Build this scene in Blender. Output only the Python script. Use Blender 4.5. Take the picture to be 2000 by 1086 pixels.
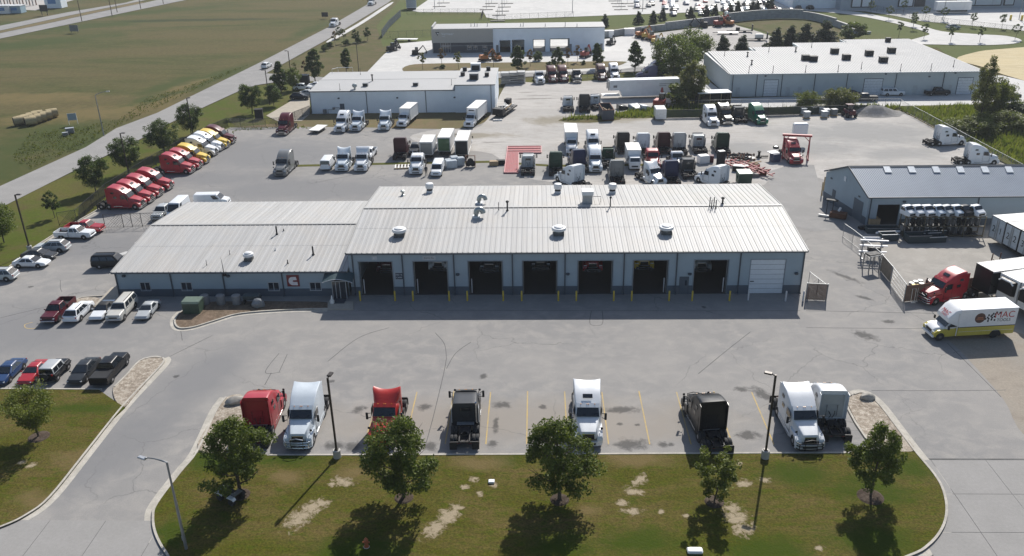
import bpy, math, random
from math import sin, cos, pi, radians, sqrt, atan2
from mathutils import Vector, Matrix, Euler
random.seed(7)
SC = bpy.context.scene
for o in list(bpy.data.objects):
    bpy.data.objects.remove(o)
COL = SC.collection

# ---------------------------------------------------------------- camera
RT = Vector((0.99951271, 0.02614575, -0.01705137)); UP = Vector((0.00460692, 0.41671858, 0.90902387)); FW = Vector((-0.03087273, 0.90865947, -0.41639506))
FPX = 1661.560; CAMH = 43.0
cd = bpy.data.cameras.new('camera'); cam = bpy.data.objects.new('camera', cd); COL.objects.link(cam)
cd.sensor_width = 36.0; cd.lens = FPX * 36.0 / 2000.0; cd.clip_start = 0.5; cd.clip_end = 4000
m4 = Matrix((RT, UP, -FW)).transposed().to_4x4(); m4.translation = Vector((0, 0, CAMH)); cam.matrix_world = m4
SC.camera = cam

# ---------------------------------------------------------------- light
SUN_EL = 40.7; SUN_AZ = 18.5          # azimuth measured from +Y towards +X
w = bpy.data.worlds.new('World'); SC.world = w; w.use_nodes = True
nt = w.node_tree; nt.nodes.clear()
sky = nt.nodes.new('ShaderNodeTexSky'); sky.sky_type = 'NISHITA'; sky.sun_disc = False
sky.sun_elevation = radians(SUN_EL); sky.sun_rotation = radians(SUN_AZ)
sky.air_density = 1.0; sky.dust_density = 1.2; sky.ozone_density = 1.0
bg = nt.nodes.new('ShaderNodeBackground'); bg.inputs[1].default_value = 0.085
wo = nt.nodes.new('ShaderNodeOutputWorld')
nt.links.new(sky.outputs[0], bg.inputs[0]); nt.links.new(bg.outputs[0], wo.inputs[0])
sd = bpy.data.lights.new('sun', 'SUN'); sun = bpy.data.objects.new('sun', sd); COL.objects.link(sun)
sd.energy = 4.6; sd.angle = radians(0.5); sd.color = (1.0, 0.955, 0.89)
sdir = Vector((sin(radians(SUN_AZ)) * cos(radians(SUN_EL)), cos(radians(SUN_AZ)) * cos(radians(SUN_EL)), sin(radians(SUN_EL))))
sun.rotation_euler = sdir.to_track_quat('Z', 'Y').to_euler(); sun.location = (40, 120, 90)
SC.view_settings.view_transform = 'Standard'; SC.view_settings.look = 'None'
SC.view_settings.gamma = 1.0; SC.view_settings.use_curve_mapping = False
SC.view_settings.exposure = 0.38
SC.cycles.max_bounces = 5; SC.cycles.diffuse_bounces = 2; SC.cycles.glossy_bounces = 2
SC.cycles.transmission_bounces = 2; SC.cycles.transparent_max_bounces = 8
SC.cycles.caustics_reflective = False; SC.cycles.caustics_refractive = False
SC.cycles.use_denoising = True

# ---------------------------------------------------------------- surveying: a direction seen in the photo meets the ground
def P(px, py, z=0.0):
    d = RT * (px - 1000.0) - UP * (py - 543.0) + FW * FPX
    t = (z - CAMH) / d.z
    return Vector((d.x * t, d.y * t, z))
def PW(px, py, Y):                      # meets a wall standing at depth Y
    d = RT * (px - 1000.0) - UP * (py - 543.0) + FW * FPX
    t = Y / d.y
    return Vector((d.x * t, Y, CAMH + d.z * t))
def PR(px, py, zf):                     # meets a roof z = zf(x, y)
    z = 14.0; g = lambda q: q - zf(*P(px, py, q).xy)
    while z > 0 and g(z) > 0: z -= .1
    a, b = z, z + .1
    for _ in range(20):
        c = (a + b) / 2; a, b = (c, b) if g(c) <= 0 else (a, c)
    return P(px, py, a)

# ---------------------------------------------------------------- materials
MATS = {}
def newmat(name):
    m = bpy.data.materials.new(name); m.use_nodes = True
    n = m.node_tree.nodes; return m, m.node_tree, n['Principled BSDF']
def _noise(nt, scale, detail=4, rough=.55, vec=None, dist=0):
    x = nt.nodes.new('ShaderNodeTexNoise'); x.inputs['Scale'].default_value = scale
    x.inputs['Detail'].default_value = detail; x.inputs['Roughness'].default_value = rough
    x.inputs['Distortion'].default_value = dist
    if vec is not None: nt.links.new(vec, x.inputs['Vector'])
    return x.outputs['Fac']
def _ramp(nt, fac, stops):
    r = nt.nodes.new('ShaderNodeValToRGB'); e = r.color_ramp.elements
    while len(e) < len(stops): e.new(.5)
    for i, (p, c) in enumerate(stops):
        e[i].position = p; e[i].color = (c[0], c[1], c[2], 1) if isinstance(c, (tuple, list)) else (c, c, c, 1)
    nt.links.new(fac, r.inputs[0]); return r.outputs[0]
def _mix(nt, fac, a, b, mode='MIX'):
    m = nt.nodes.new('ShaderNodeMix'); m.data_type = 'RGBA'; m.blend_type = mode
    if isinstance(fac, (int, float)): m.inputs[0].default_value = fac
    else: nt.links.new(fac, m.inputs[0])
    for k, v in ((6, a), (7, b)):
        if isinstance(v, tuple): m.inputs[k].default_value = (v[0], v[1], v[2], 1)
        else: nt.links.new(v, m.inputs[k])
    return m.outputs[2]
def _math(nt, op, a, b=0.5, clamp=False):
    m = nt.nodes.new('ShaderNodeMath'); m.operation = op; m.use_clamp = clamp
    for k, v in ((0, a), (1, b)):
        if isinstance(v, (int, float)): m.inputs[k].default_value = v
        else: nt.links.new(v, m.inputs[k])
    return m.outputs[0]
def _pos(nt):
    g = nt.nodes.new('ShaderNodeNewGeometry'); return g.outputs['Position']
def _bump(nt, bs, h, strength=.3, dist=.05):
    b = nt.nodes.new('ShaderNodeBump'); b.inputs['Strength'].default_value = strength; b.inputs['Distance'].default_value = dist
    nt.links.new(h, b.inputs['Height']); nt.links.new(b.outputs[0], bs.inputs['Normal'])
def _obj(nt):
    return nt.nodes.new('ShaderNodeTexCoord').outputs['Object']

def M(name, col=(.5, .5, .5), rough=.6, metal=0.0, var=.12, scale=3.0, coat=0.0, bump=0.0, spec=.5, dirt=None, dirt_amt=.35, trans=0):
    """a surface with a grain and wear of its own"""
    if name in MATS: return MATS[name]
    m, nt, bs = newmat(name)
    v = _obj(nt)
    n = _noise(nt, scale, 5, .6, v)
    lo = tuple(max(0, c * (1 - var)) for c in col); hi = tuple(c * (1 + var) for c in col)
    c = _ramp(nt, n, [(.3, lo), (.7, hi)])
    if dirt:
        d = _noise(nt, scale * .45, 6, .65, v, 1.0)
        f = _ramp(nt, d, [(.48, 0.0), (.75, dirt_amt)])
        c = _mix(nt, f, c, dirt)
    nt.links.new(c, bs.inputs['Base Color'])
    r = _ramp(nt, n, [(.2, max(.02, rough - .08)), (.8, min(1, rough + .08))])
    nt.links.new(r, bs.inputs['Roughness'])
    bs.inputs['Metallic'].default_value = metal; bs.inputs['Specular IOR Level'].default_value = spec
    bs.inputs['Coat Weight'].default_value = coat; bs.inputs['Coat Roughness'].default_value = .08
    if bump: _bump(nt, bs, _noise(nt, scale * 4, 4, .6, v), bump, .03)
    MATS[name] = m; return m
def paint(name, col, rough=.38, coat=.35):
    if max(col) < .1: rough, coat, sp = .32, .08, .25
    else: sp = .5
    return M(name, col, rough, 0, .05, 1.2, coat, spec=sp, dirt=tuple(c * .55 + (.04 if sp > .3 else .012) for c in col), dirt_amt=.22)

def groundmat(name, base, alt, alt2=None, big=.03, mid=.35, fine=5.0, amt=(.42, .62), rough=.9, bump=.35, speck=.25, streak=None, extra=None):
    if name in MATS: return MATS[name]
    m, nt, bs = newmat(name); p = _pos(nt)
    if streak:
        mp = nt.nodes.new('ShaderNodeMapping'); mp.inputs['Rotation'].default_value = (0, 0, radians(streak[0])); mp.inputs['Scale'].default_value = (1, streak[1], 1)
        nt.links.new(p, mp.inputs['Vector']); ps = mp.outputs[0]
    else: ps = p
    nb = _noise(nt, big, 6, .6, ps, .6); nm = _noise(nt, mid, 6, .65, ps, .4); nf = _noise(nt, fine, 3, .7, p)
    c = _mix(nt, _ramp(nt, nb, [(amt[0], 0.0), (amt[1], 1.0)]), base, alt)
    if alt2: c = _mix(nt, _ramp(nt, nm, [(.45, 0.0), (.68, 1.0)]), c, alt2)
    k = _ramp(nt, nm, [(.25, 1 - speck * .6), (.75, 1 + speck * .4)]); c = _mix(nt, 1.0, c, k, 'MULTIPLY')
    k = _ramp(nt, nf, [(.25, 1 - speck), (.75, 1 + speck)]); c = _mix(nt, 1.0, c, k, 'MULTIPLY')
    if extra: c = extra(nt, c, p)
    nt.links.new(c, bs.inputs['Base Color']); bs.inputs['Roughness'].default_value = rough
    bs.inputs['Specular IOR Level'].default_value = .12
    if bump: _bump(nt, bs, nf, bump, .06)
    MATS[name] = m; return m

# ---------------------------------------------------------------- mesh building
class MB:
    def __init__(s): s.v = []; s.f = []
    def add(s, vs, fs):
        k = len(s.v); s.v += [tuple(v) for v in vs]; s.f += [tuple(i + k for i in f) for f in fs]; return s
    def box(s, c, d, rz=0.0, ry=0.0, rx=0.0, ch=0.0):
        x, y, z = d[0] / 2, d[1] / 2, d[2] / 2
        if ch:
            vs = []
            for zz, k in ((-z, ch), (-z + ch, 0), (z - ch, 0), (z, ch)):
                for a, b in ((-x + k + ch, -y + k), (x - k - ch, -y + k), (x - k, -y + k + ch), (x - k, y - k - ch), (x - k - ch, y - k), (-x + k + ch, y - k), (-x + k, y - k - ch), (-x + k, -y + k + ch)):
                    vs.append((a, b, zz))
            fs = [tuple(range(7, -1, -1)), tuple(range(24, 32))]
            for L in range(3):
                for i in range(8): fs.append((L * 8 + i, L * 8 + (i + 1) % 8, L * 8 + 8 + (i + 1) % 8, L * 8 + 8 + i))
        else:
            vs = [(-x, -y, -z), (x, -y, -z), (x, y, -z), (-x, y, -z), (-x, -y, z), (x, -y, z), (x, y, z), (-x, y, z)]
            fs = [(3, 2, 1, 0), (4, 5, 6, 7), (0, 1, 5, 4), (1, 2, 6, 5), (2, 3, 7, 6), (3, 0, 4, 7)]
        if rz or ry or rx:
            R = Euler((rx, ry, rz)).to_matrix(); vs = [R @ Vector(v) for v in vs]
        return s.add([(v[0] + c[0], v[1] + c[1], v[2] + c[2]) for v in vs], fs)
    def bx(s, x0, x1, y0, y1, z0, z1):
        return s.box(((x0 + x1) / 2, (y0 + y1) / 2, (z0 + z1) / 2), (x1 - x0, y1 - y0, z1 - z0))
    def bar(s, a, b, t=.1, t2=None):
        a = Vector(a); b = Vector(b); d = b - a; L = d.length
        if L < 1e-6: return s
        q = d.to_track_quat('X', 'Z').to_matrix(); t2 = t2 or t; c = (a + b) / 2
        vs = []
        for x, y, z in ((-1, -1, -1), (1, -1, -1), (1, 1, -1), (-1, 1, -1), (-1, -1, 1), (1, -1, 1), (1, 1, 1), (-1, 1, 1)):
            vs.append(q @ Vector((x * L / 2, y * t / 2, z * t2 / 2)) + c)
        return s.add(vs, [(3, 2, 1, 0), (4, 5, 6, 7), (0, 1, 5, 4), (1, 2, 6, 5), (2, 3, 7, 6), (3, 0, 4, 7)])
    def tube(s, pts, r, n=8, cap=True):
        pts = [Vector(p) for p in pts]; rs = r if isinstance(r, (list, tuple)) else [r] * len(pts)
        vs = []; fs = []
        for i, p in enumerate(pts):
            d = (pts[min(i + 1, len(pts) - 1)] - pts[max(i - 1, 0)])
            if d.length < 1e-9: d = Vector((0, 0, 1))
            q = d.to_track_quat('Z', 'Y').to_matrix()
            for k in range(n):
                a = 2 * pi * k / n; vs.append(p + q @ Vector((cos(a) * rs[i], sin(a) * rs[i], 0)))
        for i in range(len(pts) - 1):
            for k in range(n): fs.append((i * n + k, i * n + (k + 1) % n, (i + 1) * n + (k + 1) % n, (i + 1) * n + k))
        if cap: fs.append(tuple(range(n - 1, -1, -1))); fs.append(tuple(range((len(pts) - 1) * n, len(pts) * n)))
        return s.add(vs, fs)
    def lathe(s, prof, n=16, c=(0, 0, 0), axis='Z'):
        vs = []; fs = []
        for r, z in prof:
            for k in range(n):
                a = 2 * pi * k / n; p = (r * cos(a), r * sin(a), z)
                if axis == 'Y': p = (p[0], p[2], p[1])
                if axis == 'X': p = (p[2], p[0], p[1])
                vs.append((p[0] + c[0], p[1] + c[1], p[2] + c[2]))
        for i in range(len(prof) - 1):
            for k in range(n): fs.append((i * n + k, i * n + (k + 1) % n, (i + 1) * n + (k + 1) % n, (i + 1) * n + k))
        fs.append(tuple(range(n - 1, -1, -1))); fs.append(tuple(range((len(prof) - 1) * n, len(prof) * n)))
        return s.add(vs, fs)
    def prism(s, poly, a, b, axis='Y'):
        n = len(poly); vs = []
        for t in (a, b):
            for u, v in poly:
                vs.append((u, t, v) if axis == 'Y' else ((u, v, t) if axis == 'Z' else (t, u, v)))
        fs = [tuple(range(n)), tuple(range(2 * n - 1, n - 1, -1))] + [(i, i + n, (i + 1) % n + n, (i + 1) % n) for i in range(n)]
        return s.add(vs, fs)
    def loft(s, secs, cap=True):
        n = len(secs[0]); vs = [p for q in secs for p in q]; fs = []
        for i in range(len(secs) - 1):
            for k in range(n): fs.append((i * n + k, i * n + (k + 1) % n, (i + 1) * n + (k + 1) % n, (i + 1) * n + k))
        if cap: fs.append(tuple(range(n - 1, -1, -1))); fs.append(tuple(range((len(secs) - 1) * n, len(secs) * n)))
        return s.add(vs, fs)
    def quad(s, a, b, c, d, t=.02):
        a, b, c, d = map(Vector, (a, b, c, d)); n = (b - a).cross(d - a).normalized() * t
        vs = [a, b, c, d, a + n, b + n, c + n, d + n]
        return s.add(vs, [(3, 2, 1, 0), (4, 5, 6, 7), (0, 1, 5, 4), (1, 2, 6, 5), (2, 3, 7, 6), (3, 0, 4, 7)])
    def mesh(s, name, smooth=0):
        me = bpy.data.meshes.new(name); me.from_pydata(s.v, [], s.f); 
        if smooth:
            me.polygons.foreach_set('use_smooth', [True] * len(me.polygons))
            try: me.set_sharp_from_angle(angle=radians(smooth))
            except Exception: pass
        me.validate(); me.update(); return me

def sec(x, hw, zb, zt, r=.12, hwt=None, dip=0.0):
    hwt = hw if hwt is None else hwt
    half = [(hw * .96, zb), (hw, zb + (zt - zb) * .12), (hw, zb + (zt - zb) * .5)] + [(hwt - r + r * cos(radians(a)), zt - r + r * sin(radians(a))) for a in (0, 30, 60, 90)]
    tp = [(hwt - r) * .6, (hwt - r) * .3]
    f = lambda y: zt - dip * (1 - (y / max(hwt - r, .01)) ** 2)
    pts = half + [(y, f(y)) for y in tp] + [(0, f(0))]
    loop = pts + [(-y, z) for y, z in reversed(pts[:-1])]
    return [(x, y, z) for y, z in loop]

NAMES = {}
def link(name, me, mat=None, parent=None, loc=(0, 0, 0), rot=None):
    o = bpy.data.objects.new(name, me); COL.objects.link(o)
    if parent is not None: o.parent = parent
    o.location = loc
    if rot is not None: o.rotation_euler = rot
    if mat is not None and me is not None:
        if not me.materials: me.materials.append(mat)
        elif me.materials[0] != mat:
            o.material_slots[0].link = 'OBJECT'; o.material_slots[0].material = mat
    return o
def tag(o, label=None, cat=None, group=None, kind=None):
    if label: o['label'] = label
    if cat: o['category'] = cat
    if group: o['group'] = group
    if kind: o['kind'] = kind
    return o
def thing(name, label, cat, loc=(0, 0, 0), rz=0.0, group=None):
    o = bpy.data.objects.new(name, None); COL.objects.link(o); o.empty_display_size = .3
    o.location = loc; o.rotation_euler = (0, 0, rz); return tag(o, label, cat, group)
def part(name, mb, mat, parent, smooth=0, loc=(0, 0, 0), rot=None):
    return link(name, mb.mesh(name, smooth) if isinstance(mb, MB) else mb, mat, parent, loc, rot)
def solo(name, mb, mat, label, cat, loc=(0, 0, 0), rz=0.0, group=None, smooth=0):
    o = part(name, mb, mat, None, smooth, loc, (0, 0, rz)); return tag(o, label, cat, group)
def text_mesh(s, size, ext=.02):
    c = bpy.data.curves.new('lettering', 'FONT'); c.body = s; c.size = size; c.extrude = ext; c.align_x = 'CENTER'; c.align_y = 'CENTER'
    t = bpy.data.objects.new('lettering', c); COL.objects.link(t); bpy.context.view_layer.update()
    me = bpy.data.meshes.new_from_object(t.evaluated_get(bpy.context.evaluated_depsgraph_get())); bpy.data.objects.remove(t); return me

# common materials
K = dict(
    black=M('black_metal', (.012, .012, .014), .5, spec=.25), tyre=M('tyre_rubber', (.022, .022, .023), .85), chrome=M('bright_metal', (.62, .63, .64), .22, 1.0, .05),
    rim=M('wheel_rim_metal', (.5, .5, .51), .35, .7), steelrim=M('dark_rim', (.12, .12, .12), .5, .3), glass=M('dark_glass', (.012, .016, .02), .06, 0, .1, spec=.9),
    lamp=M('lamp_lens', (.75, .77, .78), .12, 0, .05), amber=M('amber_lens', (.6, .25, .03), .3), red_lens=M('red_lens', (.35, .01, .01), .2), dark=M('dark_plastic', (.02, .021, .023), .65, spec=.3),
    grey=M('grey_plastic', (.18, .185, .19), .55), frame=M('chassis_paint', (.02, .02, .022), .6, .1, spec=.3, dirt=(.09, .075, .06), dirt_amt=.5),
    white=paint('white_paint', (.74, .75, .76)), cream=M('weathered_white_panel', (.72, .71, .68), .55, dirt=(.5, .48, .43), dirt_amt=.3),
    alu=M('mill_aluminium', (.5, .51, .52), .4, .6), galv=M('galvanised_steel', (.25, .26, .27), .5, .5), wood=M('bare_wood', (.36, .26, .15), .8, var=.25, scale=8),
    concrete=M('cast_concrete', (.42, .41, .385), .85, var=.15, scale=2.5, bump=.2), rust=M('rusty_steel', (.13, .055, .03), .8, .2, var=.4, scale=5),
    yellow=M('safety_yellow', (.55, .40, .04), .5), redsteel=M('red_oxide_steel', (.32, .03, .035), .5, var=.2), brownmesh=M('brown_privacy_slats', (.16, .105, .08), .8, var=.2),
)

# ================================================================ GROUND
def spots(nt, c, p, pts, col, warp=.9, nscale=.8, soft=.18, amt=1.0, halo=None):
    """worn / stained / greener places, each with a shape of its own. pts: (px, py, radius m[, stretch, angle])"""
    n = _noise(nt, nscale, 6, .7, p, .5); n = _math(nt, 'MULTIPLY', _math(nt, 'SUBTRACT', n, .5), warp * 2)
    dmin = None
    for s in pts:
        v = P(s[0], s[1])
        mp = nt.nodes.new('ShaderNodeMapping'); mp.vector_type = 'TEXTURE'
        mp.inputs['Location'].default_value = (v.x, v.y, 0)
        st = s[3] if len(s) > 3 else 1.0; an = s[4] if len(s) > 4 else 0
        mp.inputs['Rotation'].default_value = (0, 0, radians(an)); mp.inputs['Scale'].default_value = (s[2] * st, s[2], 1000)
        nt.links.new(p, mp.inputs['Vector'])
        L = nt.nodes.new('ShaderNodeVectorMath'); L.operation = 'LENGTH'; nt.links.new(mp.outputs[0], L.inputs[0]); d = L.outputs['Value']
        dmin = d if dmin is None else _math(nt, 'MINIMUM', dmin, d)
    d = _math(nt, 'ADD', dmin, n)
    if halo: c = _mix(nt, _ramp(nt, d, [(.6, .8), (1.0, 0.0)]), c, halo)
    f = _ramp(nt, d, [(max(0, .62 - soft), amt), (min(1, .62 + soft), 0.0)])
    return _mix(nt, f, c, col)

def g_field(nt, c, p):
    c = spots(nt, c, p, [(40, 290, 11, 1.3), (100, 262, 12, 1.5, 30), (150, 275, 10, 1.5, 80), (285, 195, 5, 3.2, 78), (330, 165, 5, 4, 78), (420, 150, 6, 5, 80), (40, 85, 14, 3, 30), (180, 50, 12, 3, 35), (300, 22, 10, 4, 35), (100, 40, 12, 4, 35), (600, 60, 5, 6, 84), (-60, 330, 12, 2)], (.046, .062, .015), 1.0, .12, .3, .85)
    c = spots(nt, c, p, [(400, 38, 5, 9, 0), (310, 40, 4, 5, 0)], (.034, .044, .016), .5, .2, .25, .9)
    c = spots(nt, c, p, [(180, 220, 9, 3, 20), (60, 190, 8, 3, 0), (360, 168, 3, 5, 78), (320, 195, 2.5, 5, 78)], (.15, .115, .048), 1.0, .2, .3, .7)
    return c
def g_lawn(nt, c, p):
    soil = [(585, 1015, 1.0, 1.6, 60), (610, 995, .9, 1.4, 60), (630, 985, .7), (668, 943, .7, 1.5, -20), (650, 948, .35), (850, 1035, .9, 1.5, 60), (875, 1010, .9, 1.6, 60), (893, 995, .5), (925, 938, .42), (908, 953, .42), (962, 950, .35), (938, 967, .35), (1250, 940, .6, 1.6, 60), (1236, 962, .6, 1.6, -20), (1215, 985, .5), (1235, 1000, .55, 1.6, 0), (1290, 1002, .3), (1430, 995, .8, .9), (1440, 1015, 1.1), (1450, 1035, .9), (1452, 946, .5, 1.6), (1493, 940, .4, 1.4), (1445, 908, .3), (1600, 1073, .35, 1, 0), (1340, 1010, .3), (62, 912, .5), (45, 905, .35)]
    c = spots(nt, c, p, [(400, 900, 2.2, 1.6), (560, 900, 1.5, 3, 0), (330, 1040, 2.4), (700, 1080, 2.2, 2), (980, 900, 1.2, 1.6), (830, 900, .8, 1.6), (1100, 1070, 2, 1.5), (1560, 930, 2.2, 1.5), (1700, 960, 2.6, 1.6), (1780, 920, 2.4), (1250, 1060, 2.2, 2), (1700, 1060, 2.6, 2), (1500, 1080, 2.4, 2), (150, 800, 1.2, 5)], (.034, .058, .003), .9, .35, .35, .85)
    c = spots(nt, c, p, [(940, 905, 1.5, 2.2), (690, 925, 1.4, 1.4), (560, 935, 1.2, 1.5), (1150, 1000, .8, 1.4), (1250, 900, 1.4, 3), (180, 900, 2.2, 2), (100, 980, 2, 2), (250, 760, 1.6, 2)], (.15, .11, .05), .9, .5, .35, .8)
    return spots(nt, c, p, soil, (.34, .285, .20), 1.7, 2.2, .3, .85, (.12, .092, .05))
def g_lot(nt, c, p):
    oil = [(980, 791, .8, 1.6), (968, 830, .35, 5, 90), (963, 868, .7), (1232, 868, 1.1, 2.0), (1215, 800, .8, 2.5, 0), (830, 795, .8, 1), (840, 872, .9), (700, 800, .7, 1.4, 60), (713, 797, .35), (655, 870, .9, 1.6), (690, 872, .9, 1.4), (945, 735, .5, 1.5, 60), (648, 745, .45), (1340, 812, .5), (1210, 828, .3, 1.4), (1245, 830, .3, 1.4), (1060, 795, .5), (1295, 868, .6), (1310, 868, .4), (1490, 770, .9, 2, -60), (1450, 760, .6, 2), (1460, 850, .9, 1.6), (1690, 655, 1.1, 1.6, -40), (1735, 628, .6, 1.6), (1650, 540, .6, 5, -52), (1690, 582, .5, 3, -40), (1375, 600, .4), (280, 625, .5), (185, 735, .5), (215, 740, .35), (345, 735, .4), (60, 560, .4)]
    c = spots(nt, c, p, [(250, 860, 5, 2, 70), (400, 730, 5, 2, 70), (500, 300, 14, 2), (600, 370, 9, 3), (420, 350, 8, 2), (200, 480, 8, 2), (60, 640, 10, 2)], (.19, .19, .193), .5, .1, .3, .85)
    c = spots(nt, c, p, [(1000, 820, 5, 5.5, 0), (1250, 840, 3, 2, 0)], (.27, .245, .215), .6, .2, .3, .8)
    c = spots(nt, c, p, oil, (.05, .049, .048), 1.0, 1.3, .25, .72)
    # faint tyre tracks and hairline cracks
    vo = nt.nodes.new('ShaderNodeTexVoronoi'); vo.feature = 'DISTANCE_TO_EDGE'; vo.inputs['Scale'].default_value = .11
    wv = nt.nodes.new('ShaderNodeVectorMath'); wv.operation = 'ADD'; nn = nt.nodes.new('ShaderNodeTexNoise'); nn.inputs['Scale'].default_value = .5; nn.inputs['Detail'].default_value = 6
    nt.links.new(p, nn.inputs['Vector']); sc_ = nt.nodes.new('ShaderNodeVectorMath'); sc_.operation = 'SCALE'; sc_.inputs['Scale'].default_value = 2.2
    nt.links.new(nn.outputs['Color'], sc_.inputs[0]); nt.links.new(p, wv.inputs[0]); nt.links.new(sc_.outputs[0], wv.inputs[1]); nt.links.new(wv.outputs[0], vo.inputs['Vector'])
    crack = _ramp(nt, vo.outputs['Distance'], [(.0, 1.0), (.006, 0.0)])
    mask = _ramp(nt, _noise(nt, .06, 3, .5, p), [(.46, 0.0), (.56, .62)])
    return _mix(nt, _math(nt, 'MULTIPLY', crack, mask), c, (.1, .1, .1))
def g_gravel(nt, c, p):
    c = spots(nt, c, p, [(1150, 235, 4, 4, 0), (1080, 235, 5, 1.5), (1220, 232, 3, 3), (1180, 310, 3, 2), (920, 265, 3, 4)], (.2, .175, .12), .9, .3, .3, .7)
    c = spots(nt, c, p, [(1600, 290, 8, 1.6), (1700, 260, 12, 2), (1450, 290, 7, 1.5), (1750, 300, 6, 2), (1100, 330, 8, 3, 0), (1300, 330, 6, 3)], (.25, .25, .245), .7, .15, .3, .75)
    return spots(nt, c, p, [(1040, 193, 1, 8, 2), (1050, 187, .7, 7, 0), (1030, 180, .6, 6, 0), (960, 278, .6, 5, 0)], (.16, .15, .135), .5, .6, .2, .6)

GM = dict(
    field=groundmat('dry_field', (.100, .083, .034), (.062, .068, .020), (.085, .076, .028), .016, .10, 1.0, (.40, .58), 1.0, .3, .2, (12, 3.2), g_field),
    verge=groundmat('verge_grass', (.068, .088, .010), (.10, .094, .022), (.08, .068, .022), .05, .3, 2.5, (.4, .62), 1, .4, .2),
    lawn=groundmat('mown_lawn', (.072, .07, .008), (.118, .09, .030), (.048, .064, .004), .12, .9, 6, (.36, .64), 1, .9, .5, (0, 2.6), g_lawn),
    farlawn=groundmat('far_lawn', (.085, .105, .03), (.10, .105, .036), (.075, .09, .025), .04, .2, 1.2, (.45, .62), 1, .2, .15),
    meadow=groundmat('meadow', (.095, .085, .036), (.08, .085, .026), (.11, .085, .045), .03, .2, 1.5, (.4, .6), 1, .2, .18),
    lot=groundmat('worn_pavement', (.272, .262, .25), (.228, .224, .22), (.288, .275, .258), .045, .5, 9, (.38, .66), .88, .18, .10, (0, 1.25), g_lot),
    gravel=groundmat('packed_gravel', (.45, .43, .405), (.385, .37, .35), (.33, .31, .285), .06, .4, 4, (.42, .62), .95, .35, .16, (3, 2.5), g_gravel),
    road=groundmat('road_concrete', (.275, .268, .258), (.25, .246, .24), (.285, .277, .268), .03, .3, 4, (.4, .6), .9, .1, .07),
    concrete=groundmat('pale_concrete', (.54, .53, .51), (.48, .475, .46), (.56, .55, .53), .05, .3, 4, (.4, .6), .9, .1, .06),
    walk=groundmat('sidewalk_concrete', (.39, .35, .29), (.36, .33, .28), (.42, .38, .32), .2, 1, 6, (.4, .6), .9, .15, .1),
    kerb=groundmat('kerb_concrete', (.44, .415, .365), (.37, .35, .31), (.48, .45, .40), .25, 1.2, 8, (.4, .6), .9, .2, .14),
    stones=groundmat('river_stones', (.36, .31, .25), (.26, .215, .17), (.44, .40, .34), .4, 3, 14, (.4, .6), .9, .8, .5),
    mulch=groundmat('wood_mulch', (.17, .125, .09), (.13, .10, .07), (.2, .15, .11), .3, 2, 12, (.4, .6), 1, .8, .35),
    soil=groundmat('brown_bed', (.18, .135, .075), (.14, .115, .06), (.12, .115, .05), .08, .5, 3, (.4, .6), 1, .3, .18),
    sand=groundmat('pale_stubble', (.50, .42, .26), (.45, .38, .24), (.52, .45, .30), .03, .2, 2, (.4, .6), 1, .1, .07, (15, 4)),
    joint=groundmat('joint_sealant', (.085, .085, .085), (.12, .12, .118), None, .4, 1, 5, (.4, .6), .8, 0, .2),
    line=groundmat('faded_yellow_paint', (.50, .36, .13), (.38, .32, .21), (.45, .33, .14), .8, 3, 10, (.35, .65), .8, 0, .25),
    wline=groundmat('white_road_paint', (.55, .55, .54), (.42, .42, .41), None, .8, 3, 10, (.35, .65), .8, 0, .2),
)
def sheet(name, pts, z, mat, kind='structure', parent=None, px=True, base=None):
    vs = [P(a, b) for a, b in pts] if px else [Vector((a, b, 0)) for a, b in pts]
    n = len(vs); me = bpy.data.meshes.new(name)
    V = [(v.x, v.y, z) for v in vs]; F = [tuple(range(n))]
    if base is not None:
        V += [(v.x, v.y, base) for v in vs]; F += [(i, i + n, (i + 1) % n + n, (i + 1) % n) for i in range(n)]
    me.from_pydata(V, [], F); me.update()
    if me.polygons[0].normal.z < 0: me.flip_normals()
    o = link(name, me, mat, parent)
    if kind: o['kind'] = kind
    return o
def smooth(pts, n=5, closed=True):
    out = []; L = len(pts)
    rng = range(L) if closed else range(L - 1)
    for i in rng:
        p0, p1, p2, p3 = [pts[j % L] if closed else pts[max(0, min(L - 1, j))] for j in (i - 1, i, i + 1, i + 2)]
        for k in range(n):
            t = k / n
            out.append(tuple(.5 * (2 * b + (c - a) * t + (2 * a - 5 * b + 4 * c - d) * t * t + (3 * b - a - 3 * c + d) * t ** 3) for a, b, c, d in zip(p0, p1, p2, p3)))
    if not closed: out.append(tuple(pts[-1]))
    return out
def ribbon(pts, a, b, z0, z1, closed=False):
    """a strip between offsets a and b left of the world path pts, from z0 up to z1"""
    mb = MB(); n = len(pts); rows = []
    for i in range(n):
        p = Vector(pts[i][:2]); q0 = Vector(pts[(i - 1) % n][:2]) if (closed or i) else p; q1 = Vector(pts[(i + 1) % n][:2]) if (closed or i < n - 1) else p
        d = (q1 - q0); d = d.normalized() if d.length > 1e-9 else Vector((1, 0)); nn = Vector((-d.y, d.x))
        l = p + nn * a; r = p + nn * b; rows.append([(l.x, l.y, z0), (l.x, l.y, z1), (r.x, r.y, z1), (r.x, r.y, z0)])
    return mb.loft(rows + ([rows[0]] if closed else []), cap=not closed)
def kerb(pts, closed=False, gutter=.5, side=1, z1=.15, px=True):
    W = [P(a, b) for a, b in pts] if px else [Vector((a, b, 0)) for a, b in pts]
    o = part('kerb', ribbon(W, 0, .18 * side, -.05, z1, closed), GM['kerb'], None); o['kind'] = 'structure'
    if gutter:
        g = part('gutter', ribbon(W, -gutter * side, -.004 * side, -.04, .012, closed), GM['kerb'], None); g['kind'] = 'structure'
    return o

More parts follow.
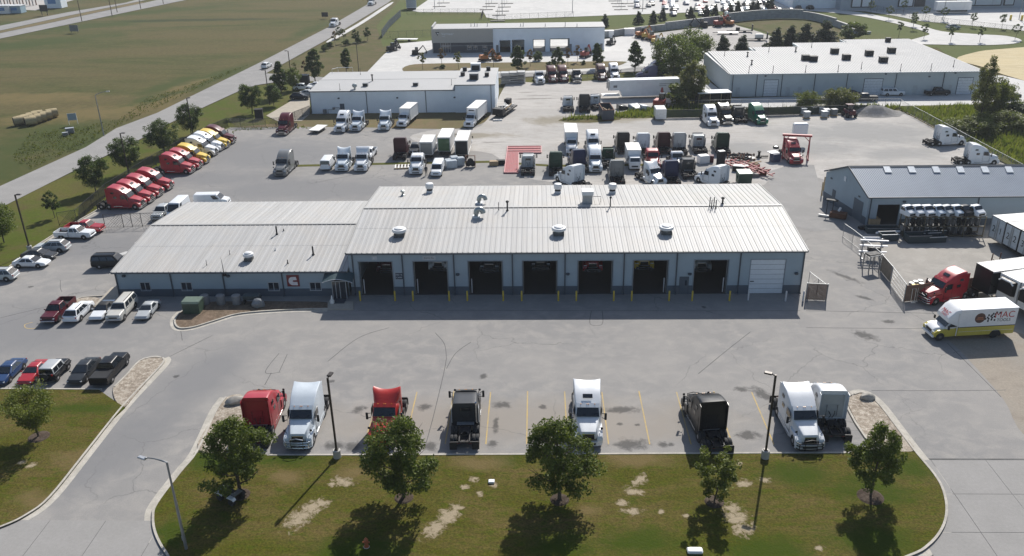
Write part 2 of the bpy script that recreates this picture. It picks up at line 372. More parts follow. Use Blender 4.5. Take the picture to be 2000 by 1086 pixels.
big = 1500
g = sheet('ground', [(-big, -60), (big, -60), (big, big), (-big, big)], -.16, GM['field'], px=False)
sheet('far_lawn', [(640, 78), (790, -8), (800, -40), (2300, -40), (2300, 200), (1870, 120), (1830, 92), (1500, 104), (1180, 80), (950, 76), (843, 78), (778, 85), (748, 90), (690, 70)], -.12, GM['farlawn'])
sheet('meadow', [(520, 146), (640, 79), (762, 3), (770, -10), (790, -10), (735, 50), (748, 90), (778, 84), (705, 156), (620, 156)], -.10, GM['meadow'])
sheet('roadside_lawn', [(-300, 700), (-200, 500), (0, 404), (155, 329), (258, 281), (327, 243), (374, 221), (472, 176), (500, 167), (590, 154), (690, 156), (705, 156), (600, 222), (600, 260), (450, 270), (300, 360), (188, 420), (60, 500)], -.08, GM['verge'])
# roads
sheet('road', [(-250, 475), (0, 363), (167.6, 287), (227, 250), (307, 220), (500, 125.5), (639, 54), (732, 0), (770, -24), (795, -24), (758, 5), (639, 77), (521, 142), (505, 152), (500, 166), (472, 175), (374, 220), (327.5, 242), (258, 280), (154.7, 328), (0, 405.7), (-250, 520)], -.03, GM['road'])
sheet('side_road', [(500, 153), (521, 143), (640, 151), (700, 151), (980, 141), (1190, 136), (1240, 128), (1330, 122), (1330, 133), (1250, 139), (980, 152), (700, 160), (580, 158), (540, 160), (500, 166)], -.025, GM['road'])
sheet('highway', [(-100, 97), (0, 75), (361, 0), (420, -12), (360, -12), (283, 5), (200, 22), (100, 44), (0, 64.5), (-100, 86)], -.05, GM['road'])
sheet('highway', [(-100, 80), (0, 59.3), (130, 31), (271, 2.6), (330, -10), (300, -10), (245, 5), (130, 24), (0, 50), (-100, 70)], -.05, GM['road'])
sheet('highway_median', [(-100, 85), (0, 64), (100, 43.5), (200, 21.5), (283, 4.7), (271, 3), (130, 31.5), (0, 59.8), (-100, 80.5)], -.055, GM['soil'])
sheet('road_shoulder', smooth([(640, 79), (700, 45), (757, 8), (765, 8), (708, 46), (650, 79)], 3), -.02, GM['concrete'])
# the lots
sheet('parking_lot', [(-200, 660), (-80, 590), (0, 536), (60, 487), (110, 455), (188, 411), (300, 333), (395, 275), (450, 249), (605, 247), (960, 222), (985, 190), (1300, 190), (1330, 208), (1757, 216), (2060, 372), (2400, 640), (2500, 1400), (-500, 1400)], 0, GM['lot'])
sheet('gravel_yard', smooth([(800, 268), (860, 252), (940, 246), (985, 170), (1010, 155), (1200, 152), (1330, 160), (1310, 200), (1400, 240), (1600, 224), (1700, 224), (1757, 217), (1880, 283), (2010, 350), (1900, 372), (1700, 372), (1590, 345), (1520, 330), (1475, 368), (1300, 372), (1080, 356), (1000, 338), (960, 300), (860, 290)], 4), .006, GM['gravel'])
sheet('dirt_strip', smooth([(462, 249), (600, 248), (720, 249), (860, 252), (925, 247), (962, 228), (966, 215), (800, 220), (606, 223), (590, 236), (520, 243)], 3), .004, GM['soil'])
sheet('concrete_lane', [(1500, 335), (1545, 322), (1590, 322), (1610, 400), (1648, 447), (1590, 452), (1545, 440), (1505, 385)], .012, GM['road'])
sheet('parking_lot_pad', [(520, 226), (604, 176), (606, 222), (590, 236), (545, 238)], .010, GM['walk'])
sheet('parking_lot_pad', [(565, 196), (600, 172), (655, 150), (700, 153), (640, 176)], .008, GM['concrete'])
sheet('concrete_yard', smooth([(1690, 445), (1800, 440), (1940, 452), (2100, 520), (2100, 660), (1960, 640), (1850, 575), (1765, 588), (1722, 528)], 4), .008, groundmat('yard_concrete', (.33, .31, .28), (.28, .27, .25), (.36, .34, .31), .08, .4, 5, (.4, .6), .9, .1, .08))
sheet('dirt_drive', smooth([(1830, 640), (1900, 655), (2010, 640), (2200, 700), (2200, 1000), (2010, 860), (1960, 780), (1880, 690)], 4), .004, groundmat('dirt_drive_earth', (.30, .265, .22), (.27, .25, .22), (.24, .21, .175), .1, .6, 5, (.4, .6), .95, .3, .14))
sheet('service_lot', [(703, 155), (750, 106), (778, 85), (843, 79), (1182, 76), (1240, 66), (1290, 68), (1330, 88), (1400, 118), (1372, 140), (1330, 133), (1250, 130), (1190, 138), (980, 143), (860, 146)], -.01, GM['concrete'])
sheet('planting_bed', smooth([(786, 137), (800, 127), (850, 124), (1000, 122), (1150, 120), (1215, 120), (1221, 123), (1180, 132), (1000, 139), (820, 142)], 3), .02, GM['soil'])
sheet('equipment_yard', smooth([(1232, 74), (1300, 62), (1380, 52), (1430, 46), (1440, 50), (1500, 68), (1520, 84), (1470, 95), (1380, 112), (1310, 92)], 3), -.006, GM['gravel'])
sheet('dry_slope', smooth([(1420, 46), (1500, 38), (1580, 39), (1640, 52), (1660, 66), (1640, 84), (1560, 92), (1500, 90), (1510, 68), (1450, 50)], 3), -.004, GM['meadow'])
sheet('car_lot', [(819, 23.5), (805, 21), (850, -10), (900, -40), (1450, -40), (1500, 0), (1600, 12), (1560, 15), (1400, 22), (1160, 31), (973, 38), (950, 34), (945, 24)], -.02, GM['concrete'])
sheet('dock_yard', [(1540, 16), (1690, 16), (2300, 4), (2300, 90), (2000, 60), (1900, 50), (1800, 41), (1745, 30), (1690, 22)], -.03, GM['concrete'])
sheet('turning_circle', smooth([(1540, 11), (1600, 16), (1680, 24), (1755, 39), (1800, 50), (1840, 61), (1900, 66), (1965, 70), (1995, 78), (1980, 85), (1920, 88), (1840, 87), (1765, 84), (1800, 72), (1815, 65), (1770, 51), (1700, 35), (1640, 26), (1540, 17)], 3), -.005, GM['concrete'])
sheet('stubble_field', smooth([(1868, 116), (1900, 103), (1950, 96), (2100, 90), (2300, 120), (2300, 230), (2000, 157), (1925, 132)], 3), -.02, GM['sand'])
sheet('lane', [(1330, 162), (1372, 150), (1400, 170), (1430, 192), (1918, 178), (1930, 146), (1960, 148), (2200, 205), (2200, 225), (2000, 203), (1900, 206), (1640, 210), (1440, 209), (1370, 188)], .012, GM['concrete'])
sheet('weed_strip', smooth([(1500, 214), (1640, 209), (1760, 207), (1900, 204), (2000, 202), (2300, 220), (2300, 480), (2010, 342), (1890, 280), (1760, 211), (1690, 220), (1500, 222)], 3), .016, GM['verge'])
sheet('weed_strip', smooth([(1195, 224), (1240, 214), (1300, 212), (1330, 205), (1400, 210), (1500, 212), (1505, 221), (1400, 228), (1300, 230), (1210, 231)], 3), .016, GM['verge'])
sheet('weed_strip', smooth([(1090, 236), (1130, 226), (1200, 228), (1210, 234), (1150, 240)], 3), .014, GM['meadow'])
sheet('grass_strip', [(1000, 158), (1060, 150), (1250, 141), (1320, 136), (1330, 143), (1250, 152), (1060, 163)], .014, GM['verge'])
sheet('grass_seam', [(575, 322), (790, 317), (960, 314), (1080, 322), (1260, 320), (1260, 324), (1080, 326), (960, 318), (790, 321), (575, 326)], .012, GM['verge'])

# raised islands, kerbs and beds
isl = smooth([(440, 777), (420, 805), (383, 884), (350, 925), (305, 985), (297, 1012), (302, 1045), (322, 1082), (350, 1105), (500, 1150), (1000, 1160), (1600, 1150), (1770, 1092), (1815, 1068), (1842, 1035), (1851, 1000), (1845, 962), (1828, 930), (1790, 884), (1755, 838), (1722, 795), (1700, 774), (1680, 767), (1664, 772)], 4, False)
lawn_top = [q for q in isl if q[1] > 884] 
lo = [(380, 886)] + [q for q in isl if q[1] > 888] + [(1790, 884), (1660, 885), (1425, 886.5), (1000, 888.5), (523, 890)]
sheet('front_lawn', lo, .12, GM['lawn'], base=-.1)
kerb(isl[:-1], False, .55, 1)
kerb([(523, 889.5), (800, 889), (1100, 887.8), (1425, 886), (1662, 885)], False, 0, -1, .15)
sheet('gravel_bed', smooth([(441, 779), (424, 806), (386, 882), (483, 884), (486, 830), (482, 790), (470, 772)], 4), .10, GM['stones'], base=-.1)
sheet('gravel_bed', smooth([(1666, 774), (1682, 770), (1700, 777), (1722, 798), (1755, 841), (1786, 881), (1725, 881), (1690, 852), (1660, 800), (1655, 782)], 4), .10, GM['stones'], base=-.1)
kerb([(1724, 883), (1692, 856), (1672, 826), (1658, 800), (1652, 784), (1664, 772)], False, 0, 1)
lft = smooth([(320, 700), (322, 708), (300, 733), (240, 797), (170, 885), (100, 972), (55, 1007), (0, 1033), (-150, 1085)], 4, False)
sheet('west_lawn', [(-150, 762), (0, 761), (190, 761), (232, 790), (245, 797)] + [q for q in lft if q[1] > 797] + [(-300, 1120), (-300, 800)], .12, GM['lawn'], base=-.1)
kerb(list(reversed(lft)), False, .55, 1)
kerb([(200, 761), (100, 760.5), (0, 760), (-150, 761)], False, 0, 1)
sheet('gravel_bed', smooth([(222, 758), (226, 783), (243, 796), (262, 775), (300, 731), (318, 708), (316, 700), (300, 699), (272, 708), (245, 738)], 4), .11, GM['stones'], base=-.1)
kerb(smooth([(316, 699), (300, 698), (272, 706), (244, 736), (222, 757)], 3, False), False, 0, 1)
sheet('mulch_bed', smooth([(352, 612), (342, 628), (350, 640), (375, 639), (420, 626), (470, 612), (560, 606), (640, 604), (640, 592), (560, 590), (470, 590), (400, 592), (368, 604)], 4), .10, GM['mulch'], base=-.1)
kerb(smooth([(366, 604), (350, 612), (340, 628), (348, 642), (376, 641), (420, 628), (470, 614), (560, 607), (640, 605)], 4, False), False, .45, 1)
sheet('gravel_bed', smooth([(150, 586), (170, 582), (195, 584), (188, 596), (160, 600), (146, 594)], 3), .10, GM['stones'], base=-.1)
sheet('sidewalk', [(182, 600), (219, 562), (230, 562), (232, 590), (215, 604)], .11, GM['walk'], base=-.1)
sheet('sidewalk', [(640, 606), (640, 590), (690, 590), (690, 606)], .11, GM['walk'], base=-.1)
kerb(smooth([(188, 598), (165, 600), (146, 594), (152, 584), (175, 580), (205, 578)], 3, False), False, 0, -1)
kerb([(-90, 594), (0, 538), (60, 489), (110, 457), (188, 413), (300, 335), (395, 277), (452, 250)], False, .4, 1)

# parking stall lines, joints, street slabs
lot = bpy.data.objects['parking_lot']
X0 = P(1190, 878).x
for k in range(-7, 6):
    x = X0 + 3.475 * k
    if k in (-7,): continue
    me = MB().bx(x - .055, x + .055, 59.9, 68.3 + random.uniform(-.2, .1), -.02, .010)
    o = part('stall_line', me, GM['line'], lot); o['kind'] = 'structure'
part('stall_line', ribbon(smooth([P(64, 629), P(48, 634), P(50, 641), P(66, 642), P(78, 637)], 4, False), 0, .1, -.02, .01), GM['line'], lot)
for y in (700, 722, 738, 748): pass
JO = [[(0, 621), (95, 598), (132, 588)], [(296, 714), (330, 697), (415, 655)], [(545, 690), (518, 727), (548, 727)], [(561, 692), (545, 727)], [(530, 728), (517, 752)], [(872, 700), (866, 732), (846, 815), (832, 866)], [(872, 700), (868, 672), (850, 650)], [(1466, 648), (1420, 684), (1364, 730)], [(1702, 762.5), (1830, 763), (1965, 762)], [(700, 606), (1000, 606.5), (1300, 607), (1563, 607)], [(1575, 607), (1640, 608), (1820, 612)], [(1575, 640), (1690, 641), (1812, 642)], [(640, 706), (700, 660), (760, 640)], [(1850, 670), (1900, 720), (1955, 775)], [(1155, 607), (1153, 633), (1176, 633), (1176, 607)], [(118, 547), (118, 562), (121, 570)], [(353, 645), (356, 665)], [(600, 360), (700, 340)], [(920, 668), (890, 690), (872, 720)]]
for j in JO: o = part('sealed_joint', ribbon([P(*q) for q in smooth(j, 6, False)], -.03, .03, -.02, .007), GM['joint'], lot); o['kind'] = 'structure'
st = sheet('street', [(27.5, 30), (80, 30), (80, 58), (27.5, 58)], .002, GM['joint'], px=False)
rnd = random.Random(3)
for iy in range(4):
    for ix in range(7):
        a = 27.55 + ix * 4.4 + rnd.uniform(-.03, .03); b = 40.6 + iy * 4.3
        mb = MB().bx(a + .02, a + 4.38, b + .02, b + 4.28, -.08, .013 + rnd.uniform(0, .004))
        o = part('slab', mb, GM['road'], st); o['kind'] = 'structure'
st2 = sheet('street', [(-62, 30), (-24.5, 30), (-25.5, 50.0), (-62, 50.2)], .002, GM['joint'], px=False)
for iy in range(3):
    for ix in range(6):
        a = -50 + ix * 4.3; b = 37.5 + iy * 4.2
        mb = MB().bx(a + .02, a + 4.28, b + .02, b + 4.18, -.08, .013 + rnd.uniform(0, .004))
        o = part('slab', mb, GM['road'], st2); o['kind'] = 'structure'
# faded pale paint beside the low wing
for q in ([(268, 505), (300, 493), (312, 494), (281, 507)], [(228, 497), (246, 491), (258, 492), (238, 499)], [(262, 474), (276, 468), (300, 469), (288, 474)]):
    sheet('pavement_patch', q, .009, GM['wline'], parent=lot)

# ================================================================ VEHICLES
# a kind is a list of parts (name, mesh, surface, location, sub-parts); every vehicle gets objects of its own that share meshes
CACHE = {}
def cached(key, fn):
    if key not in CACHE: CACHE[key] = fn()
    return CACHE[key]
def wheel_meshes(R, W, key, dual=False):
    def mk():
        prof = [(R * .58, -W / 2), (R * .93, -W / 2), (R, -W / 2 + W * .18), (R, W / 2 - W * .18), (R * .93, W / 2), (R * .58, W / 2)]
        t = MB()
        if dual:
            for s in (-1, 1): t.lathe([(r, z * .47 + s * W * .265) for r, z in prof], 14, axis='Y')
        else: t.lathe(prof, 14, axis='Y')
        r = MB().lathe([(R * .3, -W / 2 - .005), (R * .56, -W / 2 + .02), (R * .56, W / 2 - .02), (R * .3, W / 2 + .005)], 10, axis='Y')
        return t.mesh('wheel', 40), r.mesh('rim', 40)
    return cached(('wheel', key), mk)
def wheels(pos, R, W, key, dual=False, rim='rim'):
    t, r = wheel_meshes(R, W, key, dual)
    return [('wheel', t, 'tyre', p, [('rim', r, rim, (0, 0, 0))]) for p in pos]
def build(kind, parts, cols, name, label, cat, loc, rz, group=None, skip=()):
    root = thing(name, label, cat, loc, rz, group)
    for p in parts:
        nm, me, mk, lc = p[:4]
        if nm in skip: continue
        o = link(nm, me, cols.get(mk) or K[mk], root, lc)
        for q in (p[4] if len(p) > 4 else ()): link(q[0], q[1], cols.get(q[2]) or K[q[2]], o, q[3])
    return root
def place(px, py, head, dist, z=0.0):
    """origin of a vehicle whose near end stands at the pixel; dist = how far its origin lies from that end along its heading"""
    v = P(px, py, z); a = radians(head); return (v.x + cos(a) * dist, v.y + sin(a) * dist, z), a

def tractor(roof='high', windows=True, bull=False):
    day = roof in ('day', 'dayfair', 'dayscoop')
    L = []
    xr = .15 if day else (-1.0 if roof == 'mid' else -1.55)
    xe = -3.05 if day else -3.85
    ax = [xe + .75, xe + 2.05]
    def cab():
        m = MB(); base = [sec(1.75, 1.12, .7, 2.06, .12, 1.02), sec(1.2, 1.18, .62, 2.86, .16, 1.0)]
        if roof == 'high': R = [(.9, 3.08, 0, 1.06), (.35, 3.5, 0, 1.08), (-.3, 3.8, 0, 1.1), (-.95, 3.93, 0, 1.12), (xr, 3.96, 0, 1.14)]
        elif roof == 'wing': R = [(.9, 3.04, 0, 1.06), (.3, 3.45, .02, 1.1), (-.4, 3.74, .02, 1.12), (-1.1, 3.86, .05, 1.16), (xr, 3.98, .13, 1.2)]
        elif roof == 'mid': R = [(.9, 2.93, 0, 1.05), (xr, 3.0, 0, 1.08)]
        else: R = [(.9, 2.92, 0, 1.05), (xr, 2.93, 0, 1.06)]
        S = base + [sec(x, 1.21, .55, z, .2 if roof != 'wing' else .08, h, d) for x, z, d, h in R]
        return m.loft(S).mesh('cab', 35)
    L.append(('cab', cached(('cab', roof), cab), 'paint', (0, 0, 0)))
    if roof in ('dayfair', 'dayscoop'):
        def rf():
            d = .24 if roof == 'dayscoop' else 0
            return MB().loft([sec(1.0, .9, 2.86, 2.97, .05, .85), sec(.6, 1.05, 2.86, 3.35, .08, .98, d * .3), sec(.3, 1.12, 2.86, 3.65, .08, 1.08, d * .6), sec(.0, 1.2, 2.6, 3.92, .06, 1.2, d), sec(-.3, 1.22, 1.2, 4.0, .06, 1.22, d * 1.25), sec(-.34, 1.2, 1.2, 3.9, .06, 1.2, d * 1.25)]).mesh('roof_fairing', 35)
        L.append(('roof_fairing', cached(('rf', roof), rf), 'paint', (0, 0, 0)))
    def hood(): return MB().loft([sec(3.76, .62, .92, 1.36, .12, .55), sec(3.62, .8, .9, 1.6, .14, .66), sec(2.8, .96, .9, 1.84, .16, .8), sec(1.73, 1.1, .9, 2.07, .16, .98)]).mesh('hood', 40)
    L.append(('hood', cached('hood', hood), 'paint', (0, 0, 0)))
    def fender(s):
        arc = [(2.75 + .62 * cos(radians(a)), .5 + .62 * sin(radians(a))) for a in range(180, -1, -20)]
        poly = [(1.72, .42)] + arc + [(3.86, .5), (3.9, .85), (3.78, 1.08), (3.4, 1.28), (2.75, 1.38), (2.2, 1.34), (1.72, 1.45)]
        a, b = (.72, 1.2) if s > 0 else (-1.2, -.72)
        return MB().prism(poly, a, b).mesh('fender', 30)
    for s in (1, -1): L.append(('fender', cached(('fender', s), lambda s=s: fender(s)), 'paint', (0, 0, 0)))
    def skirt(s):
        b = 1.23 if s > 0 else -1.21
        return MB().bx(xr if day else xr + .05, 1.7, b - .02, b, .36, .8).mesh('side_skirt')
    for s in (1, -1): L.append(('side_skirt', cached(('skirt', xr, s), lambda s=s: skirt(s)), 'paint2', (0, 0, 0)))
    L.append(('bumper', cached('bumper', lambda: MB().prism([(3.55, -1.2), (3.8, -1.15), (3.98, -.75), (4.0, .75 - .75), (3.98, .75), (3.8, 1.15), (3.55, 1.2)], .3, .74, 'Z').mesh('bumper')), 'bumper', (0, 0, 0)))
    L.append(('bumper_intake', cached('bint', lambda: MB().bx(3.9, 4.012, -.62, .62, .4, .6).mesh('bumper_intake')), 'dark', (0, 0, 0)))
    L.append(('grille_bar', cached('gbar', lambda: MB().quad((3.84, -.56, .84), (3.84, .56, .84), (3.835, .56, .9), (3.835, -.56, .9), .02).quad((3.775, -.5, 1.38), (3.775, .5, 1.38), (3.765, .5, 1.44), (3.765, -.5, 1.44), .02).mesh('grille_bar')), 'chrome', (0, 0, 0)))
    L.append(('marker_light', cached('mark', lambda: MB().bx(1.08, 1.16, -.62, -.56, 3.0, 3.08).bx(1.08, 1.16, -.1, -.04, 3.0, 3.08).bx(1.08, 1.16, .04, .1, 3.0, 3.08).bx(1.08, 1.16, .56, .62, 3.0, 3.08).mesh('marker_light')), 'amber', (0, 0, 0)))
    L.append(('wiper', cached('wiper', lambda: MB().bar((1.80, -.7, 2.15), (1.62, -.1, 2.42), .03).bar((1.80, .15, 2.15), (1.62, .75, 2.42), .03).mesh('wiper')), 'dark', (0, 0, 0)))
    for s in (1, -1): L.append(('door_seam', cached(('seam', s), lambda s=s: MB().bx(.40, .425, 1.213 * s - .004, 1.213 * s + .004, .8, 2.75).bx(1.56, 1.585, 1.2 * s - .004, 1.2 * s + .012 * s, .8, 1.95).bx(.42, 1.56, 1.213 * s - .004, 1.213 * s + .004, .8, .825).mesh('door_seam')), 'dark', (0, 0, 0)))
    for s in (1, -1): L.append(('step', cached(('step', s), lambda s=s: MB().bx(.6, 1.5, 1.24 * s - .02, 1.24 * s + .02, .46, .54).mesh('step')), 'chrome', (0, 0, 0)))
    L.append(('grille', cached('grille', lambda: MB().quad((3.80, -.52, .86), (3.80, .52, .86), (3.735, .46, 1.42), (3.735, -.46, 1.42), .035).mesh('grille')), 'grille', (0, 0, 0)))
    L.append(('windshield', cached('wsh', lambda: MB().quad((1.765, -.98, 2.13), (1.765, .98, 2.13), (1.26, .9, 2.80), (1.26, -.9, 2.80), .03).mesh('windshield')), 'glass', (0, 0, 0)))
    L.append(('visor', cached('visor', lambda: MB().quad((1.34, -.98, 2.82), (1.34, .98, 2.82), (1.02, .98, 3.06), (1.02, -.98, 3.06), .05).mesh('visor')), 'paint', (0, 0, 0)))
    for s in (1, -1):
        def sw(s=s):
            y = 1.205 * s; return MB().prism([(.5, 1.95), (1.45, 1.9), (1.22, 2.62), (.5, 2.66)], y - .012, y + .012).mesh('side_window')
        L.append(('side_window', cached(('sw', s), sw), 'glass', (0, 0, 0)))
        if windows and roof in ('high', 'wing'):
            for k, (a, b, z0, z1) in enumerate(((-.75, -.2, 2.02, 2.42), (-1.05, -.55, 2.85, 3.15))):
                def w2(s=s, a=a, b=b, z0=z0, z1=z1, k=k):
                    y = (1.208 if k == 0 else 1.195) * s; return MB().box(((a + b) / 2, y, (z0 + z1) / 2), (b - a, .03, z1 - z0), rx=(.09 if k else 0.0) * s).mesh('sleeper_window')
                L.append(('sleeper_window', cached(('w2', s, k), w2), 'glass', (0, 0, 0)))
        L.append(('headlight', cached(('hl', s), lambda s=s: MB().quad((3.80, (.92) * s - .2, .86), (3.80, .92 * s + .2, .86), (3.66, .92 * s + .22, 1.16), (3.66, .92 * s - .16, 1.16), .05).mesh('headlight')), 'lamp', (0, 0, 0)))
        L.append(('mirror', cached(('mir', s), lambda s=s: MB().box((1.72, 1.5 * s, 2.15), (.12, .2, .72), ch=.03).bar((1.6, 1.18 * s, 2.38), (1.7, 1.45 * s, 2.42), .05).bar((1.6, 1.18 * s, 1.95), (1.7, 1.45 * s, 1.9), .05).mesh('mirror')), 'mirror', (0, 0, 0)))
        L.append(('hood_mirror', cached(('hm', s), lambda s=s: MB().box((3.3, 1.12 * s, 1.78), (.1, .2, .22), ch=.03).bar((3.2, .98 * s, 1.4), (3.28, 1.08 * s, 1.7), .04).mesh('hood_mirror')), 'mirror', (0, 0, 0)))
        L.append(('fuel_tank', cached(('ft', s, day), lambda s=s: MB().tube([((-.95 if not day else -1.0), .95 * s, .62), (.55, .95 * s, .62)], .3, 12).mesh('fuel_tank', 40)), 'tank', (0, 0, 0)))
        L.append(('mud_flap', cached(('mf', s, xe), lambda s=s: MB().bx(xe - .02, xe + .01, .95 * s - .3, .95 * s + .3, .12, .82).mesh('mud_flap')), 'dark', (0, 0, 0)))
        L.append(('tail_light', cached(('tl', s, xe), lambda s=s: MB().bx(xe - .03, xe + .03, .5 * s - .12, .5 * s + .12, .74, .86).mesh('tail_light')), 'red_lens', (0, 0, 0)))
    if roof in ('high', 'wing') and windows:
        L.append(('roof_window', cached('rw', lambda: MB().quad((.62, -.42, 3.345), (.62, .42, 3.345), (.30, .42, 3.57), (.30, -.42, 3.57), .02).mesh('roof_window')), 'glass', (0, 0, 0)))
    def frame():
        m = MB()
        for s in (1, -1): m.bx(xe, 1.6, .43 * s - .05, .43 * s + .05, .72, .98)
        for x in (xe + .05, xe + 1.4, xe + 2.7): m.bx(x - .06, x + .06, -.43, .43, .76, .94)
        for x in ax: m.tube([(x, -.95, .52), (x, .95, .52)], .1, 8); m.bx(x - .35, x + .35, -.3, .3, .45, .72)
        m.bx(xe - .05, xe + .05, -1.2, 1.2, .78, .92)
        return m.mesh('chassis_frame')
    L.append(('chassis_frame', cached(('frame', xe), frame), 'frame', (0, 0, 0)))
    L.append(('deck_plate', cached(('deck', xr, xe), lambda: MB().bx(max(xe + 2.35, xr - .75), xr - .05, -.75, .75, .99, 1.03).mesh('deck_plate')), 'alu' if True else '', (0, 0, 0)))
    L.append(('fifth_wheel', cached(('fw', xe), lambda: MB().prism([(xe + 1.8, -.42), (xe + 1.95, -.2), (xe + 1.95, .2), (xe + 1.8, .42), (xe + 1.3, .45), (xe + .85, .3), (xe + 1.25, .06), (xe + 1.25, -.06), (xe + .85, -.3), (xe + 1.3, -.45)], 1.02, 1.12, 'Z').mesh('fifth_wheel')), 'frame', (0, 0, 0)))
    def rack():
        m = MB(); zt = 2.2 if day or roof == 'mid' else 2.4
        for s in (-.45, .45): m.tube([(xr - .03, s, 1.3), (xr - .09, s, 1.4), (xr - .09, s, zt), (xr - .03, s, zt + .1)], .022, 5)
        m.tube([(xr - .1, -.1, 1.15), (xr - .25, -.2, 1.6), (xr - .12, -.25, 1.9)], .035, 5).tube([(xr - .1, .15, 1.15), (xr - .3, .1, 1.5), (xr - .12, .25, 1.85)], .035, 5)
        return m.mesh('grab_rail')
    L.append(('grab_rail', cached(('rack', xr, roof == 'mid'), rack), 'dark', (0, 0, 0)))
    if day or roof == 'mid':
        L.append(('rear_window', cached(('rwin', xr), lambda: MB().bx(xr - .03, xr + .02, -.5, .5, 2.15, 2.55).mesh('rear_window')), 'glass', (0, 0, 0)))
        L.append(('exhaust_stack', cached(('exh', xr), lambda: MB().tube([(xr - .2, -.95, 1.0), (xr - .2, -.95, 3.1), (xr - .35, -.95, 3.3)], .08, 8).mesh('exhaust_stack', 40)), 'chrome', (0, 0, 0)))
    else:
        L.append(('back_panel', cached(('bp', roof), lambda: MB().bx(xr - .035, xr + .01, -.95, .95, 1.15, 3.55).bx(xr - .05, xr, -.85, -.78, 3.1, 3.6).bx(xr - .05, xr, .78, .85, 3.1, 3.6).bx(xr - .06, xr, -.6, .6, 1.9, 1.96).bx(xr - .06, xr, -.6, .6, 2.5, 2.55).mesh('back_panel')), 'back', (0, 0, 0)))
    for s in (1, -1):
        if not day: L.append(('side_extender', cached(('se', roof, s), lambda s=s: MB().prism([(xr, .9), (xr, 3.8 if roof != 'mid' else 2.85), (xr - .4, 3.75 if roof != 'mid' else 2.7), (xr - .4, 1.2)], 1.17 * s - .015, 1.17 * s + .015).mesh('side_extender')), 'ext', (0, 0, 0)))
    if bull:
        def bb():
            m = MB()
            for z in (.42, .72, 1.0): m.tube([(3.85, -1.15, z), (4.2, -.95, z), (4.28, 0, z), (4.2, .95, z), (3.85, 1.15, z)], .045, 6)
            m.tube([(4.26, -.5, .35), (4.26, -.52, 1.3), (4.27, 0, 1.42), (4.26, .52, 1.3), (4.26, .5, .35)], .05, 6)
            for s in (-1, 1): m.tube([(4.2, .95 * s, .4), (4.2, .95 * s, 1.0)], .04, 6)
            return m.mesh('bull_bar', 40)
        L.append(('bull_bar', cached('bull', bb), 'bull', (0, 0, 0)))
    for q in L:                                   # shorter nose, lower roof
        me = q[1]
        if me.get('fitted'): continue
        me['fitted'] = 1
        for v in me.vertices:
            x, y, z = v.co; v.co = (1.75 + (x - 1.75) * .8 if x > 1.75 else x, y, .5 + (z - .5) * .94 if z > .5 else z)
        me.update()
    L += wheels([(2.55, 1.02, .52), (2.55, -1.02, .52)], .52, .32, 'steer')
    L += wheels([(x, s * .93, .52) for x in ax for s in (1, -1)], .52, .6, 'dual', True)
    return L, 3.54, -xe
TK = {}
def truck(px, py, head, col, label, roof='high', near='front', group=None, bump=None, bull=False, windows=True, ext=None, skip=(), tank='alu', bullcol='chrome', cat='semi truck', name='truck_tractor', grille='dark', back=None, mirror=None):
    key = (roof, windows, bull)
    if key not in TK: TK[key] = tractor(roof, windows, bull)
    parts, f, r = TK[key]
    k_ = 1.0 if py > 700 else .93; f *= k_; r *= k_
    loc, a = place(px, py, head + sin(px * 7.3) * 1.1, -f if near == 'front' else r)
    pm = PAINT[col] if isinstance(col, str) else col
    cols = dict(paint=pm, paint2=pm, bumper=bump or pm, grille=K[grille], mirror=mirror or K['dark'], tank=K[tank], ext=ext or pm, bull=K[bullcol], back=back or pm)
    o = build(roof, parts, cols, name, label, cat, loc, a, group, skip); o.scale = (k_, k_, k_); return o
PAINT = {k: paint('truck_paint_' + k, c) for k, c in dict(red=(.36, .012, .025), bright_red=(.46, .025, .018), maroon=(.085, .012, .02), dark_maroon=(.055, .012, .018), white=(.72, .74, .76), ice=(.62, .68, .73), yellow=(.62, .42, .02), black=(.012, .013, .016), grey=(.17, .175, .175), silver=(.40, .42, .43), dgreen=(.012, .045, .03), green=(.01, .17, .085), navy=(.012, .022, .075), blue=(.015, .045, .13), tan=(.42, .39, .34), dgrey=(.05, .053, .058), charcoal=(.03, .034, .04), car_red=(.35, .012, .02), gold=(.5, .49, .45), purple=(.045, .045, .11)).items()}

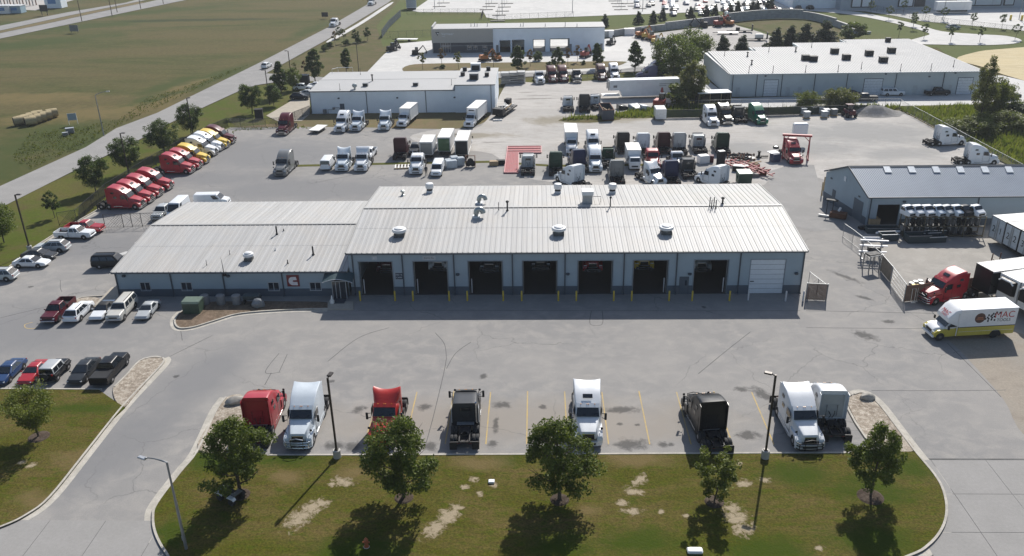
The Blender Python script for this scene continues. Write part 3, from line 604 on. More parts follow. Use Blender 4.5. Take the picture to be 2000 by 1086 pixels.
# ---------------------------------------------------------------- box trucks
def box_truck(cabover=False, Lb=6.2, Hb=2.6, reefer=False):
    L = []; hb = 1.0; xf = Lb / 2
    L.append(('cargo_box', cached(('cb', Lb, Hb), lambda: MB().bx(-xf, xf, -1.25, 1.25, hb, hb + Hb).mesh('cargo_box')), 'box', (0, 0, 0)))
    L.append(('box_roof', cached(('cbr', Lb, Hb), lambda: MB().bx(-xf + .04, xf - .04, -1.22, 1.22, hb + Hb + .003, hb + Hb + .03).mesh('box_roof')), 'roof', (0, 0, 0)))
    def trim():
        m = MB()
        for s in (1, -1): m.bx(-xf, xf, 1.27 * s - .025, 1.27 * s + .025, hb + Hb - .1, hb + Hb + .015); m.bx(-xf, xf, 1.27 * s - .025, 1.27 * s + .025, hb - .05, hb + .08)
        for x in (-xf, xf):
            for s in (1, -1): m.bx(x - .04, x + .04, 1.22 * s - .05, 1.22 * s + .06, hb, hb + Hb)
            m.bx(x - .04, x + .04, -1.2, 1.2, hb + Hb - .1, hb + Hb + .014)
        return m.mesh('box_trim')
    L.append(('box_trim', cached(('trim', Lb, Hb), trim), 'alu', (0, 0, 0)))
    L.append(('rear_door', cached(('rd', Lb, Hb), lambda: MB().bx(-xf - .06, -xf - .005, -1.1, 1.1, hb + .1, hb + Hb - .2).mesh('rear_door')), 'door', (0, 0, 0)))
    L.append(('under_frame', cached(('uf', Lb), lambda: MB().bx(-xf + .1, xf + 1.5, -.45, .45, .6, .95).bx(-xf - .05, -xf + .1, -1.15, 1.15, .4, .55).mesh('under_frame')), 'frame', (0, 0, 0)))
    if cabover:
        f = xf + 1.9; ws = ((f + .0, 1.72), (f - .28, 2.42))
        L.append(('cab', cached(('coc', Lb), lambda: MB().loft([sec(f, .98, .5, 1.7, .1), sec(f - .12, 1.0, .45, 1.95, .1), sec(f - .35, 1.0, .45, 2.5, .12, .94), sec(xf + .12, 1.0, .45, 2.55, .12, .94)]).mesh('cab', 35)), 'paint', (0, 0, 0)))
        L.append(('windshield', cached(('cow', Lb), lambda: MB().quad((f - .05, -.88, 1.72), (f - .05, .88, 1.72), (f - .32, .84, 2.42), (f - .32, -.84, 2.42), .03).mesh('windshield')), 'glass', (0, 0, 0)))
        L.append(('grille', cached(('cog', Lb), lambda: MB().bx(f - .02, f + .025, -.6, .6, .8, 1.05).mesh('grille')), 'dark', (0, 0, 0)))
        fx = xf + .75; wz = (.98, .9)
    else:
        f = xf + 3.2
        L.append(('cab', cached(('cnc', Lb), lambda: MB().loft([sec(f - 1.45, 1.02, .6, 1.85, .1), sec(f - 1.95, 1.06, .55, 2.55, .14, .92), sec(xf + .1, 1.06, .55, 2.62, .14, .95)]).mesh('cab', 35)), 'paint', (0, 0, 0)))
        L.append(('hood', cached(('cnh', Lb), lambda: MB().loft([sec(f - .05, .72, .7, 1.3, .12, .62), sec(f - .25, .82, .7, 1.5, .14, .7), sec(f - 1.47, 1.0, .7, 1.84, .14, .9)]).mesh('hood', 40)), 'paint', (0, 0, 0)))
        L.append(('bumper', cached(('cnb', Lb), lambda: MB().prism([(f - .3, -1.15), (f - .02, -1.08), (f + .1, -.6), (f + .1, .6), (f - .02, 1.08), (f - .3, 1.15)], .38, .68, 'Z').mesh('bumper')), 'paint', (0, 0, 0)))
        L.append(('grille', cached(('cng', Lb), lambda: MB().quad((f - .01, -.5, .78), (f - .01, .5, .78), (f - .05, .45, 1.25), (f - .05, -.45, 1.25), .04).mesh('grille')), 'dark', (0, 0, 0)))
        L.append(('windshield', cached(('cnw', Lb), lambda: MB().quad((f - 1.43, -.9, 1.9), (f - 1.43, .9, 1.9), (f - 1.89, .84, 2.5), (f - 1.89, -.84, 2.5), .03).mesh('windshield')), 'glass', (0, 0, 0)))
        for s in (1, -1):
            arc = [(f - 1.0 + .52 * cos(radians(a)), .5 + .52 * sin(radians(a))) for a in range(180, -1, -30)]
            L.append(('fender', cached(('cnf', Lb, s), lambda s=s, arc=arc: MB().prism([(f - 1.75, .5)] + arc + [(f - .1, .55), (f - .12, 1.0), (f - .6, 1.2), (f - 1.4, 1.25), (f - 1.75, 1.25)], .75 * s if s > 0 else -1.14, 1.14 if s > 0 else -.75).mesh('fender')), 'paint', (0, 0, 0)))
            L.append(('headlight', cached(('cnl', Lb, s), lambda s=s: MB().bx(f - .12, f - .06, .85 * s - .15, .85 * s + .15, .8, 1.0).mesh('headlight')), 'lamp', (0, 0, 0)))
        fx = f - 1.0
    for s in (1, -1):
        xx = fx - (.35 if cabover else .95)
        L.append(('side_window', cached(('bsw', Lb, cabover, s), lambda s=s, xx=xx: MB().prism([(xx - .5, 1.75), (xx + .35, 1.72), (xx + .1, 2.35), (xx - .5, 2.38)], (1.035 if cabover else 1.07) * s - .03, (1.035 if cabover else 1.07) * s + .0).mesh('side_window')), 'glass', (0, 0, 0)))
        L.append(('mirror', cached(('bmi', Lb, cabover, s), lambda s=s, xx=xx: MB().box((xx + .5, 1.38 * s, 1.95), (.1, .18, .5)).bar((xx + .4, 1.05 * s, 2.1), (xx + .5, 1.35 * s, 2.1), .04).mesh('mirror')), 'dark', (0, 0, 0)))
    if reefer:
        L.append(('cooling_unit', cached(('cu', Lb, Hb), lambda: MB().box((xf + .25, 0, hb + Hb - .6), (.5, 1.9, 1.0), ch=.06).mesh('cooling_unit')), 'box', (0, 0, 0)))
        L.append(('cooling_grille', cached(('cug', Lb, Hb), lambda: MB().bx(xf + .49, xf + .52, -.6, .6, hb + Hb - .45, hb + Hb - .22).mesh('cooling_grille')), 'dark', (0, 0, 0)))
    L += wheels([(fx, .92, .46), (fx, -.92, .46)], .46, .26, 'bt1')
    L += wheels([(-xf + 1.5, .88, .46), (-xf + 1.5, -.88, .46)], .46, .5, 'bt2', True)
    return L, f + .1, xf + .06
BK = {}
def boxtruck(px, py, head, label, near='front', cab='white', box='white', door=None, cabover=False, Lb=6.2, Hb=2.6, reefer=False, group=None):
    k = (cabover, Lb, Hb, reefer)
    if k not in BK: BK[k] = box_truck(*k)
    parts, f, r = BK[k]; f *= .9; r *= .9; loc, a = place(px, py, head, -f if near == 'front' else r)
    bm = PAINT[box] if isinstance(box, str) else box
    o = build(k, parts, dict(paint=PAINT[cab], box=bm, roof=K['cream'], door=door or bm), 'box_truck', label, 'box truck', loc, a, group); o.scale = (.9, .9, .9); return o

# ---------------------------------------------------------------- cars, pickups, vans
def car(kind):
    L = []
    D = dict(
        sedan=dict(l=4.8, w=1.84, body=[(2.4, .5, .62), (2.3, .38, .75), (1.2, .3, .93), (-.9, .3, .98), (-2.0, .33, .99), (-2.35, .42, .9), (-2.4, .5, .75)], belt=.93, gh=(1.25, -1.95, .25, -.95), top=1.44, R=.33, wb=(1.42, -1.42)),
        coupe=dict(l=4.5, w=1.78, body=[(2.25, .45, .55), (2.15, .34, .68), (1.0, .28, .88), (-.9, .28, .93), (-1.9, .32, .93), (-2.2, .42, .84), (-2.25, .5, .7)], belt=.88, gh=(.95, -1.75, .1, -.95), top=1.3, R=.32, wb=(1.35, -1.3)),
        suv=dict(l=4.8, w=1.9, body=[(2.4, .5, .78), (2.3, .36, .95), (1.25, .3, 1.1), (-1.0, .3, 1.12), (-2.2, .34, 1.1), (-2.38, .42, 1.0), (-2.4, .5, .85)], belt=1.06, gh=(1.35, -2.3, .35, -1.65), top=1.66, R=.37, wb=(1.45, -1.4)),
        bigsuv=dict(l=5.5, w=2.0, body=[(2.75, .55, .95), (2.65, .4, 1.15), (1.2, .35, 1.25), (-1.0, .35, 1.26), (-2.6, .38, 1.26), (-2.72, .45, 1.15), (-2.75, .55, .9)], belt=1.24, gh=(1.15, -2.72, .6, -2.6), top=1.9, R=.39, wb=(1.75, -1.6)),
        pickup=dict(l=5.7, w=1.98, body=[(2.85, .55, .9), (2.75, .42, 1.12), (1.4, .38, 1.22), (-.55, .38, 1.22)], belt=1.2, gh=(1.35, -.55, .7, -.45), top=1.86, R=.39, wb=(1.85, -1.75), bed=(-.6, -2.85)),
        crew=dict(l=5.9, w=2.0, body=[(2.95, .55, .95), (2.85, .42, 1.17), (1.5, .38, 1.26), (-.95, .38, 1.26)], belt=1.24, gh=(1.45, -.95, .8, -.8), top=1.92, R=.41, wb=(1.95, -1.8), bed=(-1.0, -2.95)),
        van=dict(l=5.7, w=2.0, body=[(2.85, .5, .85), (2.72, .4, 1.1), (1.9, .36, 1.3), (-2.7, .36, 1.32), (-2.85, .45, 1.2)], belt=1.25, gh=(1.95, -2.83, 1.15, -2.72), top=2.1, R=.36, wb=(1.85, -1.6), van=True),
        hivan=dict(l=5.95, w=2.05, body=[(2.97, .5, .9), (2.85, .4, 1.15), (2.1, .36, 1.35), (-2.8, .36, 1.38), (-2.97, .45, 1.2)], belt=1.3, gh=(2.15, -2.95, 1.25, -2.85), top=2.62, R=.36, wb=(1.95, -1.8), van=True),
        jeep=dict(l=3.9, w=1.75, body=[(1.95, .55, .85), (1.9, .5, 1.05), (.75, .45, 1.15), (-1.6, .45, 1.15), (-1.65, .5, 1.1)], belt=1.13, gh=(.7, -1.65, .5, -1.62), top=1.82, R=.4, wb=(1.2, -1.15)),
        conv=dict(l=4.6, w=1.85, body=[(2.3, .45, .55), (2.2, .34, .7), (1.0, .28, .9), (-.9, .28, .95), (-2.0, .32, .96), (-2.25, .42, .86), (-2.3, .5, .7)], belt=.9, gh=(.95, -1.6, .15, -.95), top=1.34, R=.33, wb=(1.4, -1.35)),
    )[kind]
    w = D['w'] / 2; b = D['belt']; x0, x1, x2, x3 = D['gh']; t = D['top']; wt = w - (.31 if kind not in ('van', 'hivan', 'jeep') else .14)
    # body with its wheel arches cut in
    def body():
        m = MB(); m.loft([sec(x, w * (.9 if i in (0, len(D['body']) - 1) else .985), zb, zt, .07, w * .86) for i, (x, zb, zt) in enumerate(D['body'])])
        return m.mesh('body', 40)
    L.append(('body', cached((kind, 'body'), body), 'paint', (0, 0, 0)))
    def arches():
        pts = [((D['R'] + .07) * cos(radians(a)), D['R'] + (D['R'] + .07) * sin(radians(a))) for a in range(-20, 201, 20)]
        return MB().prism(pts, -.05, .054).mesh('wheel_arch')
    for x in D['wb']:
        for s in (1, -1): L.append(('wheel_arch', cached((kind, 'arch'), arches), 'dark', (x, (w - .05) * s, 0)))
    def cabin():
        bw = w * .955
        return MB().loft([[(x0, -bw, b - .04), (x0, bw, b - .04), (x1, bw, b - .04), (x1, -bw, b - .04)], [(x2, -wt, t - .06), (x2, wt, t - .06), (x3, wt, t - .06), (x3, -wt, t - .06)], [(x2 - .05, -wt + .05, t - .02), (x2 - .05, wt - .05, t - .02), (x3 + .05, wt - .05, t - .02), (x3 + .05, -wt + .05, t - .02)], [(x2 - .4, -wt + .25, t + .03), (x2 - .4, wt - .25, t + .03), (x3 + .4, wt - .25, t + .03), (x3 + .4, -wt + .25, t + .03)]]).mesh('cabin', 25)
    L.append(('cabin', cached((kind, 'cabin'), cabin), 'soft' if kind == 'conv' else 'top', (0, 0, 0)))
    def lerp(a, c, u): return a + (c - a) * u
    def ws(fr):
        xa, xb = (x0, x2) if fr else (x1, x3); bw = w * .955
        y0, y1 = lerp(bw, wt, .1) - .07, lerp(bw, wt, .88) - .06
        A = (lerp(xa, xb, .1), b + (t - b) * .08); B = (lerp(xa, xb, .9), b - .04 + (t - b) * .88)
        if fr: return MB().quad((A[0], -y0, A[1]), (A[0], y0, A[1]), (B[0], y1, B[1]), (B[0], -y1, B[1]), .02)
        return MB().quad((A[0], y0, A[1]), (A[0], -y0, A[1]), (B[0], -y1, B[1]), (B[0], y1, B[1]), .02)
    L.append(('windshield', cached((kind, 'ws'), lambda: ws(True).mesh('windshield')), 'glass', (0, 0, 0)))
    if kind not in ('hivan',): L.append(('rear_window', cached((kind, 'rw'), lambda: ws(False).mesh('rear_window')), 'glass', (0, 0, 0)))
    def side(s):
        m = MB(); bw = w * .955
        def pt(u, v):     # u along, v up
            xl = lerp(x1, x3, v); xr_ = lerp(x0, x2, v); return (lerp(xl, xr_, u), s * (lerp(bw, wt, v)), lerp(b - .04, t - .06, v))
        cuts = {'pickup': [(.08, .5), (.56, .9)], 'crew': [(.06, .48), (.53, .9)], 'van': [(.72, .93)], 'hivan': [(.74, .93)], 'coupe': [(.28, .86)], 'conv': [(.35, .86)], 'jeep': [(.06, .44), (.5, .9)], 'sedan': [(.16, .5), (.54, .88)], 'suv': [(.05, .28), (.31, .58), (.61, .9)], 'bigsuv': [(.04, .33), (.37, .62), (.66, .92)]}[kind]
        for a, c in cuts:
            q = [pt(a, .12), pt(c, .12), pt(c - (.02 if c > .8 else 0), .88), pt(a + (.03 if a < .2 else 0), .88)]
            if s > 0: q = [q[1], q[0], q[3], q[2]]
            m.quad(*q, .016)
        return m.mesh('side_window')
    for s in (1, -1): L.append(('side_window', cached((kind, 'side', s), lambda s=s: side(s)), 'glass', (0, 0, 0)))
    fx, fz = D['body'][0][0], D['body'][0][2]; rx, rz_ = -D['l'] / 2, D['body'][-1][2] if 'bed' not in D else .85
    L.append(('grille', cached((kind, 'gr'), lambda: MB().bx(fx - .05, fx + .02, -w * .5, w * .5, fz - .22, fz - .04).mesh('grille')), 'dark', (0, 0, 0)))
    L.append(('front_bumper', cached((kind, 'fb'), lambda: MB().box((fx - .02, 0, D['body'][0][1] - .02), (.2, w * 1.75, .2), ch=.05).mesh('front_bumper')), 'bump', (0, 0, 0)))
    L.append(('rear_bumper', cached((kind, 'rb'), lambda: MB().box((rx + .04, 0, .5), (.2, w * 1.75, .2), ch=.05).mesh('rear_bumper')), 'bump', (0, 0, 0)))
    for s in (1, -1):
        L.append(('headlight', cached((kind, 'hl', s), lambda s=s: MB().box((fx - .1, w * .73 * s, fz - .04), (.24, w * .34, .13), rz=-.35 * s, ch=.03).mesh('headlight')), 'lamp', (0, 0, 0)))
        L.append(('tail_light', cached((kind, 'tl', s), lambda s=s: MB().box((rx + .06, w * .82 * s, rz_ + .02), (.12, w * .2, .2), ch=.03).mesh('tail_light')), 'red_lens', (0, 0, 0)))
        L.append(('mirror', cached((kind, 'mi', s), lambda s=s: MB().box((x0 - .35, (w + .1) * s, b + .06), (.1, .2, .14), ch=.02).mesh('mirror')), 'paint', (0, 0, 0)))
    if 'bed' in D:
        a, c = D['bed']
        def bed():
            m = MB(); m.bx(c, a, -w * .98, w * .98, .45, .72)
            for s in (1, -1): m.bx(c, a, s * w * .99 - .06, s * w * .99 + .0 if s > 0 else s * w * .99 + .06, .72, 1.22) if s < 0 else m.bx(c, a, w * .99 - .06, w * .99, .72, 1.22)
            m.bx(a - .06, a, -w * .93, w * .93, .72, 1.22)
            return m.mesh('cargo_bed')
        L.append(('cargo_bed', cached((kind, 'bed'), bed), 'paint', (0, 0, 0)))
        L.append(('tailgate', cached((kind, 'tg'), lambda: MB().bx(c - .02, c + .05, -w * .92, w * .92, .6, 1.22).mesh('tailgate')), 'paint', (0, 0, 0)))
        L.append(('bed_liner', cached((kind, 'bl'), lambda: MB().bx(c + .06, a - .07, -w * .92, w * .92, .722, .75).mesh('bed_liner')), 'dark', (0, 0, 0)))
        L.append(('bed_cover', cached((kind, 'bc'), lambda: MB().bx(c + .06, a - .07, -w * .95, w * .95, 1.224, 1.27).mesh('bed_cover')), 'dark', (0, 0, 0)))
    if kind == 'jeep':
        t_, r_ = wheel_meshes(.4, .26, 'jeep'); L.append(('spare_wheel', cached('spare', lambda: MB().lathe([(.1, -.12), (.36, -.12), (.4, -.06), (.4, .06), (.36, .12), (.1, .12)], 14, (rx - .12, 0, 1.05), 'X').mesh('spare_wheel', 40)), 'tyre', (0, 0, 0)))
        for s in (1, -1): L.append(('fender', cached(('jf', s), lambda s=s: MB().bx(.75, 1.75, s * .9 - .14, s * .9 + .1, .84, .92).bx(-1.6, -.7, s * .9 - .1, s * .9 + .1, .84, .92).mesh('fender')), 'dark', (0, 0, 0)))
    if kind in ('suv', 'bigsuv'):
        L.append(('roof_rail', cached((kind, 'rr'), lambda: MB().bx(x3 + .2, x2 - .3, wt - .16, wt - .11, t + .02, t + .07).bx(x3 + .2, x2 - .3, -wt + .11, -wt + .16, t + .02, t + .07).mesh('roof_rail')), 'dark', (0, 0, 0)))
    R = D['R']; wk = ('car', round(R, 2))
    L += wheels([(x, s * (w - .1), R) for x in D['wb'] for s in (1, -1)], R, .23, wk)
    return L, D['l'] / 2 + .06, D['l'] / 2 + .06
CK = {}
def auto(kind, px, py, head, col, label, near='front', name=None, cat=None, group=None, top=None, cover=False, bump=None, z=0.0, rim='rim'):
    if kind not in CK: CK[kind] = car(kind)
    parts, f, r = CK[kind]; f *= .9; r *= .9; loc, a = place(px, py, head, {'front': -f, 'rear': r, 'mid': 0}[near], z)
    pm = PAINT[col]
    nm, ct = dict(sedan=('sedan_car', 'car'), coupe=('coupe_car', 'car'), suv=('crossover_car', 'crossover'), bigsuv=('large_suv', 'suv'), pickup=('pickup_truck', 'pickup'), crew=('pickup_truck', 'pickup'), van=('cargo_van', 'van'), hivan=('cargo_van', 'van'), jeep=('off_road_car', 'off-roader'), conv=('convertible_car', 'convertible'))[kind]
    o = build(kind, parts, dict(paint=pm, top=top or pm, soft=K['dark'], bump=bump or pm), name or nm, label, cat or ct, loc, a, group, () if cover else ('bed_cover',)); o.scale = (.9, .9, .9); return o

# ================================================================ BUILDINGS
BM = dict(
    wall=M('blue_grey_siding', (.30, .375, .43), .6, var=.05, scale=.6, dirt=(.24, .29, .33), dirt_amt=.3), wains=M('dark_blue_siding', (.07, .095, .125), .6, var=.08, scale=.6),
    trim=M('dark_trim', (.045, .06, .08), .5), roof=M('white_roof_panel', (.40, .40, .39), .55, 0, .05, .35, spec=.3, dirt=(.37, .335, .29), dirt_amt=.5), cap=M('roof_closure', (.09, .09, .09), .7),
    wroof=M('far_white_roof', (.40, .40, .397), .6, 0, .03, .3, spec=.2), wwall=M('pale_blue_siding', (.74, .80, .86), .55, var=.04, scale=.5), gwall=M('grey_siding', (.48, .53, .55), .6, var=.05, scale=.5),
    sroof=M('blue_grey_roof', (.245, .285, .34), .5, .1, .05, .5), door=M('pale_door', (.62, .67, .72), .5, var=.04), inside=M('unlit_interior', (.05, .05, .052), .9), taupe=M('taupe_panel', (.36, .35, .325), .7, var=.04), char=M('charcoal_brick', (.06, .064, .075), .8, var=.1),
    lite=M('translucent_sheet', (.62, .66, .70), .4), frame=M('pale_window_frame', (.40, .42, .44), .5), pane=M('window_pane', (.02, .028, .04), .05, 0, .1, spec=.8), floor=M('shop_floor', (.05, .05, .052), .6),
)
def roofmat():
    m, nt, bs = newmat('seamed_roof_panel'); p = _pos(nt); oi = nt.nodes.new('ShaderNodeObjectInfo')
    mp = nt.nodes.new('ShaderNodeMapping'); mp.inputs['Scale'].default_value = (2.2, .12, 1); nt.links.new(p, mp.inputs['Vector'])
    n = _noise(nt, 1.0, 6, .65, mp.outputs[0]); b = _noise(nt, .16, 5, .6, p, .8)
    c = _mix(nt, _ramp(nt, n, [(.35, 0.0), (.75, .55)]), (.41, .41, .405), (.335, .325, .305))
    c = _mix(nt, _ramp(nt, b, [(.45, 0.0), (.72, .45)]), c, (.44, .405, .36))
    r = _noise(nt, .5, 4, .7, mp.outputs[0], .3); c = _mix(nt, _ramp(nt, r, [(.66, 0.0), (.8, .35)]), c, (.26, .2, .15))
    k = _ramp(nt, oi.outputs['Random'], [(0, .93), (1, 1.05)]); c = _mix(nt, 1.0, c, k, 'MULTIPLY')
    nt.links.new(c, bs.inputs['Base Color']); bs.inputs['Roughness'].default_value = .55; bs.inputs['Specular IOR Level'].default_value = .3; return m
BM['roof'] = roofmat()
def front_wall(m, Y0, Y1, x0, x1, z1, ops):
    """a wall from x0 to x1 with openings (xa, xb, za, zb)"""
    xs = x0
    for xa, xb, za, zb in sorted(ops):
        m.bx(xs, xa, Y0, Y1, 0, z1)
        if za > 0: m.bx(xa, xb, Y0, Y1, 0, za)
        m.bx(xa, xb, Y0, Y1, zb, z1); xs = xb
    m.bx(xs, x1, Y0, Y1, 0, z1); return m
def panel_mesh(wd, y0, z0, y1, z1, h=.055, name='roof_panel'):
    m = MB(); pr = [(0, 0), (.035, h), (.085, h), (.12, 0), (wd * .45, 0), (wd * .5, .012), (wd * .55, 0), (wd, 0)]
    vs = []
    lp = .014; st_ = [(y0, z0, 0), (y0 + (y1 - y0) * .52, z0 + (z1 - z0) * .52, 0), (y0 + (y1 - y0) * .521, z0 + (z1 - z0) * .521, lp if z1 > z0 else -lp), (y1, z1, lp if z1 > z0 else 0)]
    for y, z, e in st_: vs += [(x, y, z + q + e) for x, q in pr]
    n = len(pr); m.add(vs, [(r_ * n + i, r_ * n + i + 1, r_ * n + n + i + 1, r_ * n + n + i) for r_ in range(3) for i in range(n - 1)])
    return m.mesh(name)
def gable_roof(root, X0, X1, YF, YB, ze, yr, zr, mat, wd=.61, h=.055):
    n = round((X1 - X0) / wd); wd = (X1 - X0) / n
    a = panel_mesh(wd, YF, ze + .05, yr, zr + .05, h); b = panel_mesh(wd, yr, zr + .05, YB, ze + .05, h)
    for i in range(n):
        for me in (a, b): link('roof_panel', me, mat, root, (X0 + i * wd, 0, 0))
    d = MB(); d.prism([(YF + .05, ze - .12), (YB - .05, ze - .12), (YB - .05, ze + .02), (yr, zr + .02), (YF + .05, ze + .02)], X0 + .03, X1 - .03, 'X')
    part('roof_deck', d, BM['trim'], root)
    part('ridge_closure', MB().bx(X0 + .1, X1 - .1, yr - .20, yr + .20, zr - .05, zr + .13), BM['cap'], root)
    part('ridge_cap', MB().prism([(yr - .26, zr + .132), (yr, zr + .17), (yr + .26, zr + .132), (yr, zr + .14)], X0, X1, 'X'), mat, root)
    part('gutter', MB().bx(X0, X1, YF - .12, YF - .002, ze - .12, ze + .03), BM['trim'], root)
    for x, s in ((X0, -1), (X1, 1)):
        m = MB()
        for (ya, za, yb, zb) in ((YF, ze, yr, zr), (yr, zr, YB, ze)): m.bar((x + .04 * s, ya, za + .02), (x + .04 * s, yb, zb + .02), .08, .22)
        part('rake_trim', m, mat, root)
def window(root, x0, x1, z0, z1, Y, mull=1):
    f = MB(); t = .07
    f.bx(x0 - t, x1 + t, Y - .05, Y - .003, z1, z1 + t).bx(x0 - t, x1 + t, Y - .07, Y - .003, z0 - t, z0).bx(x0 - t, x0, Y - .05, Y - .003, z0, z1).bx(x1, x1 + t, Y - .05, Y - .003, z0, z1)
    for k in range(mull):
        c = x0 + (x1 - x0) * (k + 1) / (mull + 1); f.bx(c - .035, c + .035, Y - .05, Y - .003, z0, z1)
    o = part('window', f, BM['frame'], root)
    for k in range(mull + 1):
        a = x0 + (x1 - x0) * k / (mull + 1); b = x0 + (x1 - x0) * (k + 1) / (mull + 1)
        part('pane', MB().bx(a + .036, b - .036, Y - .02, Y - .004, z0, z1), BM['pane'], o)
def wall_lamp(root, x, z, Y): part('wall_lamp', MB().box((x, Y - .14, z), (.42, .26, .2), ch=.04).box((x, Y - .14, z - .13), (.3, .18, .06)), BM['trim'], root)
def downspout(root, x, z1, Y): part('downspout', MB().bx(x - .06, x + .06, Y - .13, Y - .004, .3, z1).bar((x, Y - .07, .32), (x, Y - .35, .1), .11), BM['trim'], root)

# ---------------------------------------------------------------- the repair shop with eight bays
XL, XR, YF, YB, ZE, ZR, YR = -22.0, 30.3, 88.9, 112.8, 5.4, 6.5, 100.9
YW = YF + .3
shop = thing('repair_shop', 'blue-grey repair shop with white metal roof and eight truck bays', 'workshop', (4, 100, 0)); shop.location = (0, 0, 0)
ops = []
for a, b in ((699.8, 765.6), (806.3, 873.1), (913.9, 980.9), (1020.6, 1088.2), (1128.9, 1197.3), (1237.2, 1306), (1356.6, 1423.7), (1467.3, 1534.8)):
    ops.append((PW(a, 512, YW).x, PW(b, 511, YW).x, 0, 4.25))
part('front_wall', front_wall(MB(), YW, YW + .25, XL + .2, XR - .2, ZE - .13, ops), BM['wall'], shop)
mb = MB(); xs = XL + .2
pd = (PW(1328, 550, YW).x, PW(1344, 550, YW).x)
for xa, xb, _, _ in ops + [(XR - .2, 0, 0, 0)]:
    segs = [(xs, pd[0] - .06), (pd[1] + .06, xa)] if xs < pd[0] < xa else [(xs, xa)]
    for p, q in segs: part('wainscot', MB().bx(p + .001, q - .001, YW - .035, YW - .001, 0, 1.08), BM['wains'], shop)
    xs = xb
part('side_wall', MB().bx(XR - .45, XR - .2, YW + .26, YB - .3, 0, ZE - .13).prism([(YW + .26, ZE - .13), (YB - .3, ZE - .13), (YR, ZR - .05)], XR - .44, XR - .21, 'X'), BM['wall'], shop)
part('side_wall', MB().bx(XL + .2, XL + .45, YW + .26, YB - .3, 0, ZE - .13).prism([(YW + .26, ZE - .13), (YB - .3, ZE - .13), (YR, ZR - .05)], XL + .21, XL + .44, 'X'), BM['wall'], shop)
part('back_wall', MB().bx(XL + .2, XR - .2, YB - .3, YB - .05, 0, ZE - .13), BM['wall'], shop)
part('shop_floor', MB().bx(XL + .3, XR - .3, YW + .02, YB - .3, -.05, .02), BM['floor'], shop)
gable_roof(shop, XL, XR, YF, YB, ZE, YR, ZR, BM['roof'])
for i, (xa, xb, _, zb) in enumerate(ops):
    part('door_frame', MB().bx(xa - .1, xa, YW - .03, YW + .02, 1.08 if i < 9 else 0, zb + .1).bx(xb, xb + .1, YW - .03, YW + .02, 1.08, zb + .1).bx(xa, xb, YW - .03, YW + .02, zb, zb + .1), M('jamb', (.22, .26, .30), .6), shop)
    if i < 7:
        part('door_track', MB().bx(xa + .05, xa + .12, YW + .27, YW + .37, 0, 4.3).bx(xb - .12, xb - .05, YW + .27, YW + .37, 0, 4.3), K['galv'], shop)
xa, xb, _, zb = ops[7]
dr = part('overhead_door', MB().bx(xa, xb, YW + .10, YW + .12, 0, zb), BM['trim'], shop)
for k in range(7):
    z0 = k * zb / 7; part('door_panel', MB().box(((xa + xb) / 2, YW + .075, z0 + zb / 14), (xb - xa - .02, .05, zb / 7 - .03), ch=.012), BM['door'], dr)
part('door_handle', MB().bx(xa + .1, xa + .55, YW + .01, YW + .045, 1.5, 1.6), BM['trim'], dr)
d = part('entry_door', MB().bx(pd[0], pd[1], YW - .04, YW - .002, 0.02, 2.15), BM['wains'], shop); part('pane', MB().bx(pd[1] - .35, pd[1] - .15, YW - .055, YW - .042, 1.1, 1.75), BM['pane'], d)
part('door_frame', MB().bx(pd[0] - .06, pd[0], YW - .05, YW - .002, 0, 2.2).bx(pd[1], pd[1] + .06, YW - .05, YW - .002, 0, 2.2).bx(pd[0], pd[1], YW - .05, YW - .002, 2.15, 2.2), BM['trim'], shop)
for px in (690.5, 787, 887, 1001, 1103.5, 1218.5, 1321, 1444, 1567): downspout(shop, PW(px, 530, YW).x, ZE - .1, YW)
for px, py in ((894, 535), (1109, 534), (1347, 534), (1555, 533)):
    v = PW(px, py, YW); wall_lamp(shop, v.x, v.z, YW)
def sign(name, label, cx, cz, wx, wz, Y, face, txt, tcol, parent=None, sizes=None):
    t = tag(part(name, MB().bx(-wx / 2, wx / 2, -.05, 0, -wz / 2, wz / 2), face, None, 0, (cx, Y - .002, cz)), label, 'sign')
    for i, (s, sz, dx, dz) in enumerate(txt):
        link('lettering', text_mesh(s, sz, .006), tcol, t, (dx, -.056, dz), (pi / 2, 0, 0))
    return t
MS = dict(navy=M('navy_sign_face', (.012, .03, .055), .4), lt=M('sign_letter_white', (.62, .66, .70), .5), pl=M('pale_sign_face', (.42, .46, .5), .5), rd=M('red_sign_face', (.16, .012, .02), .4), dk=M('sign_letter_dark', (.03, .035, .04), .6), rl=M('letter_red', (.42, .02, .02), .5))
v = PW(779.5, 539, YW); s = sign('wall_sign', 'dark blue wall sign with white capital letters beside the first bay', v.x, v.z, .82, .78, YW, MS['navy'], [('DELTA', .25, 0, .16), ('CARE', .27, 0, -.17)], MS['lt'])
part('border', MB().bx(-.45, .45, -.045, -.001, .39, .43).bx(-.45, .45, -.045, -.001, -.43, -.39).bx(-.45, -.41, -.045, -.001, -.39, .39).bx(.41, .45, -.045, -.001, -.39, .39), BM['frame'], s)
v = PW(838, 503.5, YW); sign('wall_sign', 'pale wide sign plate with dark lettering above the second bay', v.x, v.z, 1.5, .5, YW, MS['pl'], [('Express Bay', .24, 0, 0)], MS['dk'])
v = PW(731, 503.5, YW); sign('wall_sign', 'small pale square sign plate above the first bay', v.x, v.z, .6, .5, YW, MS['pl'], [('B\u00b71', .2, 0, 0)], MS['lt'])

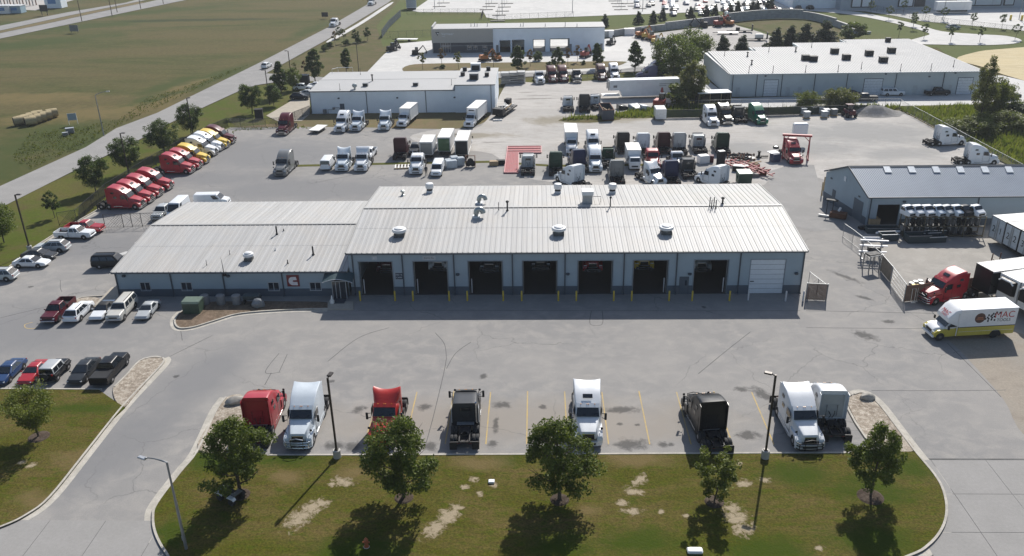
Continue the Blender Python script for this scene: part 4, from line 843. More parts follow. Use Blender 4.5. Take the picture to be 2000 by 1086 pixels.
# ---------------------------------------------------------------- the low office wing
OX0, OX1, OYF, OYB, OZE, OYR, OZR = -49.6, -22.06, 88.8, 113.1, 3.2, 100.95, 4.4
OW = OYF + .3
off = thing('office_wing', 'low blue-grey office wing with white metal roof left of the bays', 'office building', (0, 0, 0))
ent = (PW(653, 570, OW).x, PW(681, 570, OW).x)
wins = []
for a, b, c, d_ in ((273.5, 295, 552, 567), (353.5, 376, 552, 567), (523.5, 546, 552, 567), (605, 627.5, 552, 566.5)):
    p = PW(a, c, OW); q = PW(b, d_, OW); wins.append((p.x, q.x, q.z, p.z))
part('front_wall', front_wall(MB(), OW, OW + .25, OX0 + .2, OX1, OZE - .13, [(ent[0], ent[1], 0, 2.3)]), BM['wall'], off)
part('wainscot', MB().bx(OX0 + .2, ent[0] - .08, OW - .035, OW - .001, 0, .95).bx(ent[1] + .08, OX1 - .05, OW - .035, OW - .001, 0, .95), BM['wains'], off)
part('side_wall', MB().bx(OX0 + .2, OX0 + .45, OW + .26, OYB - .3, 0, OZE - .13).prism([(OW + .26, OZE - .13), (OYB - .3, OZE - .13), (OYR, OZR - .05)], OX0 + .21, OX0 + .44, 'X'), BM['wall'], off)
part('back_wall', MB().bx(OX0 + .2, OX1, OYB - .3, OYB - .05, 0, OZE - .13), BM['wall'], off)
gable_roof(off, OX0, OX1, OYF, OYB, OZE, OYR, OZR, BM['roof'])
for x0, x1, z0, z1 in wins: window(off, x0, x1, z0, z1, OW)
for px in (229.5, 336, 438, 553): downspout(off, PW(px, 555, OW).x, OZE - .1, OW)
for px in (242.5, 446): v = PW(px, 538, OW); wall_lamp(off, v.x, v.z, OW)
# glazed entrance under its curved awning
gm = MB(); gx = ent[0], (ent[0] * .45 + ent[1] * .55), ent[1]
for x in (gx[0] + .04, (gx[0] + gx[1]) / 2, gx[1], gx[2] - .04): gm.bx(x - .035, x + .035, OW - .9, OW - .82, 0, 2.2)
gm.bx(gx[0], gx[2], OW - .9, OW - .82, 2.2, 2.28).bx(gx[0], gx[0] + .06, OW - .82, OW - .002, 2.2, 2.28).bx(gx[2] - .06, gx[2], OW - .82, OW - .002, 2.2, 2.28)
en = part('entrance_door', gm, BM['frame'], off)
part('pane', MB().bx(gx[0] + .08, gx[2] - .08, OW - .87, OW - .85, .05, 2.2), BM['pane'], en)
aw = MB(); secs = []
cx = (gx[0] + gx[2]) / 2
for i in range(9):
    t = i / 8; x = cx - 1.75 + 3.5 * t; z = 2.45 + .42 * sin(pi * t); secs.append([(x, OW - 1.5, z - .12), (x, OW - 1.5, z - .06), (x, OW - .02, z + .42), (x, OW - .02, z + .36)])
part('awning', aw.loft(secs), M('teal_canvas', (.03, .065, .075), .7), off)
part('awning_trim', MB().tube([(cx - 1.75 + 3.5 * i / 8, OW - 1.53, 2.36 + .42 * sin(pi * i / 8)) for i in range(9)], .05, 6), BM['frame'], off)
part('door_mat', MB().bx(gx[0] + .1, gx[2] - .1, OW - 2.3, OW - 1.0, .0, .13), BM['trim'], off)
# the square red sign with the white C mark
v0 = PW(572.5, 548, OW)
cs = tag(part('logo_sign', MB().bx(-.72, .72, -.08, 0, -.72, .72), MS['rd'], None, 0, (v0.x, OW - .002, v0.z)), 'square dark red sign with white C emblem on the office wall', 'sign')
cm = MB(); oc = [(.42 + .02, .5), (.46, .02), (-.02, -.02 + .02), (-.14, -.08), (-.02, -.16), (.46, -.16), (.52, -.56)] 
arc = [(-.02 + .5 * cos(radians(a)), -.03 + .53 * sin(radians(a))) for a in range(265, 94, -17)]
cm.prism([(.40, .50), (.46, .10), (.04, .08), (-.06, -.03), (.04, -.14), (.50, -.14), (.54, -.56)] + arc, -.095, -.082, 'Y')
part('emblem', cm, M('emblem_white', (.72, .70, .72), .5), cs)

# ---------------------------------------------------------------- things on the roofs
fm = lambda x, y: ZE + .05 + (ZR - ZE) * (1 - abs(y - YR) / (YR - YF))
fo = lambda x, y: OZE + .05 + (OZR - OZE) * (1 - abs(y - OYR) / (OYR - OYF))
WV = M('vent_white', (.66, .67, .68), .5, 0, .04); GV = M('vent_galvanised', (.33, .36, .36), .4, .6)
def fan(px, py, zf, label, r=.82, tall=False, group='round roof fans'):
    v = PR(px, py, zf); t = thing('roof_fan', label, 'roof vent', v, 0, group)
    part('curb', MB().box((0, 0, .1), (r * 1.5, r * 1.5, .5)), BM['cap'] if not tall else WV, t)
    if tall:
        part('shaft', MB().lathe([(r * .75, .3), (r * .72, .75)], 16), K['dark'], t); part('hood', MB().lathe([(r * .9, .62), (r, .7), (r, 1.15), (r * .85, 1.3), (r * .4, 1.36), (0.02, 1.37)], 18), WV, t, 40)
    else:
        part('shaft', MB().lathe([(r * .78, .3), (r * .74, .62)], 16), K['grey'], t)
        part('hood', MB().lathe([(r * .8, .5), (r * 1.02, .56), (r * 1.06, .74), (r * .98, .86), (r * .7, .9), (r * .66, 1.0), (r * .5, 1.05), (.02, 1.06)], 20), WV, t, 40)
fan(780.5, 460, fm, 'flat white roof fan nearest the office wing on the bay roof'); fan(1091.5, 457, fm, 'flat white roof fan in the middle of the bay roof front slope'); fan(1301, 455, fm, 'flat white roof fan rightmost on the bay roof front slope')
fan(839.5, 376, fm, 'tall white roof fan on the back slope left of the two bent ducts', .55, True); fan(1089.5, 377, fm, 'tall white roof fan on the back slope just left of the tall box vent', .55, True); fan(1196, 377, fm, 'tall white roof fan on the back slope right of the tall box vent', .55, True)
fan(486.5, 508, fo, 'small white roof fan on the low office wing', .6)
v = PR(1147, 396, fm); t = thing('roof_box_vent', 'tall pale box vent standing on the back slope of bay roof', 'roof vent', v)
part('shaft', MB().bx(-.62, .62, -.55, .55, -.2, 1.25), M('vent_box', (.42, .42, .41), .6), t); part('hood', MB().bx(-.72, .72, -.85, .65, 1.252, 1.75), WV, t); part('pipe', MB().tube([(.7, -.2, .9), (1.7, -.2, .9), (1.7, -.2, .1)], .035, 6), K['dark'], t)
def bent(px, py, label, s):
    v = PR(px, py, fm); t = thing('bent_duct', label, 'roof duct', v, 0, 'bent exhaust ducts')
    pts = [(-.35, 0, -.2), (-.35, 0, .55)] + [(-.35 + .42 - .42 * cos(radians(a)), 0, .55 + .5 * sin(radians(a))) for a in (30, 60, 90, 120, 150)] + [(.5, 0, .55)]
    part('duct', MB().tube(pts, .33 * s, 12, True), GV, t, 40); part('curb', MB().box((-.35, 0, .05), (.9, .8, .3)), WV, t)
bent(941, 398, 'bent grey duct on the ridge, the farther of two', .85); bent(936, 424, 'bent grey duct below the ridge, nearer of two', 1.05)
def pipe(px, py, zf, h, label, r=.08, cap=False, group='roof pipes', mat=None):
    v = PR(px, py, zf); m = MB().tube([(0, 0, -.1), (0, 0, h)], r, 8)
    if cap: m.lathe([(r * 1.1, h), (r * 2, h + .05), (r * 2, h + .2), (.02, h + .3)], 8)
    m.lathe([(r * 2.2, -.1), (r * 1.6, .12), (r, .16)], 8)
    solo('roof_pipe', m, mat or K['dark'], label, 'roof pipe', v, 0, group)
pipe(991, 412, fm, 1.1, 'dark capped pipe beside the bent ducts on the ridge', .1, True); pipe(974, 411, fm, 1.1, 'thin dark pipe between bent duct and capped pipe', .04)
pipe(787, 382, fm, .5, 'short stubby pipe near the left end of the back slope', .16, True, mat=GV); pipe(1192, 404, fm, 1.1, 'thin capped pipe on the ridge below the right tall fan', .07, True)
for i, px in enumerate((1386, 1389.5, 1394, 1398)): pipe(px, 403 + (i % 2) * 4, fm, 1.2 - .1 * (i % 2), 'thin pipe in the cluster of four near right end of ridge', .06, group='cluster of four thin pipes')
pipe(1411, 399, fm, .7, 'short stubby pipe right of the cluster of four', .11, True)
pipe(541, 458, fo, 1.1, 'leaning grey flue pipe left on the office roof', .1); pipe(612, 498, fo, 1.1, 'grey flue pipe right on the office roof', .1); pipe(554, 451, fo, .3, 'tiny pipe stub right of the left flue', .05); pipe(538, 489, fo, .35, 'tiny white vent stub low on the office roof', .05, mat=WV)
pipe(562, 515, fo, .5, 'small bent stub near the eave above the red sign', .06); pipe(404, 518, fo, .7, 'thin stub with small foot near the left eave', .03); pipe(449, 497, fo, .6, 'thin stub above the aerial mast', .03)
t = thing('aerial_mast', 'thin dark aerial mast fixed to the office eave', 'antenna', PW(437, 533, OW - .4)); part('mast', MB().tube([(0, 0, -.3), (0, 0, .9), (-.05, 0, 2.0)], [.05, .035, .012], 6), K['dark'], t); part('bracket', MB().box((0, .1, -.3), (.3, .3, .25)), K['dark'], t)

# ---------------------------------------------------------------- blue-grey parts shed on the right
zs = 4.15; A, B, Cc, D = (44.95, 110.7), (120, 110.4), (120, 122.3), (42.7, 122.1); RL = (43.9, 116.4, 6.65); RX = (120, 116.4, 6.65)
sh = thing('parts_shed', 'blue-grey metal shed with ribbed roof and skylight strips at right', 'shed', (0, 0, 0))
oa, ob = PW(1712, 420, 110.7).x, PW(1755, 420, 110.7).x
part('front_wall', front_wall(MB(), 110.7, 110.95, 44.95, 119.9, zs - .05, [(oa, ob, 0, 3.0)]), BM['wall'], sh)
mw = MB(); mw.add([(A[0], A[1] + .25, 0), (D[0], D[1], 0), (D[0], D[1], zs - .05), (RL[0], RL[1], RL[2] - .06), (A[0], A[1] + .25, zs - .05)], [(0, 1, 2, 3, 4)]); part('gable_wall', mw, BM['wall'], sh)
part('back_wall', MB().bx(42.8, 119.9, 121.8, 122.1, 0, zs - .06), BM['wall'], sh); part('floor', MB().bx(46, 70, 111, 121, -.02, .02), BM['floor'], sh)
def gw(t0, t1, z0, z1, off, nm, mat):       # a flat piece on the gable wall, t along it from the front corner
    f = lambda t: (A[0] + (D[0] - A[0]) * t, A[1] + (D[1] - A[1]) * t)
    p, q = f(t0), f(t1); n = Vector((D[1] - A[1], -(D[0] - A[0]))).normalized() * -off
    return part(nm, MB().quad((p[0] + n.x, p[1] + n.y, z0), (p[0] + n.x, p[1] + n.y, z1), (q[0] + n.x, q[1] + n.y, z1), (q[0] + n.x, q[1] + n.y, z0), -.03), mat, sh)
gw(.0, .1, .0, 1.1, .004, 'wainscot', BM['wains']); gw(.30, .72, 0, 1.1, .004, 'wainscot', BM['wains']); gw(.80, 1, 0, 1.1, .004, 'wainscot', BM['wains'])
gw(.10, .30, .05, 2.9, .008, 'roller_door', M('dull_blue_door', (.10, .125, .155), .6)); gw(.72, .80, .05, 2.2, .008, 'entry_door', BM['wains']); gw(.18, .22, 3.3, 3.5, .05, 'wall_lamp', BM['trim']); gw(.84, .88, 3.5, 3.7, .05, 'wall_lamp', BM['trim'])
gw(.53, .58, 4.3, 5.0, .03, 'round_vent', BM['lite'])
rm = MB()
N = 300
for fr in (0, 1):
    e0, e1 = (Vector((A[0] - .25, A[1] - .3, zs)), Vector((B[0], B[1] - .3, zs))) if fr == 0 else (Vector((D[0] - .25, D[1] + .2, zs)), Vector((Cc[0], Cc[1] + .2, zs)))
    r0, r1 = Vector(RL) - Vector((.25, 0, 0)), Vector(RX); vs = []; 
    prof = [(0, 0), (.16, .035), (.36, .035), (.52, 0)]
    for k in range(N):
        for u, hh in prof: 
            t = (k + u) / N; p = e0.lerp(e1, t); q = r0.lerp(r1, t); p.z += hh; q.z += hh; vs += [p, q]
    m = len(vs) // 2; rm.add(vs, [(2 * i, 2 * i + 2, 2 * i + 3, 2 * i + 1) if fr == 0 else (2 * i, 2 * i + 1, 2 * i + 3, 2 * i + 2) for i in range(m - 1)])
o = part('ribbed_roof', rm, BM['sroof'], sh); o['kind'] = 'stuff'
part('roof_deck', MB().add([(A[0], A[1] - .2, zs - .1), (B[0], B[1] - .2, zs - .1), (RX[0], RX[1], RX[2] - .05), (RL[0], RL[1], RL[2] - .05), (D[0], D[1], zs - .1), (Cc[0], Cc[1], zs - .1)], [(0, 1, 2, 3), (3, 2, 5, 4)]), BM['trim'], sh)
part('ridge_cap', MB().prism([(116.1, 6.6), (116.4, 6.78), (116.7, 6.6)], RL[0] - .25, 120, 'X'), BM['trim'], sh); part('gutter', MB().bx(A[0] - .25, 120, 110.28, 110.4, zs - .12, zs + .04), BM['trim'], sh)
part('rake_trim', MB().bar((A[0] - .28, A[1] - .3, zs), (RL[0] - .28, RL[1], RL[2]), .08, .2).bar((RL[0] - .28, RL[1], RL[2]), (D[0] - .28, D[1] + .2, zs), .08, .2), BM['trim'], sh)
fs = lambda x, y: zs + .06 + (6.65 - zs) * (1 - abs(y - 116.4) / 6.0)
for px in (1731, 1778.5, 1826, 1873.5, 1921.5, 1968.5):
    q = [PR(px - 6.5, 326, fs), PR(px + 6, 326, fs), PR(px + 11.5, 337.5, fs), PR(px - 2, 337.5, fs)]; part('skylight', MB().quad(*[p + Vector((0, 0, .05)) for p in reversed(q)], .03), BM['lite'], sh)
for px in (1697, 1905): downspout(sh, PW(px, 420, 110.7).x, zs - .1, 110.7)
part('wainscot', MB().bx(ob + .2, 119.8, 110.66, 110.697, 0, .9), BM['wains'], sh); v = PW(1766, 393, 110.7); wall_lamp(sh, v.x, v.z, 110.7)

# ---------------------------------------------------------------- white warehouse behind the truck rows
wh = thing('white_warehouse', 'long white warehouse with flat white roof behind truck row', 'warehouse', (0, 0, 0))
wx0, wx1, wx2, wy0, wy1, wz, wz2 = -48.1, -17.3, -8.9, 178.4, 198.8, 4.75, 5.85
part('low_hall', MB().bx(wx0, wx1, wy0, wy1, 0, wz), BM['wwall'], wh); part('tall_hall', MB().bx(wx1 + .002, wx2, wy0 - .35, 195.8, 0, wz2), BM['wwall'], wh)
part('roof', MB().prism([(wy0 - .15, wz + .003), (188.6, wz + .32), (188.6, wz + .34), (wy0 - .15, wz + .06)], wx0 - .1, wx1 - .002, 'X').prism([(188.62, wz + .22), (wy1 + .15, wz + .003), (wy1 + .15, wz + .05), (188.62, wz + .28)], wx0 - .1, wx1 - .002, 'X'), BM['wroof'], wh)
part('ridge_line', MB().bx(wx0, wx1, 188.5, 188.7, wz + .2, wz + .36), K['grey'], wh); part('roof', MB().prism([(wy0 - .5, wz2 + .003), (187, wz2 + .25), (196, wz2 + .003), (196, wz2 + .06), (187, wz2 + .31), (wy0 - .5, wz2 + .06)], wx1 - .1, wx2 + .1, 'X'), BM['wroof'], wh)
part('eave_trim', MB().bx(wx0 - .1, wx1 - .05, wy0 - .22, wy0 - .152, wz - .1, wz + .07).bx(wx1 - .1, wx2 + .1, wy0 - .57, wy0 - .502, wz2 - .1, wz2 + .07).bx(wx1 - .1, wx1 - .0, wy0 - .5, wy0 - .36, wz, wz2), BM['trim'], wh)
for px in (607, 716.5, 832): downspout(wh, PW(px, 200, wy0).x, wz, wy0)
for px in (959.5,): downspout(wh, PW(px, 200, wy0 - .35).x, wz2, wy0 - .35)
part('entry_door', MB().bx(PW(664.5, 212, wy0).x, PW(673, 212, wy0).x, wy0 - .06, wy0 - .002, 0, 2.1), BM['wains'], wh)
for px, py in ((661.5, 191.5), (776, 190.5)): v = PW(px, py, wy0); wall_lamp(wh, v.x, v.z, wy0)
v = PW(888, 189, wy0); wall_lamp(wh, v.x, v.z, wy0 - .35)
part('gas_pipes', MB().tube([(-44.5, wy0 - .3, .1), (-44.5, wy0 - .3, .9), (-43.2, wy0 - .3, .9), (-43.2, wy0 - .3, 1.4), (-42, wy0 - .3, 1.3), (-41.8, wy0 - .3, .1)], .05, 6).box((-43.2, wy0 - .35, 1.2), (.5, .4, .4)).box((-45.2, wy0 - .35, .5), (.7, .4, 1.0)), K['grey'], wh)
part('side_door', MB().bx(wx2 + .002, wx2 + .05, 181, 182.5, 0, 2.2), K['grey'], wh)
fw_ = lambda x, y: wz + .2
fh_ = lambda x, y: wz2 + .15
def unit(px, py, zf, label, d=(1.6, 1.4, 1.1), mat=None, nm='rooftop_unit', group=None):
    v = PR(px, py, zf); t = thing(nm, label, 'rooftop unit', v, 0, group); m_ = mat or K['grey']
    part('cabinet', MB().box((0, 0, d[2] / 2 - .1), d, ch=.05), m_, t); part('grille', MB().bx(-d[0] * .4, d[0] * .4, -d[1] / 2 - .03, -d[1] / 2 - .002, .1, d[2] * .75), K['dark'], t); part('top_cover', MB().bx(-d[0] * .52, d[0] * .52, -d[1] * .52, d[1] * .52, d[2] - .098, d[2] - .02), K['galv'] if mat is None else m_, t)
unit(714, 168, fw_, 'grey rooftop box left of the two on white warehouse roof', (1.1, 1, .7), group='grey boxes on the white warehouse roof'); unit(812, 167, fw_, 'grey rooftop box right of the two on white warehouse roof', (1.1, 1, .7), group='grey boxes on the white warehouse roof')
unit(929.5, 137, fh_, 'large pale rooftop unit at the back of tall warehouse end', (2.2, 1.5, 1.6), WV); unit(926, 155, fh_, 'dark louvred rooftop unit at the front of tall warehouse end', (1.9, 1.7, 1.4))
for px, py, tx in ((908, 139, 'back left'), (904, 149, 'front left'), (954, 138, 'back right'), (951, 150, 'front right')): unit(px, py, fh_, 'small dark rooftop fan box, %s on the tall warehouse end' % tx, (.9, .9, .9), K['dark'], 'rooftop_fan_box')
pipe(727.5, 159, fw_, 1.3, 'tall dark flue on the white warehouse ridge', .14, True); pipe(664, 175, fw_, 1.3, 'thin pole at the left end of white warehouse roof', .04); pipe(882, 166, fw_, 1.3, 'thin pole at the right end of low warehouse roof', .04); pipe(704, 145, fw_, 1.4, 'thin pole at the back of white warehouse roof', .04)
v = PR(693, 173, fw_); solo('turbine_vent', MB().lathe([(.25, 0), (.25, .3), (.5, .4), (.55, .7), (.4, 1.0), (.05, 1.1)], 12), GV, 'small round turbine vent on white warehouse roof', 'roof vent', v, 0, None, 40)
v = PR(674, 139.5, fw_); solo('roof_railing', MB().tube([(-1.6, 0, 0), (-1.6, 0, .9), (1.8, 0, .9), (1.8, 0, 0)], .05, 6).tube([(-1.6, 0, .9), (-2.6, -1.8, .9), (-2.6, -1.8, 0)], .05, 6), WV, 'white railing at the back left corner of warehouse roof', 'railing', v)

# ---------------------------------------------------------------- long grey building on the right
gz = 5.05; gf = [(42.5, 190), (97.2, 190), (96.6, 231.5), (79.6, 231.5), (79.6, 227.4), (66.3, 227.4), (66.3, 221.6), (53.8, 221.6), (53.8, 216.7), (41.5, 216.7)]
gb = thing('long_grey_building', 'long grey industrial building with stepped white roof', 'industrial building', (0, 0, 0))
part('walls', MB().prism(gf, 0, gz, 'Z'), BM['gwall'], gb)
rr = MB(); k = 42.3
while k < 97.3:
    yb = 216.9 if k < 53.8 else (221.8 if k < 66.3 else (227.6 if k < 79.6 else 231.7)); w_ = .6
    pr = [(0, 0), (.05, .07), (.13, .07), (.18, 0), (w_, 0)]; vs = [(k + a, 189.7, gz + .04 + h) for a, h in pr] + [(k + a, yb, gz + .30 + h) for a, h in pr]
    rr.add(vs, [(i, i + 1, 6 + i, 5 + i) for i in range(4)]); k += w_
o = part('ribbed_roof', rr, BM['wroof'], gb); o['kind'] = 'stuff'
part('eave_trim', MB().bx(42.2, 97.4, 189.5, 189.68, gz - .12, gz + .05), BM['gwall'], gb); part('rake_trim', MB().bar((42.1, 189.6, gz + .05), (41.1, 216.9, gz + .3), .2, .2), BM['wroof'], gb)
for x in (53.5, 66, 79.4): part('roof_step_wall', MB().bx(x - .4, x + .3, 0, .01, gz - .1, gz + .0).bx(x, x + .25, 216.9 if x < 60 else (221.8 if x < 70 else 227.6), 221.6 if x < 60 else (227.4 if x < 70 else 231.5), gz - .05, gz + .34), BM['gwall'], gb)
def gdoor(px0, px1, z1, nm, mat): part(nm, MB().bx(PW(px0, 175, 190).x, PW(px1, 175, 190).x, 189.94, 189.997, .03, z1), mat, gb)
for a, b in ((1491.5, 1518), (1686, 1721), (1868, 1896)):
    x0, x1 = PW(a, 175, 190).x, PW(b, 175, 190).x; d = part('overhead_door', MB().bx(x0 - .12, x1 + .12, 189.95, 189.998, .02, 3.72), BM['trim'], gb)
    for k in range(6): part('door_panel', MB().bx(x0, x1, 189.91, 189.948, .05 + k * .6, .62 + k * .6), M('white_door', (.62, .66, .70), .5), d)
for a, b in ((1437, 1445.5), (1535, 1543), (1558, 1566), (1657, 1665.5), (1783, 1791), (1853, 1858)): gdoor(a, b, 2.1, 'entry_door', M('pale_grey_door', (.42, .46, .48), .5))
for px in (1431, 1478, 1527, 1591, 1654, 1749, 1842): downspout(gb, PW(px, 160, 190).x, gz - .1, 190)
for px, py in ((1815, 149), (1495, 148), (1730, 144), (1866, 142)): v = PW(px, py, 190); wall_lamp(gb, v.x, v.z, 190)
fg = lambda x, y: gz + .1 + (y - 190) / 30 * .25
for i, (px, py, tx) in enumerate(((1573, 117, 'left of the close pair'), (1588, 119, 'right of the close pair'), (1629.5, 104, 'behind the close pair'), (1652.5, 116, 'single in the middle front'), (1697, 108, 'single in the middle back'), (1724.5, 121, 'nearest the front on the right half'), (1740.5, 102.5, 'farthest right'))): unit(px, py, fg, 'black rooftop box on long grey building, ' + tx, (1.7, 1.5, 1.2), K['dark'], 'rooftop_fan_box', 'black boxes on the grey building roof')
unit(1734, 81, fg, 'tiny dark box at the back edge of grey building roof', (1.2, 1, 1), K['dark'], 'rooftop_fan_box')
for i, (px, py, c) in enumerate(((1462.5, 142, 0), (1509.5, 141.5, 0), (1573, 141, 0), (1636.5, 140, 0), (1682, 134, 0), (1758.5, 138, 0), (1818, 137, 0), (1862, 130, 0), (1468, 126, 1), (1415, 109, 0), (1460, 110, 1), (1501.5, 101.5, 0), (1585, 92, 0), (1554, 100.5, 1))): pipe(px, py, fg, 1.5 if not c else .8, 'thin vent pipe along the grey building eave' if i < 8 else 'vent pipe far back on the grey building roof', .06 if not c else .15, bool(c), 'vent pipes on the grey building eave' if i < 8 else 'vent pipes far back on the grey building roof')

# ---------------------------------------------------------------- equipment dealer with the taupe front
vb = thing('equipment_dealership', 'equipment dealership with taupe front, charcoal base and white service bays', 'dealership', (0, 0, 0))
vx0, vxm, vx1, vy, vyb, vz = -30.3, -12.7, 19.25, 250.4, 260, 6.75
part('taupe_front', MB().bx(vx0, vxm, vy - .3, vy + .3, 2.9, vz), BM['taupe'], vb); part('charcoal_base', MB().bx(vx0 + .3, vxm, vy - .1, vy + .3, 0, 2.897), BM['char'], vb)
part('side_wall', MB().bx(vx0, vx0 + .3, vy + .32, vyb, 0, vz), BM['taupe'], vb); part('parapet', MB().bx(vx0, vx0 + .4, vy + .32, vyb, vz + .002, vz + .7), BM['wroof'], vb)
vops = []
for a, b, z in ((977, 996, 3.2), (1001, 1023, 3.3), (1042, 1064, 3.4), (1075, 1111, 3.5)): vops.append((PW(a, 90, vy).x, PW(b, 90, vy).x, 0, z))
part('service_wall', front_wall(MB(), vy, vy + .25, vxm + .003, vx1, vz - .05, vops), BM['wwall'], vb); part('back_wall', front_wall(MB(), vyb - .25, vyb, vx0, vx1, vz - .05, [(a, b, .0, z - .3) for a, b, _, z in vops[2:]]), BM['wwall'], vb)
part('side_wall', MB().bx(vx1 - .25, vx1, vy + .252, vyb - .252, 0, vz - .05), BM['wwall'], vb); part('roof', MB().bx(vx0 + .42, vx1 + .1, vy - .1, vyb + .1, vz - .04, vz + .05), BM['wroof'], vb)
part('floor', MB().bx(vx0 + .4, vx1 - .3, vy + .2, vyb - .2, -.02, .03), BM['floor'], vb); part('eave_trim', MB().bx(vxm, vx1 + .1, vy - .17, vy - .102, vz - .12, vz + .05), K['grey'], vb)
for a, b, _, z in vops: part('door_frame', MB().bx(a - .15, a, vy - .04, vy - .002, 0, z + .15).bx(b, b + .15, vy - .04, vy - .002, 0, z + .15).bx(a, b, vy - .04, vy - .002, z, z + .15), BM['trim'], vb)
for a, b in ((913, 920.5), (925, 932), (943.5, 951)): window(vb, PW(a, 92, vy).x, PW(b, 92, vy).x, .9, 2.0, vy - .1)
window(vb, PW(861, 92, vy).x, PW(880, 92, vy).x, .2, 1.9, vy - .1, 3); window(vb, PW(861, 92, vy).x, PW(880, 92, vy).x, 2.1, 2.85, vy - .1, 3)
part('band', MB().bx(PW(861, 90, vy).x, vxm, vy - .16, vy - .102, 1.93, 2.06), K['galv'], vb)
for a in (968, 1110.5, 1171): part('entry_door', MB().bx(PW(a + 1, 95, vy).x, PW(a + 6, 95, vy).x, vy - .05, vy - .002, 0, 2.1), K['grey'], vb)
v = PW(866.5, 66.5, vy - .3); link('lettering', text_mesh('Vermeer', 1.0, .04), MS['lt'], vb, (v.x + 1.1, vy - .35, v.z), (pi / 2, 0, 0)); v2 = PW(866, 71, vy - .3); link('lettering', text_mesh('Iowa', .5, .04), MS['lt'], vb, (v2.x, vy - .35, v2.z), (pi / 2, 0, 0))
part('emblem', MB().prism([(-.6, .5), (.6, .5), (0, -.6)], -.05, 0, 'Y'), MS['dk'], vb, 0, (PW(854.5, 66, vy).x, vy - .31, PW(854.5, 66, vy - .3).z)); part('emblem', MB().prism([(-.2, .3), (.45, .05), (.05, -.15)], -.03, 0, 'Y'), MS['lt'], vb, 0, (PW(854.5, 66, vy).x, vy - .37, PW(854.5, 66, vy - .3).z))
fv = lambda x, y: vz + .05
for i, px in enumerate((920, 927, 932, 952, 1017, 1022, 1065, 1104, 1127)): pipe(px, 51.5, fv, 1.2 if i % 2 else .8, 'small vent pipe on the dealership roof', .08, False, 'vent pipes on the dealership roof', K['galv'])

# ---------------------------------------------------------------- distribution warehouse at the top right
dw = thing('dock_warehouse', 'grey-blue distribution warehouse with row of dock doors at top right', 'warehouse', (0, 0, 0))
dY = 330.0; x0, x1 = P(1629, 15).x, 260
part('front_wall', MB().bx(x0, x1, dY, dY + 60, 0, 11), M('far_blue_wall', (.33, .38, .43), .6, var=.05, scale=.2), dw); part('end_wall', MB().bx(x0 - 16, x0 - .02, dY + 6, dY + 60, 0, 10), BM['wwall'], dw)
for i, px in enumerate((1671.5, 1690.5, 1763, 1776, 1874, 1893.5, 1911.5, 1927.5, 1944, 1968.5)):
    v = PW(px, 12, dY); w_ = 1.5 if i != 3 else .8
    d = part('dock_door', MB().bx(v.x - w_ - .35, v.x + w_ + .35, dY - .4, dY - .01, .9, 5.0), K['dark'], dw); part('door_panel', MB().bx(v.x - w_, v.x + w_, dY - .46, dY - .402, 1.2, 4.4), BM['gwall'] if i > 3 else BM['lite'], d)
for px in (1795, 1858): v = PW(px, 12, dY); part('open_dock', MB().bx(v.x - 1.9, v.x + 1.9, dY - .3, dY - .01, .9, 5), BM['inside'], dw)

# ================================================================ VEHICLES IN PLACE
GF = 'tractors parked in the front stalls'; GL = 'tractors parked along the west fence'; GB = 'tractors parked in the back yard'; GY = 'stored tractors in the crowded yard row'
# front stalls
truck(496, 879, 91, 'red', 'dark red sleeper tractor backed toward the lawn, leftmost in front stalls', 'high', 'rear', GF, tank='chrome')
truck(583, 881, -90, 'ice', 'pale blue-white sleeper tractor with silver bull bar beside the leftmost red tractor', 'wing', 'front', GF, bull=True, skip=('sleeper_window', 'roof_window'))
truck(747, 876, -90, 'bright_red', 'bright red day cab tractor with concave roof scoop, nose hidden by tree', 'dayscoop', 'front', GF, tank='chrome')
truck(907.5, 880, 91, 'dgrey', 'white and dark grey mid-roof tractor seen from behind in the front stalls', 'mid', 'rear', GF, tank='chrome', ext=PAINT['white'])
truck(1149, 877, -90.5, 'white', 'white sleeper tractor with black roof window standing alone between empty stalls', 'wing', 'front', GF)
truck(1404, 889, 96, 'black', 'all black sleeper tractor seen from behind in the front stalls', 'high', 'rear', GF, bull=True, bullcol='black')
truck(1581, 884, -87, 'white', 'white sleeper tractor with black bull bar and two side windows', 'wing', 'front', GF, bull=True, bullcol='black', skip=('roof_window',))
truck(1633, 866, 87, 'white', 'white sleeper tractor seen from behind, rightmost in front stalls by the gravel bed', 'high', 'rear', GF, back=PAINT['silver'])
# west row, nearest first
for px, py, c, lb, w_ in ((283, 406, 'red', 'red sleeper tractor nearest the camera in the row along the west fence', 1), (300.7, 394.4, 'red', 'red sleeper tractor second from the near end of the west row', 1), (317.5, 382.5, 'red', 'red sleeper tractor third from the near end of the west row', 1), (337.5, 369.3, 'red', 'red sleeper tractor fourth in the west row, last before the gap', 1), (379.5, 337.5, 'red', 'red sleeper tractor just beyond the gap in the west row', 1), (394.5, 328.3, 'red', 'red sleeper tractor beside the nearer yellow tractor', 1), (409, 318, 'yellow', 'yellow tractor between the red and white tractors in the west row', 0), (425, 303, 'white', 'white sleeper tractor with two dark side windows beside nearer yellow tractor', 1), (437, 294, 'white', 'white sleeper tractor farther of the two whites in the west row', 1), (448, 288, 'yellow', 'yellow tractor beside the maroon one at far end of west row', 0), (460, 279.5, 'maroon', 'maroon sleeper tractor at the far end of the west row', 0)):
    truck(px, py, -2, c, lb, 'high', 'front', GL, bump=K['chrome'], windows=bool(w_), tank='chrome')
